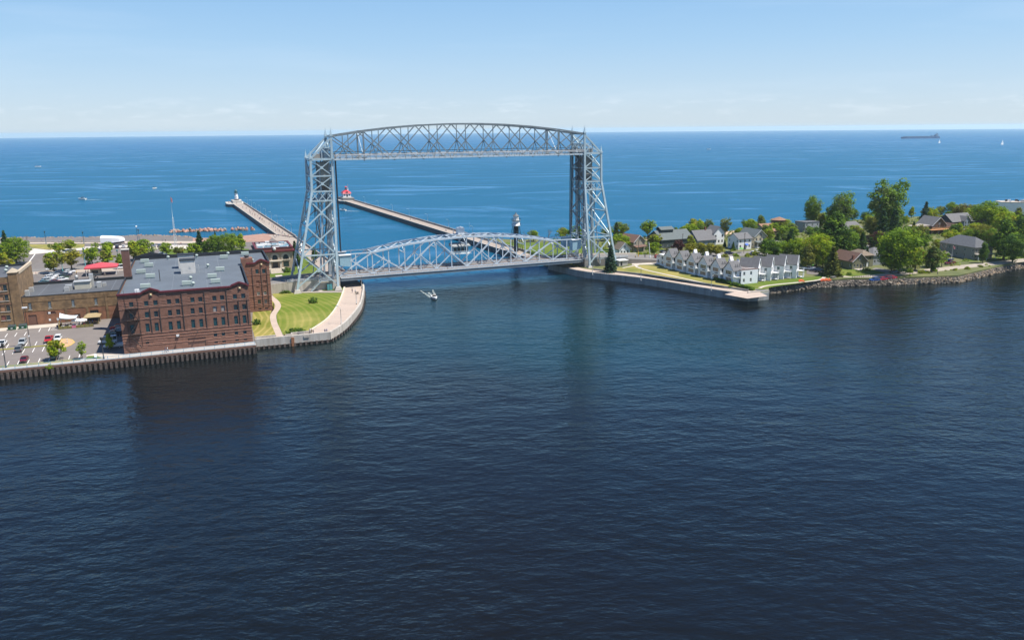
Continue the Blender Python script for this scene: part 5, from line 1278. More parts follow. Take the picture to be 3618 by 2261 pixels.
BUSH = [bush_mesh(1, 2.3, 1.5, 1.7, 60, .4), bush_mesh(2, 1.5, 1.5, 1.7, 44, .38), bush_mesh(3, 3.4, 1.7, 1.6, 80, .42)]
STEM = MB().tube([(0, 0, -.2), (0, 0, .5), (.1, 0, 1.0)], .09, 5, r2=.03).mesh('stem', M_BARK)
def bush(k, p, s, label, leaf=('deep', 'mid'), rz=0.0, group=None, sz=1.0):
    o = thing('shrub', label, 'shrub', p, rz, group, (s, s, s * sz)); f = link('foliage', BUSH[k], o); setmat(f, 0, LEAF[leaf[0]]); setmat(f, 1, LEAF[leaf[1]]); link('stem', STEM, o); return o
# ------------------------------------------------------------------ vehicles
PAINT = {k: mat('car_paint_' + k, c, 0.22, metal=0.0, spec=0.6) for k, c in dict(white=(0.72, 0.73, 0.74), silver=(0.36, 0.39, 0.41), grey=(0.15, 0.17, 0.185), black=(0.018, 0.02, 0.024), red=(0.42, 0.02, 0.03), maroon=(0.14, 0.01, 0.02), blue=(0.02, 0.06, 0.22), navy=(0.015, 0.022, 0.06), teal=(0.05, 0.13, 0.14), green=(0.04, 0.09, 0.05), tan=(0.4, 0.34, 0.26)).items()}
M_TYRE = mat('tyre', (0.018, 0.018, 0.018), 0.85); M_RIM = mat('wheel_rim', (0.45, 0.45, 0.46), 0.35, metal=0.6)
M_HEAD = mat('headlight', (0.75, 0.76, 0.76), 0.15); M_TAIL = mat('taillight', (0.35, 0.02, 0.02), 0.25); M_CARGL = mat('car_glass', (0.012, 0.018, 0.022), 0.05, spec=0.9); M_TRIM = mat('car_trim', (0.03, 0.03, 0.032), 0.6)
def loft(mb, secs, mi=0):
    """secs: list of rings (same count)"""
    n = len(secs[0]); vs = [p for s in secs for p in s]
    fs = [(k * n + i, k * n + (i + 1) % n, (k + 1) * n + (i + 1) % n, (k + 1) * n + i) for k in range(len(secs) - 1) for i in range(n)]
    fs += [tuple(reversed(range(n))), tuple(range((len(secs) - 1) * n, len(secs) * n))]
    return mb.add(vs, fs, mi, False)
WHEEL = MB(); 
def wheel_meshes():
    t = MB(); r = MB(); n = 14
    def ring(y, rad): return [(rad * math.cos(2 * math.pi * i / n), y, rad * math.sin(2 * math.pi * i / n)) for i in range(n)]
    loft(t, [ring(-.11, .28), ring(-.11, .33), ring(.11, .33), ring(.11, .28)]); loft(r, [ring(-.125, .21), ring(.125, .21)])
    return t.mesh('tyre', M_TYRE), r.mesh('rim', M_RIM)
TYRE, RIM = wheel_meshes()
def car_kind(L, W, hood, belt, top, prof, cab, bed=None):
    """prof: (x, low z, belt z) stations of the lower body; cab: (x0 foot, x0 roof, x1 roof, x1 foot)"""
    hw = W / 2; b = MB()
    secs = []
    for x, zl, zu, kw in prof:
        w = hw * kw; secs.append([(x, -w * .94, zl), (x, w * .94, zl), (x, w, zl + .22), (x, w, zu - .16), (x, w * .9, zu), (x, -w * .9, zu), (x, -w, zu - .16), (x, -w, zl + .22)])
    loft(b, secs)
    c0, r0, r1, c1 = cab; wi, wt = hw * .93, hw * .78
    b.add([(r0, -wt, top - .06), (r1, -wt, top - .06), (r1, wt, top - .06), (r0, wt, top - .06), (r0 + .1, -wt * .92, top), (r1 - .1, -wt * .92, top), (r1 - .1, wt * .92, top), (r0 + .1, wt * .92, top)], [(4, 5, 6, 7), (0, 1, 5, 4), (1, 2, 6, 5), (2, 3, 7, 6), (3, 0, 4, 7)])
    for sg in (-1, 1):   # pillars
        for x0, x1 in ((c0, r0), (c1, r1), ((c0 + c1) / 2, (r0 + r1) / 2)):
            b.bar((x0, sg * wi, belt - .05), (x1, sg * wt, top - .05), .09, .07)
    if bed:   # open load bed: rim walls
        x0, x1 = bed; b.bb(x0, x1, -hw * .98, -hw * .86, belt - .12, belt + .22).bb(x0, x1, hw * .86, hw * .98, belt - .12, belt + .22).bb(x0, x0 + .1, -hw * .86, hw * .86, belt - .12, belt + .2)
    body = b.mesh('body', PAINT['white'])
    zb, zt = belt - .03, top - .07
    q = lambda *v: MB().add(v, [(0, 1, 2, 3)])
    dx = .02
    ws = q((c1 + dx, -wi * .96, zb), (c1 + dx, wi * .96, zb), (r1 + dx, wt * .95, zt), (r1 + dx, -wt * .95, zt)).mesh('windscreen', M_CARGL)
    rw = q((c0 - dx, wi * .96, zb), (c0 - dx, -wi * .96, zb), (r0 - dx, -wt * .95, zt), (r0 - dx, wt * .95, zt)).mesh('rear_window', M_CARGL)
    sl = q((c0, -wi, zb), (c1, -wi, zb), (r1, -wt, zt), (r0, -wt, zt)).mesh('side_window', M_CARGL); sr = q((c1, wi, zb), (c0, wi, zb), (r0, wt, zt), (r1, wt, zt)).mesh('side_window', M_CARGL)
    xf, xr = prof[-1][0], prof[0][0]; hl = MB().bb(xf - .12, xf + .02, -.17, .17, .0, .16).mesh('headlight', M_HEAD); tl = MB().bb(xr - .02, xr + .1, -.14, .14, .0, .24).mesh('taillight', M_TAIL)
    bp = MB().bb(xf - .1, xf + .07, -hw * .86, hw * .86, .34, .52).mesh('bumper', M_TRIM); gr = MB().bb(xf - .05, xf + .03, -hw * .45, hw * .45, .58, .76).mesh('grille', M_TRIM)
    return dict(body=body, parts=[('windscreen', ws), ('rear_window', rw), ('side_window', sl), ('side_window', sr), ('bumper', bp), ('grille', gr)], lights=(hl, tl), hw=hw, L=L, fz=prof[-1][2] - .32, rz=prof[0][2] - .42, bed=bed)
KIND = {
 'sedan': car_kind(4.6, 1.8, 0, .95, 1.46, [(-2.28, .42, .92, .9), (-2.1, .3, .98, .98), (-1.3, .28, .98, 1), (1.0, .28, .95, 1), (1.9, .3, .84, .97), (2.22, .42, .72, .86)], (-1.75, -1.05, .25, 1.0)),
 'suv': car_kind(4.7, 1.9, 0, 1.08, 1.76, [(-2.32, .48, 1.06, .92), (-2.2, .38, 1.1, .99), (-1.2, .36, 1.1, 1), (1.0, .36, 1.06, 1), (2.0, .38, .98, .97), (2.32, .5, .84, .88)], (-2.2, -1.85, .3, 1.02)),
 'van': car_kind(5.4, 2.0, 0, 1.25, 2.35, [(-2.7, .42, 1.25, .97), (-2.6, .36, 1.28, 1), (0, .36, 1.28, 1), (1.6, .36, 1.2, 1), (2.3, .38, 1.05, .97), (2.68, .5, .86, .88)], (-2.66, -2.6, 1.0, 1.85)),
 'pickup': car_kind(5.6, 1.98, 0, 1.12, 1.86, [(-2.8, .56, 1.08, .96), (-2.7, .5, 1.1, 1), (-.7, .48, 1.1, 1), (1.2, .48, 1.14, 1), (2.5, .5, 1.06, .98), (2.8, .58, .92, .92)], (-.85, -.55, .75, 1.25), (-2.75, -.75)),
}
def car(kind, p, rz, colour, label, group=None):
    K = KIND[kind]; o = thing(dict(sedan='parked_car', suv='parked_suv', van='parked_van', pickup='pickup_truck')[kind], label, dict(sedan='car', suv='suv', van='van', pickup='pickup')[kind], p, rz, group)
    b = link('body', K['body'], o); setmat(b, 0, PAINT[colour])
    for n, m in K['parts']: link(n, m, o)
    for sx in (-1, 1):
        for sy in (-1, 1):
            w = link('wheel', TYRE, o, (sx * K['L'] * .3, sy * (K['hw'] - .12), .33)); link('rim', RIM, w)
    for sy in (-1, 1): link('headlight', K['lights'][0], o, (0, sy * K['hw'] * .68, K['fz'])); link('taillight', K['lights'][1], o, (0, sy * K['hw'] * .76, K['rz']))
    return o
# ------------------------------------------------------------------ people: one skinned body per pose, clothes by region
SKIN = mat('skin', (0.45, 0.27, 0.19), 0.6); HAIR = mat('hair_brown', (0.05, 0.03, 0.02), 0.7); SHOE = mat('shoes', (0.05, 0.045, 0.045), 0.7)
CLOTH = {k: mat('cloth_' + k, c, 0.85) for k, c in dict(white=(.7, .7, .7), navy=(.03, .04, .12), red=(.42, .04, .05), blue=(.08, .18, .42), black=(.02, .02, .025), grey=(.2, .2, .21), pink=(.6, .25, .3), tan=(.4, .3, .2), green=(.08, .2, .1), denim=(.06, .1, .2), khaki=(.3, .25, .17), yellow=(.6, .45, .1), purple=(.15, .08, .25)).items()}
def person_mesh(pose):
    V = {'pel': (0, 0, .95), 'wst': (0, 0, 1.1), 'che': (0, 0, 1.32), 'nek': (0, 0, 1.5), 'hd1': (0, .02, 1.6), 'hd2': (0, .02, 1.72)}
    E = [('pel', 'wst'), ('wst', 'che'), ('che', 'nek'), ('nek', 'hd1'), ('hd1', 'hd2')]
    Rr = dict(pel=(.17, .12), wst=(.15, .10), che=(.17, .115), nek=(.06, .06), hd1=(.085, .10), hd2=(.08, .09))
    st = dict(stand=(0.02, -.02, 0.05), walk=(.26, -.24, .22), sit=(0, 0, .1))[pose]
    for s, n in ((-1, 'l'), (1, 'r')):
        f = st[0] if s < 0 else st[1]; arm = -f * .8 if pose == 'walk' else (.05 if pose == 'stand' else .25)
        if pose == 'sit': leg = [(s * .1, 0, .92), (s * .12, .42, .9), (s * .12, .46, .48), (s * .13, .56, .44)]
        else: leg = [(s * .1, 0, .9), (s * .105, f * .55 + .03, .5), (s * .11, f * (1.0 if f > 0 else 1.15), .09 if f > -.1 else .14), (s * .12, f + .13, .05)]
        for i, (nm, r) in enumerate((('hip', .09), ('kne', .062), ('ank', .045), ('toe', .04))): V[n + nm] = leg[i]; Rr[n + nm] = (r, r)
        E += [('pel', n + 'hip'), (n + 'hip', n + 'kne'), (n + 'kne', n + 'ank'), (n + 'ank', n + 'toe')]
        for nm, c, r in (('sho', (s * .19, 0, 1.42), .055), ('elb', (s * .25, arm * .4 - .02, 1.14), .042), ('wri', (s * .25, arm + .08, .92), .032), ('han', (s * .245, arm + .12, .84), .036)): V[n + nm] = c; Rr[n + nm] = (r, r)
        E += [('che', n + 'sho'), (n + 'sho', n + 'elb'), (n + 'elb', n + 'wri'), (n + 'wri', n + 'han')]
    names = list(V); me = bpy.data.meshes.new('pose'); me.from_pydata([V[n] for n in names], [(names.index(a), names.index(b)) for a, b in E], [])
    o = bpy.data.objects.new('pose', me); COL.objects.link(o)
    sk = o.modifiers.new('s', 'SKIN'); sk.use_smooth_shade = True; o.modifiers.new('d', 'SUBSURF').levels = 1
    for n, v in zip(names, me.skin_vertices[0].data): v.radius = Rr[n]; v.use_root = (n == 'pel')
    dg = bpy.context.evaluated_depsgraph_get(); dg.update(); ev = o.evaluated_get(dg); m2 = bpy.data.meshes.new_from_object(ev)
    bpy.data.objects.remove(o); bpy.data.meshes.remove(me); m2.name = 'person_' + pose
    m2.materials.clear()
    for m in (SKIN, CLOTH['white'], CLOTH['denim'], HAIR, SHOE): m2.materials.append(m)
    for p in m2.polygons:
        c = p.center
        if c.z > 1.655 or (c.z > 1.56 and c.y < -.02): mi = 3
        elif c.z > 1.47: mi = 0
        elif abs(c.x) > .2 and c.z < 1.18: mi = 0
        elif c.z > 1.0 and not (pose == 'sit' and c.y > .15): mi = 1
        elif c.z < (.1 if pose != 'sit' else .5): mi = 4
        else: mi = 2
        p.material_index = mi; p.use_smooth = True
    return m2
POSE = {k: person_mesh(k) for k in ('stand', 'walk', 'sit')}
NP = [0]
def person(p, rz, pose, top, legs, label, group=None):
    o = link('person', POSE[pose], None, p, rz); tag(o, label, 'person', group); setmat(o, 1, CLOTH[top]); setmat(o, 2, CLOTH[legs])
    return o
# ------------------------------------------------------------------ lamps, signs
M_POLE = mat('galvanised_pole', (0.42, 0.45, 0.45), 0.5, metal=0.3); M_LBLUE = mat('lamp_blue', (0.03, 0.09, 0.13), 0.5); M_LTEAL = mat('lamp_teal', (0.08, 0.30, 0.32), 0.5)
def arm_lamp(p, rz, label, h=7.0, group=None, m=None):
    m = m or M_POLE; o = thing('street_lamp', label, 'lamp post', p, rz, group)
    MB().tube([(0, 0, 0), (0, 0, h * .85)], .11, 6, r2=.08).build('pole', m, o)
    MB().tube([(0, 0, h * .85), (.05, 0, h * .94), (.4, 0, h), (1.2, 0, h + .05)], .06, 5).build('arm', m, o)
    MB().bb(1.0, 1.8, -.16, .16, h - .02, h + .14).build('lamp_head', m, o); MB().box((0, 0, 0), (.4, .4, .5)).build('base', M_CONC, o)
def post_lamp(p, label, h=6.0, m=None, globe=False, group=None):
    m = m or M_LBLUE; o = thing('street_lamp', label, 'lamp post', p, 0, group)
    MB().tube([(0, 0, 0), (0, 0, h)], .16, 6, r2=.1).build('pole', m, o); MB().lathe([(.28, 0), (.22, .6), (.16, .9)], n=8).build('base', m, o)
    if globe: MB().lathe([(.05, 0), (.4, .2), (.5, .55), (.35, .95), (.05, 1.05)], (0, 0, h), 12).build('globe', mat('lamp_globe', (.75, .75, .78), .3), o)
    else: MB().lathe([(.12, 0), (.36, .25), (.36, .8), (.5, .85), (.1, 1.15)], (0, 0, h), 8).build('lantern', m, o)
def railing(p0, p1, z, label, n, h=1.05, m=None, rails=(1.05, .15), mesh_=False):
    p0, p1 = Vector(p0[:2]), Vector(p1[:2]); L = (p1 - p0).length; a = math.atan2(p1.y - p0.y, p1.x - p0.x); m = m or M_BRAIL
    o = thing('railing', label, 'railing', (p0.x, p0.y, z), a)
    post = MB().bar((0, 0, 0), (0, 0, h + .05), .11).mesh('post', m)
    for k in range(n + 1): link('post', post, o, (L * k / n, 0, 0))
    for r in rails: MB().bar((0, 0, r), (L, 0, r), .085).build('rail', m, o)
    if mesh_:
        pn = MB()
        for k in range(n):
            x0, x1 = L * k / n + .06, L * (k + 1) / n - .06
            for j in range(12): x = x0 + (x1 - x0) * (j + .5) / 12; pn.bar((x, 0, .15), (x, 0, 1.05), .018)
        pn.build('baluster_infill', m, o)
    return o
# ------------------------------------------------------------------ things on the north side
ZC = GN + 0.035
UPY, DNY, LFX, RTX = NF.ang + math.pi / 2, NF.ang - math.pi / 2, NF.ang + math.pi, NF.ang
G = 'cars in the front car park'
for kind, x, y, rz, col, lb in (
    ('pickup', -36.0, 25.4, UPY, 'white', 'white pickup parked beside the grass median at the tan brick wall side'),
    ('suv', -30.5, 25.0, DNY, 'silver', 'silver suv with dark windscreen parked across the median from a grey hatchback'),
    ('suv', -29.9, 16.6, UPY, 'grey', 'grey hatchback parked on the quay side of the grass median'),
    ('sedan', -26.3, 2.9, DNY, 'maroon', 'dark red car parked nose to the quay railing'),
    ('pickup', -23.4, 25.6, DNY, 'red', 'bright red pickup parked beside a white suv at the kerb island'),
    ('suv', -20.9, 25.9, DNY, 'white', 'white suv parked between the red pickup and the kerb island'),
    ('suv', -18.6, 3.2, UPY, 'teal', 'dark teal suv parked in the shade of the round quayside tree'),
    ('suv', -4.6, 34.6, LFX, 'red', 'red suv parked in the shade of the warehouse'),
    ('suv', -4.2, 29.4, LFX, 'silver', 'silver suv parked between the red suv and a black pickup by the warehouse'),
    ('pickup', -4.8, 24.6, LFX, 'black', 'black pickup parked side-on by the warehouse wall'),
    ('van', -5.8, 15.9, LFX, 'white', 'tall white van parked by the warehouse'),
    ('pickup', -3.6, 9.2, LFX, 'white', 'white pickup parked at the warehouse corner behind a small tree')):
    car(kind, NF(x, y, ZC), rz, col, lb, G)
def dumpster(x, y, lb):
    o = thing('dumpster', lb, 'dumpster', NF(x, y, GN + .1), NF.ang, 'dumpsters'); g = mat('dumpster_green', (.02, .16, .075), .55, .1, 2)
    MB().add([(-1.1, -.55, .15), (1.1, -.55, .15), (1.1, .75, .15), (-1.1, .75, .15), (-1.15, -.85, 1.15), (1.15, -.85, 1.15), (1.15, .8, 1.55), (-1.15, .8, 1.55)], [(3, 2, 1, 0), (0, 1, 5, 4), (1, 2, 6, 5), (2, 3, 7, 6), (3, 0, 4, 7), (4, 5, 6, 7)]).build('bin', g, o)
    for s in (-.56, .56): MB().add([(s - .53, -.86, 1.17), (s + .53, -.86, 1.17), (s + .53, .82, 1.6), (s - .53, .82, 1.6), (s - .53, -.86, 1.23), (s + .53, -.86, 1.23), (s + .53, .82, 1.66), (s - .53, .82, 1.66)], [(4, 5, 6, 7), (0, 1, 5, 4), (1, 2, 6, 5), (2, 3, 7, 6), (3, 0, 4, 7)]).build('lid', mat('lid_dark', (.04, .05, .055), .6), o)
    MB().bb(-.3, .3, -.74, -.7, .5, .9).build('notice', M_WHITE, o)
    for s in (-.9, .9): MB().bb(s - .1, s + .1, -.3, .5, 0, .15).build('skid', M_DARK, o)
dumpster(-37.4, 47.6, 'green dumpster with dark lids farther from the patio'); dumpster(-34.3, 47.9, 'green dumpster with dark lids nearer the brown door')
railing(NF(-62, -4.75), NF(36.6, -4.75), GN + .04, 'pale blue railing along the quay boardwalk', 34, mesh_=True)
for o in [x for x in bpy.data.objects if x.name.startswith('baluster_infill')]: o['kind'] = 'stuff'
# patio with fence, canopy, parasols and kiosk
o = thing('patio_fence', 'low olive panel fence with a pink sign round the restaurant patio', 'fence', NF(-18, 42, ZC), NF.ang); ol = mat('olive_panel', (.22, .19, .06), .8, .2, 1.5)
for k in range(8):
    x = -5.0 + 1.31 * k
    if k != 3: MB().bb(x + .04, x + 1.27, -.04, .04, .08, 1.0).build('panel', ol, o)
MB().bb(-1.05, .22, -.07, .03, .15, .95).build('sign', mat('pink_sign', (.60, .17, .26), .6, .1, 4), o)
for k in range(9): MB().bar((-5.0 + 1.31 * k, 0, 0), (-5.0 + 1.31 * k, 0, 1.1), .09).build('post', M_DARK, o)
for k in range(4): MB().bb(-5.06, -4.98, .1 + 1.9 * k, 1.9 + 1.9 * k, .08, 1.0).build('panel', ol, o)
MB().bar((-5, 0, 0), (-4.6, .6, 2.8), .14).build('canopy_post', mat('mustard', (.45, .30, .05), .7), o)
o = thing('sail_canopy', 'white peaked sail canopy over the restaurant patio', 'canopy', NF(-20.6, 45.6, ZC), NF.ang); mb = MB(); n = 10
for i in range(n + 1):
    for j in range(n + 1):
        u, v = i / n, j / n; x = -2.4 + 5.4 * u; y = -2.6 + 5.0 * v
        z = 2.7 + 1.7 * (1 - u) ** 2 * abs(1 - 2 * v) ** 1.3 * (1.0 if v > .5 else .75) + .5 * u - .9 * (4 * u * (1 - u)) * (4 * v * (1 - v)) * .5; mb.v.append((x, y, z))
mb.f = [(i * (n + 1) + j, (i + 1) * (n + 1) + j, (i + 1) * (n + 1) + j + 1, i * (n + 1) + j + 1) for i in range(n) for j in range(n)]; mb.mi = [0] * len(mb.f); mb.sm = [True] * len(mb.f)
M_SAIL = mat('sail_white', (.62, .66, .70), .7); mb.build('fabric', M_SAIL, o)
for x, y, h in ((-2.4, -2.6, 4.0), (-2.4, 2.4, 4.4), (3.0, -2.6, 3.2), (3.0, 2.4, 3.2)): MB().bar((x, y, 0), (x, y, h), .12).build('mast', M_POLE, o)
def parasol(p, r, m, lb, grp, h=2.5):
    o = thing('parasol', lb, 'parasol', p, 0, grp); MB().tube([(0, 0, 0), (0, 0, h)], .04, 5).build('pole', M_POLE, o)
    mb = MB(); vs = [(0, 0, h + .25)] + [(r * math.cos(k * math.pi / 4), r * math.sin(k * math.pi / 4), h - .35) for k in range(8)] + [(r * math.cos(k * math.pi / 4), r * math.sin(k * math.pi / 4), h - .5) for k in range(8)]
    mb.add(vs, [(0, k + 1, (k + 1) % 8 + 1) for k in range(8)] + [(k + 1, k + 9, (k + 1) % 8 + 9, (k + 1) % 8 + 1) for k in range(8)]); mb.build('canopy', m, o); MB().lathe([(.35, 0), (.35, .1)], n=10).build('base', M_CONC, o)
parasol(NF(-17.8, 45.0, ZC), 1.7, M_WHITE, 'white patio parasol beside the sail canopy', 'patio parasols'); parasol(NF(-16.0, 44.2, ZC), 1.6, M_WHITE, 'white patio parasol beside the tan-roofed kiosk', 'patio parasols')
o = thing('patio_kiosk', 'open timber kiosk with tan hipped roof at the tan brick wall', 'kiosk', NF(-13.2, 47.5, ZC), NF.ang); tanr = mat('tan_roof', (.33, .25, .13), .85, .12, 1.5)
for x in (-2, 2):
    for y in (-2.2, 2.2): MB().bar((x, y, 0), (x, y, 2.6), .18).build('post', tanr, o)
MB().add([(-2.6, -2.8, 2.6), (2.6, -2.8, 2.6), (2.6, 2.8, 2.6), (-2.6, 2.8, 2.6), (-1.2, 0, 3.6), (1.2, 0, 3.6)], [(0, 1, 5, 4), (1, 2, 5), (2, 3, 4, 5), (3, 0, 4), (3, 2, 1, 0)]).build('roof', tanr, o)
MB().bb(-1.9, 1.9, 1.7, 2.1, 0, 2.5).build('back_wall', M_DARK, o); MB().bb(-1.9, 1.9, -1.4, -1.0, 0, 1.05).build('counter', tanr, o)
for i, (x, y) in enumerate(((-21.8, 43.6), (-19.6, 43.4), (-17.6, 43.2), (-20.6, 46), (-16.4, 46.2))):
    o = thing('patio_table', 'small round table set on the restaurant patio', 'table', NF(x, y, ZC), 0, 'patio tables'); MB().lathe([(.5, .70), (.5, .75)], n=12).build('table_top', M_WHITE, o); MB().lathe([(.3, 0), (.05, .05), (.05, .7)], n=8).build('leg', M_DARK, o)
prnd = random.Random(5); TOPS = list(CLOTH)
def crowd(spots, place, group, facing=None, sit=0.0):
    for p in spots:
        t = prnd.choice(TOPS); l = prnd.choice(['denim', 'khaki', 'black', 'navy', 'grey']); ps = 'sit' if prnd.random() < sit else prnd.choice(['stand', 'walk'])
        verb = {'sit': 'sitting', 'stand': 'standing', 'walk': 'walking'}[ps]; pp = Vector(p)
        if ps == 'sit': pp.z -= .45
        person(pp, prnd.uniform(0, 6.28) if facing is None else facing + prnd.choice((0, math.pi)) + prnd.uniform(-.3, .3), ps, t, l, f'person in {t} top and {l} trousers {verb} {place}', group)
crowd([NF(x, y, ZC) for x, y in ((-21.2, 43.0), (-20.1, 43.9), (-18.7, 43.3), (-18.3, 44.2), (-16.9, 43.4), (-21.4, 45.4), (-19.8, 45.9), (-17.2, 46.4), (-15.5, 43.3), (-15.0, 45.6))], 'at the patio tables', 'people on the patio', sit=.8)
for i in range(0):
    pass
crowd([NF(-13.2, 45.6, ZC), NF(-12.4, 45.4, ZC), NF(-14.0, 45.3, ZC)], 'at the kiosk', 'people at the kiosk')
person(NF(-17.6, 20.6, GN + .13), DNY, 'stand', 'white', 'white', 'person in white standing on the tan kerb island')
person(NF(11.3, -2.8, GN + .04), RTX - 1.57, 'walk', 'navy', 'denim', 'person in navy top walking on the boardwalk under the warehouse', 'boardwalk walkers'); person(NF(11.9, -2.9, GN + .04), RTX - 1.57, 'walk', 'white', 'navy', 'person in white top walking on the boardwalk under the warehouse', 'boardwalk walkers')
# lamps of the front car park
o = thing('floodlight_mast', 'tall slim floodlight mast standing in the car park median', 'lamp post', NF(-27.6, 20.3, GN + .1), NF.ang); MB().tube([(0, 0, 0), (0, 0, 12.2)], .13, 6, r2=.08).build('pole', M_FRAME, o); MB().bb(-.7, .7, -.2, .25, 12.1, 12.5).build('floodlight', M_WHITE, o); MB().bb(-.2, .2, -.2, .1, 3.2, 3.6).build('box', M_WHITE, o)
post_lamp(NF(-29.9, -2.2, GN + .04), 'black lantern lamp post on the quay verge beside the dark red car', 6.0, M_DARK); post_lamp(NF(-5.2, -3.2, GN + .04), 'black lantern lamp post on the quay near the warehouse corner', 5.4, M_DARK)
o = thing('a_board_sign', 'white folding pavement sign on the grass patch by the quay', 'sign', NF(-7.6, -0.2, GN + .08), NF.ang); MB().add([(-.35, -.3, 0), (.35, -.3, 0), (.35, 0, 1.0), (-.35, 0, 1.0)], [(0, 1, 2, 3)]).add([(.35, .3, 0), (-.35, .3, 0), (-.35, .02, 1.0), (.35, .02, 1.0)], [(0, 1, 2, 3)]).build('board', M_WHITE, o)
# ---- trees of the front
tree(0, NF(-17.9, 1.0, GN), 6.1, 'dense round bright green tree on the quay verge', ('bright', 'yellow'), 1.05)
tree(3, NF(-11.0, -1.0, GN), 5.6, 'sparse open young tree on the quay verge', ('mid', 'bright'), .8)
tree(1, NF(-4.3, 6.0, GN), 5.4, 'small bright green tree in front of the white pickup', ('bright', 'bright'), .85)
bush(1, NF(-18.8, -4.9, 1.5), .75, 'leafy weed growing over the quay edge', ('bright', 'mid'))
bush(1, NF(61.4, 51, GN), 1.25, 'round dark shrub alone in the striped lawn', ('deep', 'mid')); bush(2, NF(49.9, 6.5, GN), 1.0, 'wide dark shrub at the promenade end of the striped lawn', ('deep', 'mid'), NF.ang); bush(1, NF(38.9, 23.4, GN), 1.05, 'dark shrub against the warehouse side wall', ('deep', 'mid'))
bush(1, NF(59.3, 125.3, GN), 1.35, 'big round shrub beside the stone museum steps', ('deep', 'mid')); bush(1, NF(50.6, 124.5, GN), .7, 'small shrub beside the stone museum steps', ('deep', 'mid'))
tree(1, at(1046, 940, GN), 12.5, 'tall dark spruce between the stone museum and the bridge tower', ('spruce', 'deep'), 1.0, None, True); tree(6, at(1112, 930, GN), 8.5, 'dark leafy tree behind the legs of the bridge tower', ('deep', 'mid'), .8); bush(2, BF(-79.5, 2.2, GN), .8, 'shrub beside the white-roofed shed', ('deep', 'mid'))
# ---- shed, bench, lamps and walkers on the promenade
o = thing('utility_shed', 'small grey shed with flat white roof below the bridge road', 'shed', NF(51.2, 77.6, GN), NF.ang + .15); w = MB(); walls4(w, o, 0, 5.6, 0, 3.0, 0, 2.3, left=[(.8, 0, 1.2, 2.0, 'd', M_FRAME)]); w.build('wall', M_CONC, o); MB().bb(-.3, 5.9, -.3, 3.3, 2.3, 2.5).build('roof', M_WHITE, o)
o = thing('bench', 'grey park bench against the low wall of the promenade', 'bench', NF(51.0, 2.2, ZC), NF.ang); MB().bb(-1.1, 1.1, -.25, .25, .42, .5).build('seat', M_CONC_D, o); MB().bb(-1.1, 1.1, .22, .3, .5, .95).build('backrest', M_CONC_D, o)
for s in (-.9, .9): MB().bb(s - .06, s + .06, -.22, .22, 0, .42).build('leg', M_DARK, o)
for x, y, a, lb in ((65.6, 11.6, 2.7, 'curved-arm street lamp where the promenade starts to bend'), (76.2, 41.3, 3.0, 'curved-arm street lamp halfway along the promenade curve'), (84.0, 72.0, 3.0, 'curved-arm street lamp on the promenade beside the bridge')): arm_lamp(NF(x, y, ZC), a, lb, 6.2)
person(NF(78.7, 64.1, ZC), 0, 'walk', 'navy', 'navy', 'person in dark clothes walking on the promenade near the bridge'); person(NF(79.4, 61.3, ZC), 0, 'walk', 'white', 'khaki', 'person in white top pushing a pram on the promenade')
o = thing('pram', 'dark pram pushed along the promenade', 'pram', NF(80.1, 60.4, ZC), 1.0); MB().add([(-.3, -.25, .5), (.4, -.25, .5), (.4, .25, .5), (-.3, .25, .5), (-.45, -.28, .95), (.5, -.28, .8), (.5, .28, .8), (-.45, .28, .95)], [(0, 1, 5, 4), (1, 2, 6, 5), (2, 3, 7, 6), (3, 0, 4, 7), (3, 2, 1, 0)]).build('basket', CLOTH['black'], o); MB().bar((-.45, -.25, .9), (-.85, -.25, 1.05), .04).bar((-.45, .25, .9), (-.85, .25, 1.05), .04).bar((-.85, -.25, 1.05), (-.85, .25, 1.05), .04).build('handle', M_DARK, o)
for sx in (-.3, .4):
    for sy in (-.28, .28): MB().tube([(sx, sy - .03, .18), (sx, sy + .03, .18)], .18, 8).build('wheel', M_TYRE, o)
crowd([NF(54.0, 2.4, ZC), NF(54.6, 2.6, ZC), NF(55.0, 1.4, ZC), NF(58.6, .8, ZC), NF(59.2, .9, ZC), NF(50.3, .6, ZC), NF(46, .5, ZC)], 'on the promenade corner', 'people on the promenade')
# stair and doors under the approach, safety barrier
o = thing('steel_stair', 'grey steel stair climbing from the lawn to the bridge road', 'stair', BF(-66.5, .8, GN), BF.ang)
for yy in (0, 1.0): MB().bar((-2.6, yy, 0), (1.6, yy, 4.0), .12, .3).build('stringer', M_STEEL, o); MB().bar((-2.6, yy, 1.0), (1.6, yy, 5.0), .06).build('handrail', M_STEEL, o)
for k in range(12): MB().bb(-2.5 + .34 * k, -2.2 + .34 * k, .06, .94, .2 + .32 * k, .25 + .32 * k).build('tread', M_STEEL2, o)
MB().bb(1.6, 6, .0, 1.4, 3.85, 4.0).build('landing', M_STEEL2, o)
railing(BF(-57.5, 2.45), BF(-78, 2.45), 6.6, 'grey railing of the bridge road on the warehouse side', 10, m=M_LIFT, rails=(1.05, .6, .2))
railing(BF(57.5, 2.45), BF(80, 2.45), 6.1, 'grey railing of the bridge road beside the dark spruce', 11, m=M_LIFT, rails=(1.05, .6, .2))
o = thing('control_cabinet', 'teal equipment cabinet under the bridge tower', 'cabinet', BF(-61.6, 1.2, GN), BF.ang); MB().bb(-1, 1, -.5, .9, 0, 2.4).build('body', M_LTEAL, o); MB().bb(-.1, .0, -.54, -.5, .2, 2.2).build('door_seam', M_DARK, o)
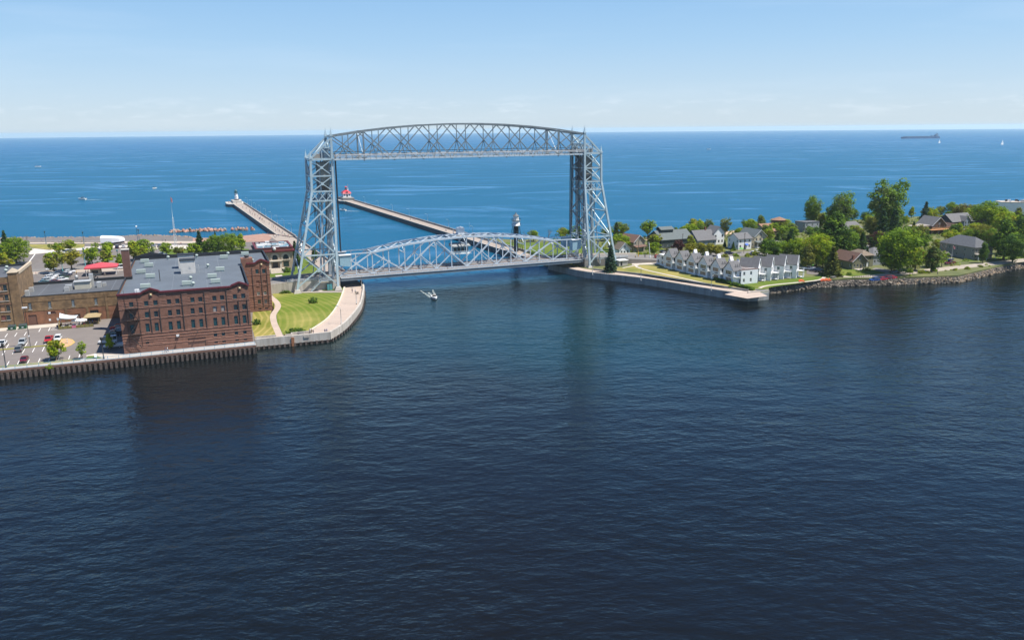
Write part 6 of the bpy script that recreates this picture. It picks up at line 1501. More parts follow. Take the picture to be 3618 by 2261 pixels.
# ---- far car park and lake front
sheet('far_car_park', [NF(-57, 184), NF(-20, 176), NF(12, 210), NF(8, 245), NF(-18, 248), NF(-52, 246)], GN + .012, mat('far_asphalt', (.17, .15, .138), .9, .1, .1, det=6))
ribbon('pavement', [NF(-75, 171), NF(-45, 172), NF(-8, 165), NF(30, 160)], 8, GN + .03, mat('pale_pavement', (.40, .33, .265), .9, .1, .2))
ribbon('street', [NF(-90, 182), NF(-45, 181), NF(-5, 174), NF(30, 170)], 7, GN + .02, M_ASPH2)
sheet('white_plaza', [at(97, 900, GN), at(175, 893, GN), at(330, 880, GN), at(480, 872, GN), at(480, 866, GN), at(300, 872, GN), at(175, 884, GN), at(115, 878, GN)], GN + .05, mat('white_plaza', (.58, .52, .45), .85, .08, .2))
sheet('shore_lawn', [at(100, 864, GN), at(300, 863, GN), at(295, 876, GN), at(180, 883, GN), at(112, 876, GN)], GN + .06, M_LAWN_S)
sheet('lakewalk', [at(0, 862, GN), at(380, 860, GN), at(700, 860, GN), at(700, 853, GN), at(380, 853, GN), at(0, 855, GN)], GN + .07, mat('lakewalk_buff', (.48, .40, .32), .9, .1, .15))
mb = MB(); wall_line(mb, [at(60, 857, GN), at(360, 857, GN)], .5, GN, GN + .7); struct(mb.build('lakewalk_wall', M_WALLC))
sheet('plaza', [at(480, 872, GN), at(620, 866, GN), at(740, 870, GN), at(740, 880, GN), at(600, 880, GN), at(500, 878, GN)], GN + .055, mat('white_plaza', (.58, .52, .45)))
sheet('mast_lawn', [at(560, 885, GN), at(620, 879, GN), at(760, 876, GN), at(880, 880, GN), at(880, 895, GN), at(600, 905, GN)], GN + .03, M_LAWN)
stripe_mb = MB(); stripe(at(124, 898, GN), at(83, 951, GN), .5, GN + .03, stripe_mb); struct(stripe_mb.build('car_park_line', M_LINE))
GB = 'cars in the far car park'
for kind, x, y, rz, col, lb in [
    ('sedan', -44.6, 176.5, RTX, 'white', 'white car driving on the street behind the tan brick building'),
    ('suv', -39.0, 163.5, RTX + .5, 'navy', 'dark blue suv at the head of the double row of parked cars'), ('suv', -35.2, 164.6, RTX + .5, 'white', 'white suv at the head of the double row of parked cars'),
    ('suv', -40.8, 158.8, RTX + .5, 'silver', 'silver suv in the double row of parked cars'), ('sedan', -41, 155.4, RTX + .5, 'white', 'white car in the double row of parked cars'), ('suv', -41.3, 151.8, RTX + .5, 'white', 'white suv in the middle of the double row of parked cars'),
    ('sedan', -41.2, 148, RTX + .5, 'white', 'white car in the double row of parked cars'), ('suv', -41.4, 144.2, RTX + .5, 'silver', 'silver suv in the double row of parked cars'), ('sedan', -42, 140.4, RTX + .5, 'teal', 'dark teal car at the foot of the double row of parked cars'),
    ('sedan', -35.8, 160.8, RTX + .5, 'white', 'white car in the double row of parked cars'), ('suv', -35.6, 156.6, RTX + .5, 'navy', 'navy suv in the double row of parked cars'), ('suv', -35.6, 152.4, RTX + .5, 'black', 'black suv in the double row of parked cars'),
    ('sedan', -35.7, 148.4, RTX + .5, 'green', 'dark green car in the double row of parked cars'), ('suv', -35.4, 143.6, RTX + .5, 'white', 'white suv beside a maroon car in the double row'), ('sedan', -37.8, 139.9, RTX + .5, 'maroon', 'maroon car at the foot of the double row of parked cars'),
    ('suv', -53.3, 161.5, UPY, 'white', 'white suv parked alone at the corner of the tall tan building'), ('suv', -52.9, 156.2, UPY, 'silver', 'silver suv parked alone at the corner of the tall tan building'),
    ('suv', -21.8, 246, UPY, 'navy', 'navy suv parked facing the wrapped white boat'), ('sedan', -18.6, 247.4, UPY, 'white', 'white car parked facing the wrapped white boat'), ('suv', -15.2, 248, UPY, 'white', 'white suv parked facing the wrapped white boat'),
    ('suv', -24, 229.5, DNY, 'white', 'white suv parked near the red roofed kiosk trees'), ('suv', -30.2, 235.4, RTX, 'black', 'black suv parked near the red roofed kiosk trees'), ('suv', -33.6, 236, RTX, 'silver', 'silver suv parked near the red roofed kiosk trees'),
    ('van', -45.2, 235, RTX + .2, 'white', 'white van parked among the small street trees'), ('sedan', -48.4, 228, RTX + .2, 'navy', 'navy car parked among the small street trees'), ('suv', -43.6, 239, RTX, 'black', 'black suv parked among the small street trees')]:
    car(kind, NF(x, y, GN + .04), rz, col, lb, GB)
for px, py, kind, col, rz, lb in ((545, 874, 'suv', 'silver', UPY, 'silver suv parked on the pale plaza by the lake'), (563, 873, 'suv', 'grey', UPY, 'grey suv parked on the pale plaza by the lake'), (575, 903, 'suv', 'white', RTX, 'white suv parked behind the warehouse roof'), (428, 950, 'van', 'white', RTX, 'white van parked behind the warehouse chimney'), (430, 940, 'sedan', 'red', RTX, 'red car parked behind the warehouse chimney')): car(kind, at(px, py, GN + .05), rz, col, lb, GB)
o = thing('camper_van', 'boxy white camper parked at the end of the car park', 'camper', NF(-51.6, 220, GN + .03), UPY); MB().bb(-3.2, 1.6, -1.15, 1.15, .7, 3.0).bb(1.6, 3.0, -1.15, 1.15, 1.8, 3.0).build('body', M_WHITE, o); MB().bb(1.6, 3.6, -1.0, 1.0, .5, 1.75).build('cab', M_WHITE, o); MB().bb(-.3, .9, -1.19, -1.15, 1.6, 2.3).build('window', M_GLASSD, o); MB().bb(-3.23, -3.2, -.5, .5, 1.6, 2.4).build('rear_window', M_GLASSD, o)
for sx in (-1.8, 2.6):
    for sy in (-1, 1): w = link('wheel', TYRE, o, (sx, sy, .33)); link('rim', RIM, w)
def motorcycle(p, rz, c, lb):
    o = thing('motorcycle', lb, 'motorcycle', p, rz, 'motorcycles'); MB().bb(-.5, .1, -.16, .16, .45, .8).build('engine', M_TRIM, o); MB().bb(-.1, .45, -.17, .17, .78, 1.02).build('tank', PAINT[c], o); MB().bb(-.75, -.1, -.15, .15, .76, .9).build('seat', M_TRIM, o); MB().bar((.45, 0, .9), (.75, 0, .33), .09).build('fork', M_RIM, o); MB().bar((.4, -.38, 1.12), (.4, .38, 1.12), .05).build('handlebar', M_RIM, o)
    for x in (-.7, .75): link('wheel', TYRE, o, (x, 0, .33))
motorcycle(NF(-24.2, 143.6, GN + .02), .3, 'blue', 'blue motorcycle parked near the red roofed kiosk'); motorcycle(NF(-22.4, 144.4, GN + .02), .5, 'black', 'black motorcycle parked near the red roofed kiosk')
o = thing('red_roof_kiosk', 'small kiosk under a wide red pyramid roof', 'kiosk', NF(-20.6, 154, GN), NF.ang); rr = mat('red_fabric_roof', (.55, .07, .085), .6, .06, .5)
MB().add([(-6.8, -3.6, 3.3), (6.8, -3.6, 3.3), (6.8, 5.5, 3.3), (-6.8, 5.5, 3.3), (-6.8, -3.6, 3.9), (6.8, -3.6, 3.9), (6.8, 5.5, 3.9), (-6.8, 5.5, 3.9), (0, 1, 5.6)], [(3, 2, 1, 0), (0, 1, 5, 4), (1, 2, 6, 5), (2, 3, 7, 6), (3, 0, 4, 7), (4, 5, 8), (5, 6, 8), (6, 7, 8), (7, 4, 8)]).build('roof', rr, o)
w = MB(); walls4(w, o, -4.6, -.4, -1.6, 3, 0, 3.3, front=[(.6, 1.0, 2.6, 1.3, 'p', M_GLASSD)]); w.build('wall', mat('cream_wall', (.52, .44, .30), .8), o)
for x in (-6.2, 6.2):
    for y in (-3, 5): MB().bar((x, y, 0), (x, y, 3.3), .16).build('post', M_WHITE, o)
crowd([NF(x, y, GN) for x, y in ((-27.8, 158), (-26.9, 157.4), (-25.6, 158.6), (-31.8, 158.8), (-33.4, 158.4), (-50.3, 163.5), (-49.0, 163.9), (-19.0, 149))], 'by the red roofed kiosk street', 'people by the kiosk street')
def mech(x, y, sx, sy, h, lb):
    o = thing('cooling_unit', lb, 'cooling unit', NF(x, y, GN), NF.ang, 'cooling units behind the tan building'); MB().bb(-sx / 2, sx / 2, -sy / 2, sy / 2, .2, h).build('cabinet', M_UNITW, o); MB().lathe([(.5, 0), (.5, .2)], (0, 0, h), 10).build('fan', M_DARK, o)
for a in ((-11.2, 122, 5, 2.6, 2.2), (-6.8, 129, 3.6, 2.4, 2.2), (-5.2, 134, 3.8, 2.4, 2.0), (-4.4, 124.6, 5.2, 3, 3.2)): mech(*a, 'pale cooling unit standing behind the low tan brick building')
# boat under white shrink wrap on a cradle
o = thing('wrapped_boat', 'large boat shrink-wrapped in white standing on land by the lake', 'boat', at(402, 866, GN), RTX - .28); mb = MB(); secs = []
for x, hw, zt in ((-6.4, 2.1, 5.4), (-6.3, 2.4, 5.6), (0, 2.4, 5.3), (4.0, 2.0, 4.9), (6.0, .9, 4.3), (6.6, .2, 3.6)): secs.append([(x, -hw, 1.6 + max(0, x) * .12), (x, hw, 1.6 + max(0, x) * .12), (x, hw, zt - .9), (x, hw * .35, zt), (x, -hw * .35, zt), (x, -hw, zt - .9)])
loft(mb, secs); mb.build('wrap', mat('shrink_wrap', (.78, .78, .80), .45), o); mb = MB()
loft(mb, [[(x, -w_, 1.6 + max(0, x) * .12), (x, w_, 1.6 + max(0, x) * .12), (x, .1, .5 + max(0, x) * .12), (x, -.1, .5 + max(0, x) * .12)] for x, w_ in ((-6.2, 2.0), (0, 2.2), (4, 1.7), (6, .6))]); mb.build('hull', mat('hull_navy', (.03, .03, .06), .5), o)
for x in (-5, -1, 3): MB().bb(x - .2, x + .2, -1.9, 1.9, 0, .3).bar((x, -1.8, 0), (x, -1.2, 1.5), .15).bar((x, 1.8, 0), (x, 1.2, 1.5), .15).build('cradle', M_DARK, o)
# lamps and masts of the lake front
for px, py, h, gl, lb in ((163, 861, 6.4, 0, 'dark lamp post on the lakewalk beside the shore lawn'), (297, 862, 6.2, 0, 'dark lamp post on the lakewalk between lawn and wrapped boat'), (489, 868, 10.5, 1, 'tall lamp post with white globe beside the wrapped boat'), (494, 862, 7.6, 0, 'dark lamp post on the lakewalk behind the globe lamp')): post_lamp(at(px, py, GN + .06), lb, h, M_LBLUE, bool(gl))
for px, py, h, lb in ((302, 941, 8.0, 'teal street lamp behind the double row of cars'), (222, 960, 6.0, 'teal street lamp beside the olive street tree'), (420, 940, 7, 'teal street lamp beside the warehouse chimney')): post_lamp(at(px, py, GN + .04), lb, h, M_LTEAL)
o = thing('flag_mast', 'tall lattice mast with a small flag on its pole', 'flag mast', at(623, 890, GN), .3); z0 = 19.0
for a in range(3):
    t = a * 2.094; p0 = Vector((1.0 * math.cos(t), 1.0 * math.sin(t), 0)); p1 = Vector((.25 * math.cos(t), .25 * math.sin(t), z0)); MB().bar(p0, p1, .1).build('mast_leg', M_WHITE, o)
for k in range(14):
    mb = MB(); f0, f1 = k / 14, (k + 1) / 14
    for a in range(3):
        t, t2 = a * 2.094, (a + 1) * 2.094; r0, r1 = 1 - .75 * f0, 1 - .75 * f1; mb.bar((r0 * math.cos(t), r0 * math.sin(t), z0 * f0), (r1 * math.cos(t2), r1 * math.sin(t2), z0 * f1), .06); mb.bar((r0 * math.cos(t), r0 * math.sin(t), z0 * f0), (r0 * math.cos(t2), r0 * math.sin(t2), z0 * f0), .06)
    mb.build('lattice', M_WHITE, o)
MB().tube([(0, 0, z0 - .4), (0, 0, 30)], .09, 5, r2=.05).build('flag_pole', M_POLE, o)
fl = MB(); n = 8
for j in range(2):
    for i in range(n + 1): fl.v.append((.05 + .16 * i * .55, .14 * math.sin(i * 1.1), 29.7 - 2.4 * j - .9 * (i / n) * .9))
fl.f = [(i, i + 1, n + 2 + i, n + 1 + i) for i in range(n)]; fl.mi = [0] * n; fl.sm = [True] * n; fl.build('flag', mat('flag_red_white', (.55, .22, .24), .8, .5, 3.0), o)
# street trees
GT = 'street trees by the far car park'
for px, py, k, h, lf, sx, lb in (
    (192, 964, 0, 9.3, ('olive', 'bright'), 1.05, 'olive green street tree at the head of the double row of cars'), (253, 955, 2, 9.6, ('olive', 'yellow'), 1.15, 'broad olive street tree on a forked trunk by the pavement'),
    (326, 934, 0, 8.0, ('bright', 'mid'), 1.05, 'bright green street tree on an island of low shrubs'), (382, 938, 1, 9.4, ('bright', 'olive'), 1.2, 'wide yellow-green tree beside the red roofed kiosk'),
    (249, 890, 2, 6.6, ('bright', 'olive'), 1.2, 'small green tree at the edge of the white plaza'), (206, 893, 0, 5.2, ('mid', 'bright'), 1.2, 'small tree at the corner of the shore lawn'), (213, 906, 3, 5.6, ('bright', 'yellow'), 1.1, 'small yellow-green tree behind the camper'),
    (338, 889, 3, 5.0, ('bright', 'mid'), 1.0, 'small thin tree behind the parked black suv'), (384, 893, 0, 5.6, ('bright', 'mid'), 1.2, 'small tree in front of the wrapped boat'), (60, 932, 4, 13.5, ('mid', 'bright'), 1.05, 'large dense green tree beyond the tall tan building'),
    (10, 950, 0, 7.5, ('yellow', 'bright'), 1.0, 'yellow-green tree behind the tall tan building'), (44, 958, 1, 5.5, ('yellow', 'bright'), 1.2, 'low yellow-green tree behind the corner pier'), (178, 882, 3, 3.4, ('deep', 'mid'), 1.0, 'very small dark tree on the shore lawn'),
    (474, 920, 1, 9.6, ('bright', 'yellow'), 1.2, 'bright yellow-green tree just behind the warehouse chimney'), (510, 918, 0, 10, ('bright', 'mid'), 1.0, 'tall bright green tree behind the warehouse roof'), (497, 923, 0, 6.8, ('olive', 'bright'), 1.1, 'olive green tree behind the warehouse roof'),
    (588, 902, 0, 6.4, ('bright', 'mid'), 1.1, 'round green tree by the foot of the flag mast'), (632, 909, 2, 5.6, ('olive', 'willow'), 1.3, 'pale loose tree at the foot of the flag mast'), (684, 905, 0, 6.6, ('bright', 'mid'), 1.2, 'bright round tree in front of the tall spruce'), (425, 945, 1, 6.5, ('mid', 'bright'), .9, 'narrow tree behind the warehouse chimney'),
    (762, 900, 4, 10.6, ('mid', 'deep'), .95, 'dense green tree beside the tall spruce behind the warehouse'), (812, 897, 4, 11.2, ('mid', 'bright'), 1.0, 'dense green tree behind the dark annex'), (852, 885, 6, 9.2, ('bright', 'mid'), 1.0, 'bright green tree beside the stone museum annex'), (728, 900, 6, 7.4, ('mid', 'deep'), .9, 'leafy tree at the foot of the tall spruce')):
    tree(k, at(px, py, GN), h * 1.08, lb, lf, sx * 1.12, GT)
for px, py, k, h, lf, sx, lb in ((708, 892, 0, 12.2, ('spruce', 'deep'), 1.15, 'tall dark spruce behind the warehouse'), (765, 885, 1, 10.5, ('spruce', 'deep'), .9, 'spruce top showing between leafy trees behind the warehouse'), (540, 912, 1, 6.8, ('blue', 'spruce'), 1.1, 'small blue spruce behind the warehouse'), (24, 900, 0, 13.5, ('spruce', 'deep'), 1.0, 'tall spruce behind the large dense tree'), (2, 915, 1, 10, ('blue', 'spruce'), 1.2, 'blue spruce at the edge of the far car park')): tree(k, at(px, py, GN), h, lb, lf, sx, 'spruces of the far car park', True)
for px, py in ((312, 935), (345, 934)): bush(1, at(px, py, GN), .8, 'low dark shrub under the bright street tree', ('deep', 'mid'), 0, 'island shrubs')
# people on the lake front, beach and piers
crowd([at(px, py, GN + .08) for px, py in ((147, 856), (209, 858), (262, 858), (290, 857), (440, 862), (452, 862), (478, 855), (522, 853), (574, 848 + 6), (585, 856), (620, 868), (627, 870), (634, 868), (640, 866), (345, 872), (300, 880))], 'on the lakewalk', 'people on the lakewalk')
crowd([at(px, py, 1.0) for px, py in ((893, 834), (905, 833), (910, 832), (929, 832), (947, 828))], 'on the pebble beach', 'people on the beach', sit=.4)
crowd([at(px, py, GN + .05) for px, py in ((966, 838), (978, 838), (985, 837), (1000, 838), (1006, 834), (1010, 838), (1015, 840), (1019, 837), (1027, 832), (996, 829), (972, 843), (1022, 843))], 'at the foot of the north pier', 'people at the pier foot')
sp = []
for i in range(34):
    t = prnd.choice([prnd.random(), prnd.random() ** 2 * .6]); a = BF(-60 + prnd.uniform(-.5, 0), 198).lerp(BF(-70.8, 438), t); b = BF(-53.6, 198).lerp(BF(-64, 438), t); q = a.lerp(b, prnd.uniform(.15, .85)); sp.append(Vector((q.x, q.y, NPz)))
crowd(sp, 'on the north pier', 'people on the north pier')
crowd([BF(-69 + prnd.uniform(-1, 4), 448 + prnd.uniform(0, 6), 4.7) for _ in range(6)] + [BF(-75, 446 + 3 * k, 2.7) for k in range(4)], 'at the white pier lighthouse', 'people at the white lighthouse')
sp = []
for px, py in ((1293, 726), (1298, 727), (1300, 725), (1450, 779), (1460, 778), (1466, 780), (1469, 776), (1483, 779), (1535, 795), (1574, 817), (1577, 818), (1587, 811)): q = at(px, py, NPz); sp.append(q)
crowd(sp, 'on the south pier', 'people on the south pier')
crowd([BF(u, prnd.choice((3.4, 16.9, 17.2)), 6.62) for u in (-52, -50.5, -46, -41.5, -40.8, -37, -30, -25, -22.5, -17, -10, -3, 4, 11, 19, 25, 33, 42)], 'on the footway of the lift span', 'people on the lift span', BF.ang - math.pi / 2)
crowd([BF(49, 3.6, 6.62)], 'near the tower end of the lift span', 'people on the lift span')
for k in range(9):
    t = (k + .4) / 9; q = BF(-51.9, 180).lerp(BF(-62.0, 432), t); arm_lamp((q.x, q.y, NPz), BF.ang + math.pi, 'slim curved-arm lamp standing along the north pier parapet', 6.8, 'lamps on the north pier')
for k in range(8):
    t = (k + .5) / 8; q = BF(51.0, 70).lerp(BF(34.2, 400), t); arm_lamp((q.x, q.y, NPz), BF.ang + math.pi, 'slim curved-arm lamp standing along the south pier parapet', 6.2, 'lamps on the south pier')
# ------------------------------------------------------------------ lighthouses
def lathe_part(o, name, prof, m, n=20, c=(0, 0, 0), smooth=True): return MB().lathe(prof, c, n, smooth=smooth).build(name, m, o)
M_LTOP = mat('lantern_teal', (.03, .11, .13), .5); M_RED = mat('lighthouse_red', (.55, .03, .05), .5, .05, 1)
q = BF(-67.8, 455.8, 4.7); o = thing('lighthouse', 'small white round lighthouse with dark green lantern on the north pier', 'lighthouse', q)
lathe_part(o, 'plinth', [(2.0, 0), (2.0, .9)], M_DARK); lathe_part(o, 'tower', [(1.75, .9), (1.6, 3), (1.3, 6.2)], M_WHITE); lathe_part(o, 'gallery', [(1.3, 6.2), (1.95, 6.5), (1.95, 6.75), (1.3, 6.75)], M_LTOP); lathe_part(o, 'lantern', [(1.15, 6.75), (1.15, 8.5)], mat('lantern_glass', (.05, .14, .16), .1, spec=.9), 10, smooth=False); lathe_part(o, 'roof', [(1.45, 8.5), (1.0, 9.1), (.3, 9.5), (.28, 9.9), (.03, 10.3)], M_LTOP)
for k in range(10): a = k * .628; MB().bar((1.85 * math.cos(a), 1.85 * math.sin(a), 6.75), (1.85 * math.cos(a), 1.85 * math.sin(a), 7.7), .07).build('gallery_post', M_LTOP, o)
MB().tube([(1.85 * math.cos(k * .3307), 1.85 * math.sin(k * .3307), 7.7) for k in range(20)], .05, 4).build('gallery_rail', M_LTOP, o)
for a, zz in ((-1.9, 4.6), (-1.3, 2.6)): MB().box((1.55 * math.cos(a), 1.55 * math.sin(a), zz), (.5, .5, .8), a).build('window', M_GLASSD, o)
q = BF(29.6, 436.0, 5.2); o = thing('lighthouse', 'white lighthouse building with red hipped roof on the south pier', 'lighthouse', q, BF.ang)
w = MB(); walls4(w, o, -3.6, 3.6, -4.4, 4.4, 0, 3.6, front=[(2.9, .2, 1.4, 2.4, 'p', M_GLASSD), (.8, 1.2, .9, 1.5), (5.4, 1.2, .9, 1.5)], left=[(2, 1.2, 1, 1.5), (5.6, 1.2, 1, 1.5)]); w.build('wall', M_WHITE, o)
MB().add([(-4.2, -5, 3.4), (4.2, -5, 3.4), (4.2, 5, 3.4), (-4.2, 5, 3.4), (-3.3, -4, 5.0), (3.3, -4, 5.0), (3.3, 4, 5.0), (-3.3, 4, 5.0), (-1.1, -1.3, 6.5), (1.1, -1.3, 6.5), (1.1, 1.3, 6.5), (-1.1, 1.3, 6.5)], [(3, 2, 1, 0), (0, 1, 5, 4), (1, 2, 6, 5), (2, 3, 7, 6), (3, 0, 4, 7), (4, 5, 9, 8), (5, 6, 10, 9), (6, 7, 11, 10), (7, 4, 8, 11), (8, 9, 10, 11)]).build('roof', M_RED, o)
MB().bb(-1.0, 1.0, -4.75, -3.4, 4.0, 5.2).build('dormer', M_DARK, o); lathe_part(o, 'lantern_base', [(1.1, 6.3), (1.1, 7.4), (1.6, 7.5), (1.6, 7.65)], mat('lantern_grey', (.2, .23, .24), .5), 12); lathe_part(o, 'lantern', [(.85, 7.65), (.85, 9.0)], mat('lantern_glass', (.05, .14, .16)), 10, smooth=False); lathe_part(o, 'lantern_roof', [(1.15, 9.0), (.9, 9.5), (.2, 9.9), (.04, 10.4)], M_RED, 12); MB().tube([(2.2, 1.6, 5), (2.2, 1.6, 11.6)], .35, 6, r2=.2).build('chimney', M_WHITE, o)
MB().prism([(-1.0, -9), (1.6, -9), (1.6, -5), (-1.0, -5)], -2.2, [-1.6, -1.6, 0, 0]).build('stair', M_CONC, o); MB().prism([(2.6, -14), (4.6, -12), (4.6, -4.5), (2.6, -4.5)], -2.2, [-2.0, -2.0, -.2, -.2]).build('buttress', M_CONC, o)
q = BF(47.6, 63.0, GS); o = thing('lighthouse', 'black and white steel lighthouse with a round shaft on slanted legs', 'lighthouse', q, BF.ang); M_BLK = mat('lighthouse_black', (.012, .014, .018), .45)
lathe_part(o, 'shaft', [(1.25, -.3), (1.15, 13.4)], M_BLK, 16); lathe_part(o, 'watch_room', [(2.1, 13.4), (2.35, 13.6), (2.1, 13.7), (1.95, 16.1)], M_WHITE, 16); lathe_part(o, 'gallery', [(2.2, 16.1), (2.5, 16.2), (2.5, 16.35)], mat('lantern_grey', (.2, .23, .24)), 16); lathe_part(o, 'lantern', [(1.5, 16.35), (1.5, 17.4), (1.45, 18.6)], M_WHITE, 10, smooth=False); lathe_part(o, 'roof', [(1.85, 18.6), (.9, 19.4), (.3, 19.8), (.3, 20.2), (.03, 20.6)], mat('roof_slate', (.10, .12, .14), .6), 12)
for k in range(4):
    a = k * math.pi / 2 + .6; MB().bar((4.2 * math.cos(a), 4.2 * math.sin(a), -.2), (2.1 * math.cos(a), 2.1 * math.sin(a), 13.6), .22).build('leg', M_BLK, o); a2 = a + math.pi / 2
    for f in (.35, .7): r = 4.2 - 2.1 * f; MB().bar((r * math.cos(a), r * math.sin(a), 13.6 * f), (r * math.cos(a2), r * math.sin(a2), 13.6 * f), .09).build('tie', M_BLK, o)
for rr_, zz, nn in ((2.4, 16.4, 12), (2.5, 13.7, 12)):
    for k in range(nn): a = k * 2 * math.pi / nn; MB().bar((rr_ * math.cos(a), rr_ * math.sin(a), zz), (rr_ * math.cos(a), rr_ * math.sin(a), zz + 1), .07).build('gallery_post', M_BLK, o)
    MB().tube([(rr_ * math.cos(k * 2 * math.pi / 20), rr_ * math.sin(k * 2 * math.pi / 20), zz + 1) for k in range(21)], .05, 4).build('gallery_rail', M_BLK, o)
# ------------------------------------------------------------------ boats
def hullmesh(L, B, D, bow=1.0):
    mb = MB(); secs = []
    for i in range(9):
        t = i / 8; x = -L / 2 + L * t; w = B / 2 * (1 - max(0, (t - .45) / .55) ** 2.2) + .03; zk = -.25 + D * .55 * max(0, (t - .6) / .4) ** 1.6; zg = D * (1 + .22 * max(0, t - .4) * bow)
        secs.append([(x, -.04, zk), (x, w * .75, zk + .25), (x, w, zg * .55), (x, w, zg), (x, w * .86, zg), (x, -w * .86, zg), (x, -w, zg), (x, -w, zg * .55), (x, -w * .75, zk + .25)])
    loft(mb, secs); return mb
def motorboat(p, rz, L, lb, wake=0.0, cabin=True):
    o = thing('motorboat', lb, 'boat', p, rz); B = L * .36; D = L * .17; hullmesh(L, B, D).build('hull', M_WHITE, o)
    MB().bb(-L * .38, L * .05, -B * .34, B * .34, D + .004, D + .03).build('cockpit', mat('cockpit_floor', (.25, .24, .22), .7), o)
    MB().add([(L * .05, -B * .4, D), (L * .05, B * .4, D), (L * .16, B * .3, D), (L * .16, -B * .3, D), (-L * .02, -B * .36, D + L * .09), (-L * .02, B * .36, D + L * .09)], [(0, 4, 5, 1), (3, 2, 5, 4), (0, 3, 4), (1, 5, 2)]).build('windscreen', M_CARGL, o)
    if cabin: MB().bb(-L * .3, L * .02, -B * .36, B * .36, D + L * .17, D + L * .19).build('canopy', M_WHITE if L < 6 else M_DARK, o); [MB().bar((x, y, D), (x, y, D + L * .17), .05).build('canopy_post', M_POLE, o) for x in (-L * .28, 0) for y in (-B * .34, B * .34)]
    MB().bb(-L * .54, -L * .46, -.22, .22, -.1, D + .25).build('outboard', M_DARK, o); MB().bb(-L * .3, -L * .18, -B * .25, B * .25, D, D + .35).build('seat', mat('vinyl_tan', (.45, .4, .33), .6), o)
    return o
def foam_mat():
    m = bpy.data.materials.new('wake_foam'); m.use_nodes = True; nd, ln = m.node_tree.nodes, m.node_tree.links; b = nd['Principled BSDF']; b.inputs['Base Color'].default_value = (.68, .74, .70, 1); b.inputs['Roughness'].default_value = .8
    g = nd.new('ShaderNodeNewGeometry'); n = nd.new('ShaderNodeTexNoise'); n.inputs['Scale'].default_value = 1.7; n.inputs['Detail'].default_value = 6; n.inputs['Roughness'].default_value = .7; ln.new(g.outputs['Position'], n.inputs['Vector'])
    r = nd.new('ShaderNodeValToRGB'); r.color_ramp.elements[0].position = .46; r.color_ramp.elements[1].position = .64; ln.new(n.outputs['Fac'], r.inputs[0]); ln.new(r.outputs[0], b.inputs['Alpha']); return m
M_FOAM = foam_mat()
def wake(p, rz, L, w0, w1, name='boat_wake'):
    mb = MB(); n = 8
    for s in (-1, 1):
        vs = []
        for i in range(n + 1): t = i / n; x = -L * t; y = s * (w0 + (w1 - w0) * t); vs += [(x, y - .7 * (1 - t * .6), .03), (x, y + .7 * (1 - t * .6), .03)]
        mb.add(vs, [(2 * i, 2 * i + 1, 2 * i + 3, 2 * i + 2) for i in range(n)])
    mb.add([(0, -w0 * .7, .035), (-L * .7, -.5, .035), (-L * .7, .5, .035), (0, w0 * .7, .035)], [(0, 1, 2, 3)])
    return struct(mb.build(name, M_FOAM, None, p, rz, recalc=True), 'stuff')
dropz = lambda v: -(v.x ** 2 + v.y ** 2) / (2 * EARTH)
q = at(1535, 1056); a = -1.3; motorboat(q, a, 5.8, 'small white motorboat leaving a short wake below the lift span', cabin=False); wake(q + Vector((math.cos(a) * -2.4, math.sin(a) * -2.4, 0)), a, 16, .9, 2.6)
person(q + Vector((0.2, .3, .55)), a - 1.57, 'sit', 'white', 'khaki', 'person in white top driving the small white motorboat')
for px, py, L, rz, lb, wk in ((290, 706, 8.5, math.pi - .1, 'white motorboat with dark canopy speeding along the north shore', 1), (545, 668, 8, -1.6, 'small white fishing boat drifting off the north pier', 0), (135, 591, 11, .3, 'white cruiser far out beyond the north shore', 0), (1211, 745, 6.5, math.pi - .4, 'small pale motorboat off the red-roofed lighthouse', 1), (2504, 529, 12, 0, 'tiny boat far out on the lake beyond the bridge', 0)):
    q = at(px, py); q.z = dropz(q); motorboat(q, rz, L, lb)
    if wk: wake(q + Vector((math.cos(rz) * -L * .5, math.sin(rz) * -L * .5, 0)), rz, L * 2.4, L * .12, L * .3)
def freighter():
    q = at(3250, 489); q.z = dropz(q); Ls = 137 * q.length / 2800 * .9; o = thing('lake_freighter', 'long dark lake freighter near the horizon', 'ship', q, .12)
    mb = MB(); secs = []; hb = 16
    for x, w in ((-.5, .72), (-.49, .95), (-.42, 1), (.4, 1), (.47, .75), (.5, .12)): X_ = -x * Ls; secs.append([(X_, -w * hb, -2), (X_, w * hb, -2), (X_, w * hb, 9.5), (X_, -w * hb, 9.5)])
    loft(mb, secs); me = mb.mesh('hull', mat('ship_hull_haze_blue', (.01, .085, .24), .6)); bm = bmesh.new(); bm.from_mesh(me); bmesh.ops.recalc_face_normals(bm, faces=bm.faces); bm.to_mesh(me); bm.free(); link('hull', me, o)  # distance haze is put into the blue of the hull
    sup = mat('ship_house_haze_blue', (.18, .27, .38), .6)  # upperworks also tinted with the haze blue
    MB().bb(.40 * Ls, .455 * Ls, -14, 14, 9.5, 16).bb(.415 * Ls, .45 * Ls, -10, 10, 16, 22).build('aft_house', sup, o); MB().lathe([(4, 0), (3.2, 11)], (.455 * Ls, 0, 16), 10).build('funnel', mat('ship_hull_haze_blue', (.045, .055, .075)), o); MB().bar((.43 * Ls, 0, 22), (.43 * Ls, 0, 30), .8).build('mast', sup, o)
    MB().bb(-.4 * Ls, .3 * Ls, -2.4, 2.4, 9.5, 12).build('unloading_boom', sup, o); MB().bb(.3 * Ls, .34 * Ls, -8, 8, 9.5, 15).build('boom_house', sup, o)
    for k in range(20): x = -.42 * Ls + .036 * Ls * k; MB().bb(x, x + .024 * Ls, -11, 11, 9.5, 10.6).build('hatch', mat('ship_hatch_haze_blue', (.03, .06, .10), .7), o)  # hatches carry the same haze tint
freighter()
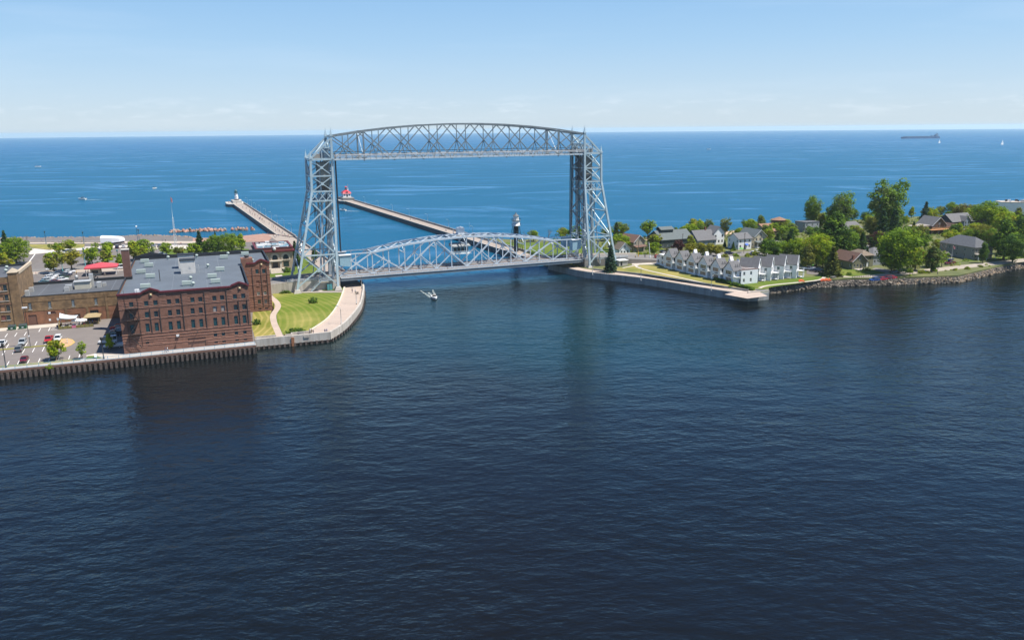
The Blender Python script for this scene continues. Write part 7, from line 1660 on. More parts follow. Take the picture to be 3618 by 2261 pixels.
def sailboat(px, py, h, lb):
    q = at(px, py); q.z = dropz(q); o = thing('sailboat', lb, 'sailboat', q, .6); hullmesh(h * .8, h * .24, h * .09).build('hull', M_WHITE, o); MB().tube([(h * .05, 0, 0), (h * .05, 0, h)], .12, 5).build('mast', M_POLE, o)
    MB().add([(h * .03, 0, h * .1), (-h * .36, h * .05, h * .12), (h * .04, 0, h * .96), (h * .03, .08, h * .1), (-h * .36, h * .05 + .08, h * .12), (h * .04, .08, h * .96)], [(0, 1, 2), (5, 4, 3), (0, 3, 4, 1), (1, 4, 5, 2)]).build('mainsail', M_WHITE, o); MB().add([(h * .06, 0, h * .1), (h * .38, -h * .03, h * .1), (h * .06, 0, h * .85), (h * .06, .08, h * .1), (h * .38, -h * .03 + .08, h * .1), (h * .06, .08, h * .85)], [(0, 2, 1), (3, 4, 5), (0, 1, 4, 3), (1, 2, 5, 4)]).build('jib', M_WHITE, o)
sailboat(3319, 506, 16, 'white sailboat just beyond the bow of the freighter'); sailboat(3541, 512, 19, 'pale sailboat alone on the open lake towards the hotel')
# ------------------------------------------------------------------ south side: houses
def sh(name, c): return mat('shingle_' + name, c, 0.9, 0.14, 1.2)
S_GREY, S_DGREY, S_BROWN, S_TAN, S_GREEN, S_RED = sh('grey', (.145, .142, .145)), sh('dark', (.105, .11, .12)), sh('brown', (.15, .085, .065)), sh('tan', (.20, .155, .115)), sh('green', (.12, .14, .14)), sh('rust', (.27, .15, .095))
W_ = {k: mat('siding_' + k, c, 0.75, 0.05, 1.0) for k, c in dict(white=(.82, .82, .81), olive=(.20, .195, .12), teal=(.05, .068, .07), grey=(.30, .32, .34), cream=(.55, .48, .34), blue=(.22, .27, .33), navy=(.025, .035, .065), brown=(.11, .075, .055), tan=(.30, .26, .20), stone=(.26, .25, .22), pale=(.78, .80, .81)).items()}
def gable_roof(mb, x0, x1, y0, y1, ze, rh, axis, ov=.5, t=.22):
    """two sloping slabs; axis 'y': ridge runs front to back"""
    if axis == 'y':
        xm = (x0 + x1) / 2; k = rh / (xm - x0)
        for s, xa in ((-1, x0 - ov), (1, x1 + ov)):
            za = ze - ov * k; q = [(xa, y0 - ov, za), (xm, y0 - ov, ze + rh), (xm, y1 + ov, ze + rh), (xa, y1 + ov, za)]
            vs = q + [(a, b, c + t) for a, b, c in q]; mb.add(vs, [(0, 1, 2, 3), (7, 6, 5, 4), (0, 4, 5, 1), (2, 6, 7, 3), (3, 7, 4, 0), (1, 5, 6, 2)])
    else:
        ym = (y0 + y1) / 2; k = rh / (ym - y0)
        for s, ya in ((-1, y0 - ov), (1, y1 + ov)):
            za = ze - ov * k; q = [(x0 - ov, ya, za), (x1 + ov, ya, za), (x1 + ov, ym, ze + rh), (x0 - ov, ym, ze + rh)]
            vs = q + [(a, b, c + t) for a, b, c in q]; mb.add(vs, [(0, 1, 2, 3), (7, 6, 5, 4), (0, 4, 5, 1), (2, 6, 7, 3), (3, 7, 4, 0), (1, 5, 6, 2)])
def hip_roof(mb, x0, x1, y0, y1, ze, rh, ov=.5):
    a, b, c, d = x0 - ov, x1 + ov, y0 - ov, y1 + ov; m = min(b - a, d - c) / 2; r0 = (a + m, (c + d) / 2) if b - a >= d - c else ((a + b) / 2, c + m); r1 = (b - m, (c + d) / 2) if b - a >= d - c else ((a + b) / 2, d - m)
    vs = [(a, c, ze), (b, c, ze), (b, d, ze), (a, d, ze), (*r0, ze + rh), (*r1, ze + rh)]
    mb.add(vs, [(0, 1, 5, 4), (2, 3, 4, 5), (1, 2, 5), (3, 0, 4), (3, 2, 1, 0)] if b - a >= d - c else [(0, 1, 4), (1, 2, 5, 4), (2, 3, 5), (3, 0, 4, 5), (3, 2, 1, 0)])
def gable_walls(mb, x0, x1, y0, y1, ze, rh, axis):
    if axis == 'y':
        for y, o in ((y0, 1), (y1, -1)): mb.add([(x0, y, ze), (x1, y, ze), ((x0 + x1) / 2, y, ze + rh)], [(0, 1, 2) if o > 0 else (2, 1, 0)])
    else:
        for x, o in ((x0, -1), (x1, 1)): mb.add([(x, y0, ze), (x, y1, ze), (x, (y0 + y1) / 2, ze + rh)], [(0, 1, 2) if o > 0 else (2, 1, 0)])
def wins(L, n, z, w=1.0, h=1.4, m=.8, kind='w'):
    if n == 0: return []
    s = (L - 2 * m - n * w) / max(1, n - 1) if n > 1 else 0
    return [((m + i * (w + s)) if n > 1 else (L - w) / 2, z, w, h, kind) for i in range(n)]
def house(p, label, W, D, H, roof, rh, wall, rm, ang=None, front=2, left=2, right=2, storeys=None, door=True, chimney=None, porch=None, trim=M_FRAMEW, garage=None, extra=None, name='house', group='houses on the point'):
    o = thing(name, label, 'house', (p[0], p[1], GS - .05), BF.ang if ang is None else ang, group); storeys = storeys or (2 if H > 4.6 else 1); w = MB()
    rows = [(1.0 + 2.75 * s) for s in range(storeys)]
    def side(L, n, dr=False):
        r = []
        for i, z in enumerate(rows):
            ww = wins(L, n, z)
            if dr and i == 0 and door and n: k = len(ww) // 2; x = ww[k][0]; ww[k] = (x, .05, 1.0, 2.2, 'd', M_DARK)
            r += [q for q in ww if q[0] > .05 and q[0] + q[2] < L - .05]
        return r
    fo = side(W, front, True)
    if garage: fo = [q for q in fo if q[0] + q[2] < garage[0] - .1 or q[0] > garage[0] + garage[1] + .1 or q[1] > 3.0] + [(garage[0], .05, garage[1], 2.3, 'g', M_WHITEW)]
    walls4(w, o, 0, W, 0, D, 0, H, front=fo, left=side(D, left), right=side(D, right), frame=trim)
    if roof in 'yx': gable_walls(w, 0, W, 0, D, H, rh, roof)
    w.build('wall', wall, o); r = MB()
    if roof in 'yx': gable_roof(r, 0, W, 0, D, H, rh, roof)
    elif roof == 'h': hip_roof(r, 0, W, 0, D, H, rh)
    else: r.bb(-.2, W + .2, -.2, D + .2, H, H + .35)
    ro = r.build('roof', rm, o)
    if roof == 'y':   # white barge boards
        k = rh / (W / 2)
        for s, xa in ((-1, -.5), (1, W + .5)): MB().bar((xa, -.53, H - .5 * k + .08), (W / 2, -.53, H + rh + .08), .1, .34, up=(0, 1, 0)).build('barge_board', trim, o)
        if rh > 2.4: window(o, (W / 2 - .5, 0), 0, H + .35, 1.0, 1.2, 'w', trim, M_GLASS, -.08)
    if chimney: cx_, cy_, ch = chimney; MB().bb(cx_ - .4, cx_ + .4, cy_ - .4, cy_ + .4, H - .5, H + ch).build('chimney', mat('chimney_red', (.19, .075, .055), .9), ro)
    if porch:
        x0, x1, dp, ph = porch; MB().prism([(x0 - .3, -dp - .3), (x1 + .3, -dp - .3), (x1 + .3, 0), (x0 - .3, 0)], [ph, ph, ph + .02, ph + .02], [ph + .15, ph + .15, ph + .8, ph + .8]).build('porch_roof', rm, o); MB().bb(x0, x1, -dp, 0, 0, .5).build('porch_deck', trim, o)
        for k in range(4): x = x0 + .1 + (x1 - x0 - .2) * k / 3; MB().bar((x, -dp + .1, .5), (x, -dp + .1, ph), .16).build('porch_post', trim, o)
    if extra: extra(o, W, D, H)
    return o
house(at(2188, 903, GS), 'small white gabled cottage beside the bridge road', 6.2, 11, 3.3, 'y', 3.1, W_['white'], S_TAN, front=3)
def brown_x(o, W, D, H): MB().bb(-4.5, 0, 1, 8, .4, .6).build('deck', S_RED, o); MB().bar((-4.5, 1, 1.4), (0, 1, 1.4), .1).bar((-4.5, 1, 1.4), (-4.5, 8, 1.4), .1).build('deck_rail', S_RED, o); MB().prism([(0, -2.2), (W, -2.2), (W, 0), (0, 0)], 2.7, [2.9, 2.9, 3.5, 3.5]).build('porch_roof', S_BROWN, o)
house(at(2238, 892, GS), 'tan two-storey house with red-brown roof and side deck', 8.2, 11, 5.4, 'y', 3.2, W_['tan'], S_BROWN, BF.ang + .25, extra=brown_x)
def dark_x(o, W, D, H): b = MB().bb(3, 10.5, 5, 10, H + .5, H + 4.8).build('roof_monitor', W_['teal'], o); r = MB(); gable_roof(r, 3, 10.5, 5, 10, H + 4.8, 1.1, 'x', .6); r.build('monitor_roof', S_GREEN, b)
house(at(2336, 878, GS), 'large dark green beach house with a raised roof monitor', 20, 14, 4.6, 'x', 4.0, W_['teal'], S_GREEN, front=7, extra=dark_x)
def gambrel_x(o, W, D, H):
    w = MB(); walls4(w, o, W, W + 7, 2, 10, 0, 6.4, front=wins(7, 3, 1) + wins(7, 2, 3.9)); gable_walls(w, W, W + 7, 2, 10, 6.4, 3.4, 'y'); w.build('wing_wall', W_['white'], o); r = MB(); gable_roof(r, W, W + 7, 2, 10, 6.4, 3.4, 'y'); r.build('wing_roof', S_GREY, o)
house(at(2464, 871, GS), 'blue-grey shingled house with red chimney and white gabled wing', 12, 11, 3.4, 'x', 4.6, W_['blue'], S_GREY, front=4, chimney=(8.6, 5.5, 6.2), extra=gambrel_x)
def awn_x(o, W, D, H): MB().add([(4.2, 0, 3.1), (6.0, 0, 3.1), (6.0, -1.1, 2.3), (4.2, -1.1, 2.3), (4.2, 0, 2.3), (6.0, 0, 2.3)], [(0, 3, 2, 1), (0, 4, 3), (1, 2, 5)]).build('awning', mat('blue_awning', (.02, .10, .45), .7), o)
house(at(2608, 883, GS), 'white two-storey house with a bright blue awning', 8.4, 9, 5.8, 'x', 2.4, W_['white'], S_GREY, front=3, extra=awn_x)
house(at(2664, 876, GS), 'cream and white gabled house with a columned front porch', 7.6, 13, 6.2, 'y', 3.2, W_['cream'], S_GREEN, front=3, porch=(.3, 7.3, 2.4, 3.0))
house(at(2742, 897, GS), 'dark brown hut with pale roof behind the inn units', 6.4, 7, 3.6, 'y', 2.4, W_['brown'], sh('pale', (.34, .30, .26)), front=2)
def green_x(o, W, D, H):
    w = MB(); walls4(w, o, W, W + 6.6, 3, 13, 0, 5.4, front=[(1.0, .1, 3.4, 2.4, 'g', M_WHITEW), (1.2, 3.6, 1.2, 1.2), (4.2, 3.6, 1.2, 1.2)]); w.build('wing_wall', W_['olive'], o); r = MB(); hip_roof(r, W, W + 6.6, 3, 13, 5.4, 2.2); r.build('wing_roof', S_TAN, o)
    MB().bb(1, W - 1, -3.6, 0, 0, .35).build('terrace', M_PAVE, o)
    for k in range(3): MB().bb(-.02 + 2.2 * k, .5 + 2.2 * k, 3 + k, 3.5 + k, H + 1.0, H + 1.2)
house(at(3010, 953, GS), 'olive gabled house with brown roof, chimney and white garage door', 8.0, 13, 3.8, 'y', 3.4, W_['olive'], S_BROWN, BF.ang - .05, front=4, left=3, chimney=(1.2, 1.2, 2.6), extra=green_x)
house(at(2985, 838, GS), 'blue-grey gabled house half hidden behind the big trees', 13, 12, 4.6, 'x', 3.4, W_['blue'], S_GREY, front=4, porch=(7, 12, 2, 2.8))
house(at(2843, 822, GS), 'flat roofed grey house beneath the tall poplar', 11, 9, 6.0, 'f', 0, W_['grey'], S_DGREY, front=3)
def oct_x(o, W, D, H):
    w = MB().lathe([(4.4, 0), (4.4, 8.0)], (15, 4, 0), 8, smooth=False); w.build('round_room', W_['brown'], o); MB().lathe([(5.2, 7.9), (.2, 9.6)], (15, 4, 0), 8, smooth=False).build('round_room_roof', S_RED, o)
    for k in range(3): a = -1.9 + .78 * k; MB().box((15 + 4.2 * math.cos(a), 4 + 4.2 * math.sin(a), 5.2), (.2, 2.2, 1.6), a).build('window', M_GLASSD, o)
    MB().bb(2, 13, -6, 0, 0, 2.6).build('lower_wing', W_['brown'], o); MB().prism([(1.6, -6.4), (13.4, -6.4), (13.4, 0), (1.6, 0)], 2.6, [2.7, 2.7, 3.9, 3.9]).build('lower_roof', S_RED, o)
house(at(2695, 829, GS), 'rust-roofed beach house with an octagonal upper room', 10, 8, 4.2, 'x', 1.7, W_['grey'], S_RED, front=3, extra=oct_x)
def big_x(o, W, D, H): MB().bb(0, W, -2.4, 0, 2.7, 2.9).build('balcony', M_CONC, o); MB().bar((0, -2.3, 3.8), (W, -2.3, 3.8), .08).build('balcony_rail', M_WHITE, o); [MB().bar((x, -2.2, 0), (x, -2.2, 2.7), .18).build('balcony_post', M_WHITE, o) for x in (.3, W / 2, W - .3)]
house(at(3440, 919, GS), 'large two-storey house with broad dark grey hipped roof', 11, 21, 6.0, 'h', 4.2, W_['stone'], S_DGREY, R(17), front=4, left=5, extra=big_x)
def chalet_x(o, W, D, H): MB().bb(-3, W + 1, -3, 0, 2.7, 3.0).build('deck', mat('cedar_orange', (.50, .24, .10), .7), o); MB().bar((-3, -2.9, 4.0), (W + 1, -2.9, 4.0), .12, .5).build('deck_rail', mat('cedar_orange', (.50, .24, .10)), o); [MB().bar((x, -2.8, 0), (x, -2.8, 2.7), .25).build('deck_post', W_['brown'], o) for x in (-2.6, 2, 6, W + .6)]; MB().bb(-9, -.3, 2, 9, 0, 4.4).build('side_wing', W_['tan'], o); MB().prism([(-9.5, 1.5), (0, 1.5), (0, 9.5), (-9.5, 9.5)], 4.4, [4.6, 5.4, 5.4, 4.6]).build('side_wing_roof', sh('pale', (.34, .30, .26)), o)
house(at(3290, 828, GS), 'chalet with grey roof, brown gable and orange timber deck', 10.5, 12, 5.2, 'y', 4.6, W_['brown'], S_GREY, BF.ang - .1, front=3, extra=chalet_x)
def navy_x(o, W, D, H): w = MB(); walls4(w, o, 8, 13, -2, 4, 0, 5.0, front=wins(5, 2, 1) + wins(5, 2, 3)); gable_walls(w, 8, 13, -2, 4, 5.0, 2.6, 'y'); w.build('bay_wall', W_['blue'], o); r = MB(); gable_roof(r, 8, 13, -2, 5, 5.0, 2.6, 'y', .4); r.build('bay_roof', S_GREY, o)
house(at(3362, 810, GS), 'long navy house with grey roof and a pale gabled bay', 19, 11, 4.6, 'x', 4.2, W_['navy'], S_GREY, front=6, extra=navy_x)
house(at(3362, 824, GS), 'tiny pale blue gabled cottage in front of the navy house', 5, 9, 3.2, 'y', 2.2, W_['pale'], S_BROWN, BF.ang - .2, front=2)
house(at(3490, 822, GS), 'house with plain dark roof behind the large round tree', 15, 10, 4.4, 'x', 4.0, W_['brown'], S_DGREY, front=4)
house(at(3082, 938, GS), 'grey house with hipped roof behind the huge near tree', 11, 10, 4.6, 'h', 3.0, W_['grey'], S_GREY, front=3)
house(at(3335, 917, GS), 'tiny garden shed with tan roof beside a flagpole', 3.4, 3.4, 2.2, 'y', 1.3, W_['tan'], S_TAN, BF.ang, front=1, name='garden_shed')
o = thing('white_hotel', 'white flat roofed hotel block standing on the lake shore', 'hotel', (*at(3528, 782, GS)[:2], GS - .05), R(-14)); w = MB(); walls4(w, o, 0, 22, 0, 11, 0, 12.5, right=[(1 + 3.2 * i, 1.2 + 3.1 * s, 1.4, 1.6) for i in range(3) for s in range(4)], front=[]); w.build('wall', W_['pale'], o); MB().bb(-.2, 22.2, -.2, 11.2, 12.5, 12.9).build('roof', mat('gravel_roof', (.46, .40, .34), .9, .2, .8), o)
rn = random.Random(2)
for k in range(16): x, y = rn.uniform(1, 20), rn.uniform(1, 9); MB().bb(x, x + rn.uniform(.6, 1.8), y, y + rn.uniform(.6, 1.4), 12.9, 12.9 + rn.uniform(.5, 1.4)).build('rooftop_unit', rn.choice([M_UNITW, M_FRAME, M_WHITE]), o)
w = MB(); walls4(w, o, 22, 46, 3, 14, 0, 12.5, left=[(1 + 3, 1.2 + 3.1 * s, 1.4, 1.6) for s in range(4)], front=[(1 + 3.2 * i, 1.2 + 3.1 * s, 1.4, 1.6) for i in range(7) for s in range(4)]); w.build('wall', W_['pale'], o); MB().bb(21.8, 46.2, 2.8, 14.2, 12.5, 12.9).build('roof', mat('gravel_roof', (.46, .40, .34)), o)
# ------------------------------------------------------------------ the white gabled inn
def inn():
    ob = (97, -60); o = thing('white_inn', 'long white inn of steep grey gables stepping along the canal lawn', 'inn', BF(*ob, GS - .05), BF.ang)
    WH = W_['pale']; X = lambda u: u - ob[0]; Y = lambda w: w - ob[1]
    H, RH = 5.75, 3.3; n = 6; pw = 8.1; t = .16
    warm = mat('window_warm_curtain', (.30, .19, .12), .5, .25, 1.2)
    for k in range(n):
        w0 = -14.0 - pw * (k + 1); w1 = w0 + pw; u0 = 90.0 + (k * .55); wl = MB()
        bay0, bay1 = Y(w0) + 1.7, Y(w1)          # projecting bay, balcony recess beside it towards the harbour
        a = X(u0); L = bay1 - bay0
        # bay front faces the canal (towards -u)
        facade(wl, o, (a, bay1), -math.pi / 2, L, 0, H, [(1.1, .75, 4.0, 1.6, 'r', warm), (1.1, 3.55, 4.0, 1.7, 'r', warm if k not in (3, 5) else M_GLASS)], frame=M_FRAMEW)
        wl.add([(a, bay1, H), (a, bay0, H), (a, (bay0 + bay1) / 2, H + RH)], [(0, 1, 2)])
        facade(wl, o, (a, bay0), 0, 2.6, 0, H, [(.8, 3.3, .9, 2.0, 'd', M_GLASS)], frame=M_FRAMEW)
        facade(wl, o, (a + 2.6, bay0), -math.pi / 2, 1.7, 0, H, [(.3, .1, 1.1, 2.1, 'd', M_GLASS), (.3, 3.0, 1.1, 2.1, 'd', M_GLASS)], frame=M_FRAMEW)
        if k == n - 1:
            facade(wl, o, (a + 2.6, bay0 - 1.7), 0, 8.5, 0, H, [(1, .8, 1.0, 1.5), (4.5, .8, 1.0, 1.5), (1, 3.6, 1.0, 1.5), (4.5, 3.6, 1.0, 1.5)], frame=M_FRAMEW)
        if k == 0: facade(wl, o, (a + 11.5, bay1), math.pi, 11.5, 0, H)
        facade(wl, o, (a + 11.5, bay0 - 1.7), math.pi / 2, pw, 0, H, [(1.5, 3.6, 1.0, 1.4), (5, 3.6, 1.0, 1.4)], frame=M_FRAMEW)
        wl.build('wall', WH, o)
        r = MB(); gable_roof(r, a, a + 4.0, bay0, bay1, H, RH, 'x', .35); rf = r.build('roof', S_GREY, o); MB().bb(a + 4.4, a + 11.5, bay0, bay1, H, H + .3).build('flat_roof', sh('felt', (.16, .12, .11)), o); MB().add([(a + 4.0, bay0, H), (a + 4.0, bay1, H), (a + 4.0, (bay0 + bay1) / 2, H + RH)], [(0, 1, 2)]).build('rear_gable', WH, o)
        MB().bb(a + 2.4, a + 11.5, bay0 - 1.7, bay0 - .3, H, H + .25).build('flat_roof', sh('felt', (.16, .12, .11)), o)
        for uu in (1.6, 2.5, 3.4): MB().bar((a + uu, bay0 + .9, H + .6), (a + uu, bay0 + .9, H + 2.4), .14).build('vent_pipe', M_DARK, rf)
        m = (bay0 + bay1) / 2; tr = MB()
        tr.bar((a - .06, bay0 - .3, H - .2), (a - .06, m, H + RH + .12), .12, .24, up=(1, 0, 0)).bar((a - .06, bay1 + .3, H - .2), (a - .06, m, H + RH + .12), .12, .24, up=(1, 0, 0)).bar((a - .06, bay0, H), (a - .06, bay1, H), .1, .26, up=(1, 0, 0)).bar((a - .06, m, H), (a - .06, m, H + RH), .1, .14, up=(1, 0, 0))
        for yy in (bay0, bay1): tr.bar((a - .05, yy, 0), (a - .05, yy, H), .2)
        tr.bar((a - .05, bay0, 2.85), (a - .05, bay1, 2.85), .1, .2, up=(1, 0, 0)); tr.build('white_trim', M_WHITE, o)
        for zz in (.4, 3.1):
            b = MB().bb(a + .1, a + 2.5, bay0 - 1.65, bay0 - .02, zz - .12, zz + .06).build('balcony', M_WHITE, o)
            for q in range(4): MB().bar((a + .15, bay0 - 1.6 + .5 * q, zz), (a + .15, bay0 - 1.6 + .5 * q, zz + 1.0), .07).build('baluster', M_WHITE, b)
            MB().bar((a + .15, bay0 - 1.65, zz + 1.0), (a + .15, bay0 - .1, zz + 1.0), .08).build('rail', M_WHITE, b)
        MB().bb(a - .12, a - .04, bay0 + 1.6, bay0 + 3.6, 2.98, 3.3).build('planter', M_DARK, o)
        # small white triangular dormer frame on the street side
        d = MB(); c = (a + 12.3, m - 2, H + .2); d.add([(c[0], c[1] - 1.1, c[2]), (c[0], c[1] + 1.1, c[2]), (c[0], c[1], c[2] + 2.4), (c[0] + 1.6, c[1] - 1.1, c[2]), (c[0] + 1.6, c[1] + 1.1, c[2]), (c[0] + 1.6, c[1], c[2] + 2.4)], [(0, 2, 1), (3, 4, 5), (0, 3, 5, 2), (1, 2, 5, 4)]); d.build('dormer', M_WHITE, o)
    # entrance end
    wl = MB(); walls4(wl, o, X(91.5), X(102), Y(-13.6), Y(-7.8), 0, 5.0, left=[(1.2, .8, 1.6, 1.4), (3.6, .8, 1.4, 1.4), (1.2, 3.2, 1.6, 1.2)], frame=M_FRAMEW); wl.build('wall', WH, o); MB().bb(X(91), X(102.4), Y(-13.8), Y(-7.4), 5.0, 5.35).build('entrance_roof', M_WHITE, o)
    wl = MB(); walls4(wl, o, X(92.5), X(99), Y(-7.6), Y(-3.4), 0, 3.6, left=[(.8, .8, 1.2, 1.3), (2.6, .8, 1.0, 1.3)]); wl.build('wall', WH, o); r = MB(); hip_roof(r, X(92.5), X(99), Y(-7.6), Y(-3.4), 3.6, 2.4); r.build('roof', S_GREY, o)
    # link block with a flat roof between the two rows
    wl = MB(); walls4(wl, o, X(99.4), X(104.6), Y(-60.2), Y(-48), 0, 5.6, front=[(.8, .8, 1, 1.4), (3.2, .8, 1, 1.4), (.8, 3.5, 1, 1.4), (3.2, 3.5, 1, 1.4)], right=wins(12.2, 3, 1), frame=M_FRAMEW); wl.build('wall', WH, o); MB().bb(X(99.6), X(104.4), Y(-60), Y(-48.2), 5.3, 5.62).build('flat_roof', sh('felt', (.16, .12, .11)), o)
    for s_ in ((99.2, 104.8, -60.5, -60.1), (104.5, 104.8, -60.1, -48), (99.2, 99.5, -60.1, -48)): MB().bb(X(s_[0]), X(s_[1]), Y(s_[2]), Y(s_[3]), 5.6, 6.1).build('parapet', M_WHITE, o)
    d = MB(); c = (X(103.5), Y(-50.5), 5.6); d.add([(c[0] - 1.1, c[1], c[2]), (c[0] + 1.1, c[1], c[2]), (c[0], c[1], c[2] + 2.6), (c[0] - 1.1, c[1] + 1.4, c[2]), (c[0] + 1.1, c[1] + 1.4, c[2]), (c[0], c[1] + 1.4, c[2] + 2.6)], [(0, 1, 2), (4, 3, 5), (0, 2, 5, 3), (1, 4, 5, 2)]); d.build('dormer', M_WHITE, o)
    return o
inn()
def inn_unit(px, py, label):
    """one gabled unit of the stepped end row: gable looks towards the sun, balcony beside it"""
    q = at(px, py, GS); o = thing('inn_cottage', label, 'inn', (q.x, q.y, GS - .05), R(60), 'gabled cottages at the end of the inn'); W, D, H, RH = 4.9, 7.6, 6.1, 3.5; w = MB()
    facade(w, o, (0, 0), 0, W, 0, H, [(1.0, .8, 1.2, 1.7, 'w', M_GLASST), (2.9, .8, 1.1, 1.7, 'w', M_GLASST), (1.0, 3.6, 1.2, 1.8, 'w', M_GLASST), (2.9, 3.6, 1.1, 1.8, 'w', M_GLASS)], frame=M_FRAMEW)
    facade(w, o, (W, 0), math.pi / 2, D, 0, H, [(2, .2, 1, 2.1, 'd', M_GLASS), (2, 3.2, 1, 2.1, 'd', M_GLASS)], frame=M_FRAMEW); facade(w, o, (W, D), math.pi, W, 0, H); facade(w, o, (0, D), -math.pi / 2, D, 0, H, [(4.8, .8, 1.2, 1.7, 'w', M_GLASST), (4.8, 3.6, 1.2, 1.7, 'w', M_GLASST)], frame=M_FRAMEW)
    gable_walls(w, 0, W, 0, D, H, RH, 'y'); w.build('wall', W_['white'], o); r = MB(); gable_roof(r, 0, W, 0, D, H, RH, 'y', .25); r.build('roof', S_GREY, o)
    k = RH / (W / 2)
    for xa in (-.25, W + .25): MB().bar((xa, -.3, H - .25 * k + .1), (W / 2, -.3, H + RH + .1), .1, .3, up=(0, 1, 0)).build('barge_board', M_WHITE, o)
    for xx in (0, W): MB().bar((xx, -.04, 0), (xx, -.04, H), .22).build('corner_board', M_WHITE, o)
    MB().bb(0, W, -.06, 0, 2.85, 3.1).build('storey_band', M_WHITE, o)
    for zz in (.45, 3.1):
        b = MB().bb(2.5, 5.1, -2.5, -.02, zz - .14, zz).build('balcony', M_WHITE, o); MB().bar((2.5, -2.45, zz + 1), (5.1, -2.45, zz + 1), .07).bar((5.08, -2.45, zz + 1), (5.08, 0, zz + 1), .07).bar((2.52, -2.45, zz + 1), (2.52, 0, zz + 1), .07).build('rail', M_WHITE, b)
        for q2 in range(5): MB().bar((2.6 + .58 * q2, -2.45, zz), (2.6 + .58 * q2, -2.45, zz + 1), .05).build('baluster', M_WHITE, b)
    for xx, yy in ((2.6, -2.4), (5.0, -2.4)): MB().bar((xx, yy, 0), (xx, yy, 3.1), .2).build('balcony_post', M_WHITE, o)
    MB().lathe([(.3, 0), (.3, .12)], (2.45, -.1, 2.5), 8).build('wall_light', M_WHITE, o)
    return o
for px, py, lb in ((2674, 997, 'white gabled cottage joined to the flat white link block'), (2721, 992, 'white gabled cottage, second from the flat white link block'), (2766, 987, 'white gabled cottage, second from the inn car park'), (2811, 984, 'white gabled cottage nearest the inn car park')): inn_unit(px, py, lb)
# ------------------------------------------------------------------ south side: small things
o = thing('utility_shed', 'pale grey flat roofed shed between spruce and bridge road', 'shed', at(2187, 941, GS), BF.ang); w = MB(); walls4(w, o, 0, 4.6, 0, 3.4, 0, 2.5, front=[(.8, .05, 1.0, 2.0, 'd', M_DARK)]); w.build('wall', M_CONC, o); MB().bb(-.3, 4.9, -.4, 3.7, 2.5, 2.75).build('roof', M_WHITE, o)
for px, py, rz, lb in ((2264, 992, 2.6, 'curved-arm street lamp on the canal walkway opposite the lawn path'), (2512, 1028, .9, 'curved-arm street lamp on the canal walkway in front of the inn gables'), (2093, 972, 2.6, 'curved-arm street lamp on the canal walkway by the tower foot')): arm_lamp(at(px, py, GS), rz, lb, 6.0)
o = thing('traffic_signal', 'yellow traffic signal on a curved black lamp pole by the road', 'traffic light', at(2255, 909, 4.2), BF.ang + math.pi); MB().tube([(0, 0, -1), (0, 0, 7.6), (-.3, 0, 8.6), (-1.2, 0, 9.0)], .12, 6).build('pole', M_DARK, o); MB().bb(-.2, .2, -.5, -.1, 3.0, 4.3).build('signal_head', mat('signal_yellow', (.6, .36, .03), .5), o); MB().bb(-.16, .16, -.16, .16, -1, 3).build('post', mat('signal_yellow', (.6, .36, .03)), o)
o = thing('barrier_arm', 'raised white bridge barrier beside the road', 'barrier', at(2297, 913, 3.8), .3); MB().bar((0, 0, 1), (-.9, 0, 8), .2).build('arm', M_WHITE, o); MB().bb(-.3, .3, -.3, .3, -.8, 1.2).build('housing', M_WHITE, o)
for i, (px, py, h, lb) in enumerate(((2410, 893, 10, 'wooden utility pole beside the purple shrubs'), (2628, 895, 10.5, 'wooden utility pole in front of the white house with blue awning'), (2686, 893, 9.5, 'wooden utility pole in front of the cream house'), (2766, 840, 9, 'wooden utility pole among the dark cedars'))):
    o = thing('utility_pole', lb, 'utility pole', at(px, py, GS), .9); MB().tube([(0, 0, -.3), (0, 0, h)], .16, 6, r2=.11).build('pole', M_BARK, o); MB().bar((-1.1, 0, h - .6), (1.1, 0, h - .6), .12).build('crossarm', M_BARK, o)
o = thing('flagpole', 'white flagpole with a drooping flag before the big grey roof', 'flagpole', at(3362, 915, GS), 0); MB().tube([(0, 0, 0), (0, 0, 6.6)], .06, 5).build('pole', M_WHITE, o); fl = MB(); fl.v = [(.05 + .18 * i, .1 * math.sin(i * 1.3), 6.5 - 1.3 * j - .1 * i) for j in range(2) for i in range(7)]; fl.f = [(i, i + 1, 8 + i, 7 + i) for i in range(6)]; fl.mi = [0] * 6; fl.sm = [True] * 6; fl.build('flag', mat('flag_red_white', (.55, .22, .24)), o)
GC = 'cars on the point'
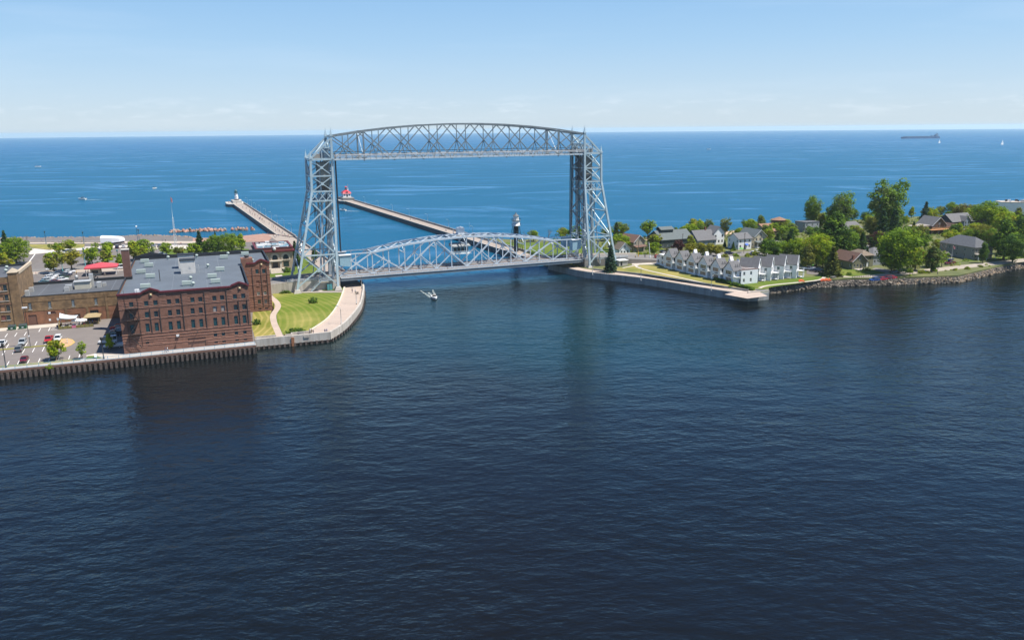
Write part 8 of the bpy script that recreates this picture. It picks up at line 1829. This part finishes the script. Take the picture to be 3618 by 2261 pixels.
for kind, px, py, rz, col, lb in (('suv', 3089, 994, R(200), 'blue', 'bright blue suv parked at the edge of the rocky bank'), ('sedan', 3116, 991, R(200), 'red', 'red car parked next to the bright blue suv'), ('suv', 3133, 988, R(200), 'maroon', 'dark red suv parked between two red cars'), ('sedan', 3150, 986, R(200), 'red', 'red car parked at the end of the row on the bank'), ('sedan', 3162, 965, R(190), 'grey', 'grey car in deep shade under the huge near tree'), ('pickup', 3355, 934, R(200), 'maroon', 'dark red pickup with a blue kayak on top'), ('pickup', 2857, 954, R(150), 'white', 'white pickup in the inn car park'), ('suv', 2880, 960, R(150), 'navy', 'dark navy suv in the inn car park'), ('suv', 2900, 963, R(150), 'black', 'black suv beside the pointed cedar in the inn car park'),
    ('suv', 2575, 899, BF.ang, 'navy', 'navy suv driving on the avenue behind the inn'), ('suv', 2660, 902, BF.ang + math.pi, 'black', 'black suv driving on the avenue behind the inn'), ('pickup', 2673, 895, BF.ang, 'white', 'white pickup driving on the avenue in front of the cream house'), ('suv', 2328, 912, BF.ang - .3, 'red', 'red suv waiting at the inn entrance'), ('sedan', 2341, 916, BF.ang - .2, 'white', 'white car waiting at the inn entrance'), ('sedan', 2345, 893, BF.ang, 'black', 'black car parked beneath the dark green beach house'), ('van', 3612, 895, R(20), 'white', 'white van parked beyond the big grey roofed house')): car(kind, at(px, py, GS + .04 if py > 920 or px > 2350 else 3.9), rz, col, lb, GC)
o = thing('kayak', 'blue kayak tied on top of the dark red pickup', 'kayak', at(3355, 934, GS) + Vector((0, 0, 2.15)), R(200)); hullmesh(4.2, .7, .35).build('hull', PAINT['blue'], o); MB().bb(-.5, .4, -.2, .2, .36, .42).build('seat', M_DARK, o)
def adirondack():
    m = mat('orange_plastic', (.75, .13, .04), .5); s = MB()
    for k in range(4): s.bb(-.3 + .15 * k, -.17 + .15 * k, -.3, .3, .36 - .03 * k, .39 - .03 * k)
    b = MB()
    for k in range(5): b.bar((-.3, -.26 + .13 * k, .3), (-.62, -.26 + .13 * k, 1.05), .11, .03, up=(1, 0, 0))
    l = MB().bar((.28, 0, 0), (.28, 0, .55), .09); a = MB().bar((-.4, 0, .56), (.34, 0, .56), .14, .03)
    return s.mesh('seat', m), b.mesh('backrest', m), l.mesh('leg', m), a.mesh('armrest', m)
AD = adirondack()
def chair(p, rz, lb, grp):
    o = thing('garden_chair', lb, 'chair', p, rz, grp); link('seat', AD[0], o); link('backrest', AD[1], o)
    for y in (-.34, .34): link('leg', AD[2], o, (0, y, 0)); link('leg', AD[2], o, (-.6, y, -.15)); link('armrest', AD[3], o, (0, y, 0))
for k in range(3): chair(at(2826 + 7 * k, 997 - (k % 2), GS), -1.5 + .3 * k, 'orange garden chair in the trio on the lawn before the cottages', 'orange chairs on the inn lawn')
for k in range(6): chair(at(2903 + 6.2 * k, 995 - 1.5 * (k % 2) - k * .3, GS), -1.6 + .15 * k, 'orange garden chair in the cluster at the corner of the path', 'orange chairs by the path corner')
o = thing('picnic_table', 'grey picnic table beside the clipped hedge', 'table', at(2944, 983, GS), .3); MB().bb(-1, 1, -.4, .4, .7, .76).build('table_top', M_CONC_D, o)
for y in (-.75, .75): MB().bb(-1, 1, y - .14, y + .14, .42, .47).build('seat', M_CONC_D, o)
for x in (-.7, .7): MB().bar((x, -.75, 0), (x, .35, .7), .1).bar((x, .75, 0), (x, -.35, .7), .1).build('leg', M_DARK, o)
parasol(at(2862, 952, GS), 1.5, mat('parasol_green', (.12, .40, .05), .7), 'green parasol behind the inn car park', 'green parasols')
for px, py in ((2715, 890), (2750, 893), (2618, 893)): parasol(at(px, py, GS), 1.4, mat('parasol_green', (.12, .40, .05)), 'green parasol among the shrubs behind the inn', 'green parasols')
railing(at(3012, 983, GS), at(3075, 978, GS), GS, 'dark garden fence along the shore road lawn', 8, .9, M_DARK, (.9, .3))
crowd([at(2277, 912, 4.3), at(2281, 911, 4.3), at(3312, 985 - 14, GS), at(2245, 914, 4.4)], 'by the road on the point', 'people on the point'); crowd([at(2228, 853, 1.5), at(2330, 850, 1.5)], 'on the sand beach', 'people on the sand beach')
# ------------------------------------------------------------------ trees and shrubs of the point
def th(px, pyb, pyt): q = at(px, pyb, GS); return q, (pyb - pyt) * q.length / 2800 * 1.04
SP = lambda px, b, t, k, lf, sx, lb, g=None, c=False, z=GS: (lambda q, h: tree(k, q, h, lb, lf, sx, g, c))(*th(px, b, t))
SP(2157, 962, 864, 1, ('blue', 'spruce'), 1.1, 'dark spruce standing alone on the lawn by the bridge tower', c=True)
SP(2176, 884, 788, 0, ('deep', 'purple'), .95, 'dark ragged evergreen on the beach beyond the tower', c=True)
SP(2188, 892, 824, 4, ('bright', 'mid'), 1.1, 'bright leafy tree beside the white cottage'); SP(2210, 888, 838, 0, ('bright', 'mid'), 1.2, 'low bright tree behind the white cottage')
SP(2311, 904, 857, 0, ('bright', 'mid'), 1.15, 'bright tree between the tan house and the inn'); SP(2395, 896, 850, 0, ('purple', 'purple'), 1.15, 'purple-leaved tree behind the inn entrance'); SP(2364, 900, 874, 3, ('purple', 'deep'), 1.4, 'low purple bush-like tree behind the inn entrance')
for px, b, t in ((2438, 899, 860), (2474, 901, 860), (2508, 902, 862), (2535, 905, 868)): SP(px, b, t, 0, ('yellow', 'olive'), 1.35, 'yellow-green tree in the row behind the inn gables', 'yellow-green trees behind the inn')
for px, b, t, k, lf, sx, lb in ((2440, 848, 790, 4, ('bright', 'mid'), 1.2, 'bright green tree behind the dark green beach house'), (2470, 845, 786, 4, ('mid', 'willow'), 1.0, 'mid green tree behind the blue-grey shingled house'), (2500, 842, 776, 5, ('willow', 'mid'), .9, 'tall pale willow behind the blue-grey shingled house'), (2562, 838, 770, 7, ('willow', 'olive'), 1.15, 'open crowned willow on the lake shore'), (2420, 852, 800, 0, ('mid', 'bright'), 1.2, 'rounded tree on the lake shore behind the beach house'), (2650, 828, 774, 4, ('bright', 'mid'), 1.0, 'bright tree on the lake shore behind the white house'), (2762, 822, 773, 4, ('bright', 'olive'), 1.5, 'spreading green tree behind the rust-roofed house'), (2735, 826, 790, 0, ('bright', 'mid'), 1.3, 'low green tree beside the rust-roofed house'),
    (2862, 812, 700, 5, ('mid', 'willow'), .85, 'tall poplar rising over the flat roofed house'), (2976, 815, 690, 5, ('mid', 'willow'), 1.0, 'tall wide poplar rising behind the big dark tree'), (2930, 812, 730, 7, ('mid', 'deep'), .8, 'narrow poplar between the two tall poplars'), (3129, 850, 656, 5, ('mid', 'willow'), .98, 'the tallest tree of the point with a huge broad crown'), (3085, 838, 768, 4, ('olive', 'willow'), 1.1, 'pale olive tree behind the blue-grey gabled house'),
    (2938, 925, 760, 6, ('deep', 'mid'), 1.25, 'large dark conical tree behind the pointed cedar'), (2965, 925, 800, 4, ('deep', 'mid'), 1.0, 'dark rounded tree beside the large dark conical tree'), (2884, 940, 828, 4, ('bright', 'yellow'), 1.05, 'large yellow-green tree behind the inn car park'), (2812, 920, 842, 4, ('bright', 'mid'), 1.0, 'yellow-green tree over the dark brown hut'), (2850, 952, 868, 6, ('olive', 'cedar'), 1.1, 'olive tree behind the end cottage of the inn'), (2906, 945, 860, 4, ('bright', 'mid'), .9, 'bright green tree beside the pointed cedar'), (2895, 900, 820, 4, ('mid', 'olive'), 1.1, 'mid green tree in the grove behind the inn'),
    (3012, 908, 826, 4, ('mid', 'bright'), 1.0, 'mid green tree behind the olive gabled house'), (3175, 966, 811, 4, ('mid', 'bright'), 1.12, 'huge dense green tree beside the shore road'), (3150, 962, 870, 4, ('deep', 'mid'), 1.1, 'dark tree under the huge dense green tree'), (3232, 955, 884, 0, ('yellow', 'olive'), 1.25, 'yellow-olive tree at the shore road bend'), (3288, 960, 876, 6, ('cedar', 'deep'), 1.05, 'dark brushy tree at the shore road bend'), (3327, 942, 892, 3, ('bright', 'mid'), 1.0, 'thin bright tree beside the garden shed'), (3205, 920, 850, 4, ('deep', 'mid'), 1.0, 'dark tree between the huge tree and the big grey roof'),
    (3242, 880, 800, 4, ('olive', 'deep'), .9, 'olive brown tree before the chalet'), (3100, 895, 820, 4, ('purple', 'deep'), 1.1, 'dull purple tree below the tallest tree'), (3395, 792, 727, 4, ('olive', 'purple'), 1.0, 'coppery tree behind the navy house'), (3425, 790, 730, 4, ('willow', 'bright'), 1.1, 'pale green tree behind the navy house'), (3485, 820, 723, 4, ('mid', 'bright'), 1.25, 'large round tree between the navy house and the hotel'), (3440, 855, 800, 0, ('yellow', 'bright'), 1.4, 'yellow-green spreading tree before the navy house'), (3468, 872, 800, 4, ('olive', 'mid'), 1.0, 'olive tree behind the big grey roof'), (3553, 835, 758, 4, ('bright', 'yellow'), 1.2, 'bright tree below the white hotel'), (3600, 835, 775, 4, ('bright', 'mid'), 1.2, 'bright tree below the hotel terrace'),
    (3545, 918, 790, 6, ('mid', 'deep'), 1.15, 'large mid green tree right of the big grey roof'), (3598, 900, 776, 6, ('deep', 'mid'), 1.1, 'large dark tree between the van and the big grey roof'), (3576, 930, 838, 4, ('deep', 'mid'), 1.1, 'dense dark tree at the rocky garden edge'), (3472, 930, 862, 6, ('deep', 'mid'), .8, 'slim dark tree in front of the big grey house'), (3622, 870, 790, 4, ('yellow', 'bright'), 1.0, 'yellow-green tree behind the white van'), (3500, 880, 815, 4, ('mid', 'olive'), 1.0, 'green tree in the gardens behind the big grey roof'), (3420, 870, 815, 4, ('mid', 'bright'), 1.0, 'green tree over the roof ridge of the big grey house'), (3670, 905, 800, 6, ('mid', 'deep'), 1.2, 'large tree at the far end of the shore road'),
    (2700, 902, 868, 0, ('olive', 'bright'), 1.3, 'olive shrub-like tree by the avenue behind the inn'), (2735, 908, 872, 0, ('mid', 'olive'), 1.2, 'green shrub-like tree before the dark brown hut'), (2668, 912, 885, 3, ('bright', 'yellow'), 1.4, 'low bright tree by the inn link block'), (1885, 853, 815, 0, ('bright', 'mid'), 1.3, 'bright tree between the two bare trees on the canal park'), (1990, 853, 806, 0, ('bright', 'olive'), 1.2, 'bright tree beside the bridge tower on the canal park')): SP(px, b, t, k, lf, sx, lb, 'trees of the point')
for px, b, t, k, lf, sx, lb in ((2937, 975, 878, 1, ('cedar', 'olive'), 1.55, 'pointed cedar beside the inn car park'), (2745, 880, 824, 2, ('deep', 'cedar'), 1.3, 'broad dark cedar behind the cream house'), (2792, 878, 812, 2, ('deep', 'spruce'), 1.2, 'broad dark cedar behind the dark brown hut'), (3042, 912, 828, 0, ('deep', 'spruce'), 1.2, 'dark spruce behind the olive gabled house'), (2985, 915, 836, 0, ('deep', 'spruce'), 1.2, 'dark spruce beside the large dark conical tree'), (3110, 875, 752, 1, ('spruce', 'deep'), 1.1, 'tall dark spruce below the tallest tree'), (3152, 868, 752, 1, ('spruce', 'deep'), 1.2, 'second tall dark spruce below the tallest tree'), (3222, 860, 792, 1, ('spruce', 'deep'), 1.0, 'small dark spruce beside the chalet'), (3265, 800, 724, 0, ('blue', 'spruce'), 1.05, 'blue spruce on the lake shore behind the chalet'), (2560, 874, 848, 1, ('spruce', 'deep'), 1.2, 'small spruce before the white gabled wing'), (2590, 885, 855, 2, ('deep', 'mid'), 1.0, 'small dark cedar beside the white house with blue awning'), (3060, 935, 880, 0, ('spruce', 'deep'), 1.1, 'spruce behind the white garage door')): SP(px, b, t, k, lf, sx, lb, 'conifers of the point', True)
for px, py, h, k, lb in ((1868, 856, 9.5, 0, 'bare grey tree with spreading twigs on the canal park'), (1938, 856, 11, 1, 'bare grey tree with upright twigs on the canal park'), (3335, 915, 13, 1, 'bare tree before the big grey roof'), (2845, 830, 7, 0, 'bare tree beside the flat roofed house'), (96, 868, 8, 0, 'bare grey tree behind the large dense tree')):
    o = thing('bare_tree', lb, 'tree', at(px, py, GS), .5 + px, None, h / 9.0); link('branches', BARE[k], o)
for px, py, s, lf, lb in ((1883, 900, 1.0, ('deep', 'mid'), 'dark round shrub on the canal park lawn'), (2580, 1019, .75, ('mid', 'deep'), 'clipped round shrub beside the long hedge'), (2900, 972, .8, ('deep', 'mid'), 'clipped round shrub at the inn car park path'), (2240, 903, 1.0, ('bright', 'mid'), 'bright shrub before the tan house'), (2262, 903, .9, ('bright', 'mid'), 'bright shrub by the yellow signal'), (2280, 905, .9, ('deep', 'mid'), 'dark shrub by the barrier'), (2148, 905, 1.1, ('deep', 'mid'), 'dark shrub behind the tower legs'), (3000, 972, .8, ('mid', 'deep'), 'shrub on the lawn of the olive house')): bush(1, at(px, py, GS), s, lb, lf)
rb = random.Random(8)
for k in range(16):
    t = rb.random(); q = ri(RIP[6], 3.6).lerp(ri(RIP[9], 3.6), t); q.z = GS - .2; bush(rb.choice((1, 1, 0)), q + Vector((rb.uniform(-2, 2), rb.uniform(-1, 2.5), 0)), rb.uniform(.35, .8), 'weedy shrub growing on the rocky bank of the shore road', rb.choice([('bright', 'yellow'), ('olive', 'mid'), ('bright', 'mid')]), rb.uniform(0, 6), 'weedy shrubs on the rocky bank')
for px, py in ((2922, 978), (2945, 977), (2965, 976)): bush(2, at(px, py, GS), .62, 'clipped dark hedge block beside the pointed cedar', ('deep', 'mid'), BF.ang - .2, 'clipped hedge blocks')
for px, py, lf in ((2490, 903, 0), (2560, 908, 1), (2600, 905, 0), (2640, 905, 1), (2700, 915, 0), (2760, 912, 1), (2790, 925, 0), (3060, 968 - 10, 1), (3215, 962, 0), (3255, 965, 1), (3300, 958, 0)): bush(0, at(px, py, GS), .9, 'leafy garden shrub along the avenue and gardens of the point', (('bright', 'mid'), ('olive', 'bright'))[lf], px, 'garden shrubs of the point')
# long clipped hedge along the inn
o = thing('hedge', 'long clipped hedge running down the lawn in front of the inn', 'hedge', at(2590, 1008, GS)); hb = MB(); rh_ = random.Random(4); a, b = at(2524, 990, GS) - o.location, at(2660, 1027, GS) - o.location
for i in range(330): p = a.lerp(b, rh_.random()); leaves(hb, (p.x + rh_.uniform(-.7, .7), p.y + rh_.uniform(-.7, .7), rh_.uniform(.2, 1.15)), .45, 20, .4, rh_, 0 if rh_.random() < .6 else 1)
hb.build('foliage', [LEAF['deep'], LEAF['mid']], o)
# ------------------------------------------------------------------ undergrowth of the gardens on the point, and the air
HS = [(o.location.copy(), o.rotation_euler.z, max((v[0] for c in o.children for v in c.bound_box), default=8), max((v[1] for c in o.children for v in c.bound_box), default=8)) for o in COL.objects if o.get('category') in ('house', 'hotel')]
CARS = [o.location.copy() for o in COL.objects if o.get('category') in ('car', 'suv', 'van', 'pickup')]
def yat(line, x):
    for a, b in zip(line, line[1:]):
        if min(a.x, b.x) <= x <= max(a.x, b.x) and a.x != b.x: return a.y + (b.y - a.y) * (x - a.x) / (b.x - a.x)
def garden_spot(rnd, gap):
    """a point of the gardens that is clear of houses, roads and shore"""
    while True:
        u, w = rnd.uniform(84, 420), rnd.uniform(-78, 110); p = BF(u, w); rc = 6 - max(0, u - 98) * .083
        if abs(w - rc) < 9 + gap or (u < 140 and w < 0) or (u < 98 and w < 22) or p.x > 340: continue
        ys, yl = yat(RIP, p.x), yat(LAKE_S, p.x)
        if (ys is not None and p.y < ys + 15 + gap) or (yl is not None and p.y > yl - 15): continue
        if p.x < 172 and p.y < 364: continue
        ok = all((p - c).length > 3 + gap for c in CARS)
        for loc, rz, W, D in HS:
            d = p - loc; c, s = math.cos(-rz), math.sin(-rz); x, y = d.x * c - d.y * s, d.x * s + d.y * c
            if -1 - gap < x < W + 1 + gap and -4 - gap * 2.2 < y < D + 1 + gap: ok = False
        if ok: return p
gr = random.Random(31)
for k in range(120):
    p = garden_spot(gr, 2.5); p.z = GS; q = gr.randrange(6); h = gr.uniform(5.5, 11.5)
    lf, nm = [(('mid', 'bright'), 'mid green'), (('bright', 'yellow'), 'yellow-green'), (('deep', 'mid'), 'dark green'), (('olive', 'bright'), 'olive green'), (('mid', 'deep'), 'deep green'), (('willow', 'mid'), 'pale green')][q]
    tree(gr.choice((0, 1, 2, 4, 6)), p, h, nm + ' leafy tree among the gardens of the houses on the point', lf, gr.uniform(.95, 1.35), nm + ' garden trees of the point')
def undergrowth():
    rnd = random.Random(12); mb = MB()
    for _ in range(1700):
        p = garden_spot(rnd, .6); s = rnd.uniform(.5, 1.7)
        leaves(mb, (p.x, p.y, GS + s * .5), s, int(14 + 14 * s), .55, rnd, rnd.randrange(4), .75)
    struct(mb.build('undergrowth', [LEAF['mid'], LEAF['bright'], LEAF['olive'], LEAF['deep']]), 'stuff')
undergrowth()
def make_haze():
    m = bpy.data.materials.new('lake_haze'); m.use_nodes = True; nd, ln = m.node_tree.nodes, m.node_tree.links; nd.remove(nd['Principled BSDF'])
    v = nd.new('ShaderNodeVolumePrincipled'); v.inputs['Color'].default_value = (.86, 1.0, 1.0, 1); v.inputs['Density'].default_value = 5.0e-5; v.inputs['Anisotropy'].default_value = 0.2
    ln.new(v.outputs[0], nd['Material Output'].inputs['Volume'])
    struct(MB().bb(-36000, 36000, -36000, 36000, -90, 80).build('haze', m), 'stuff')
make_haze()
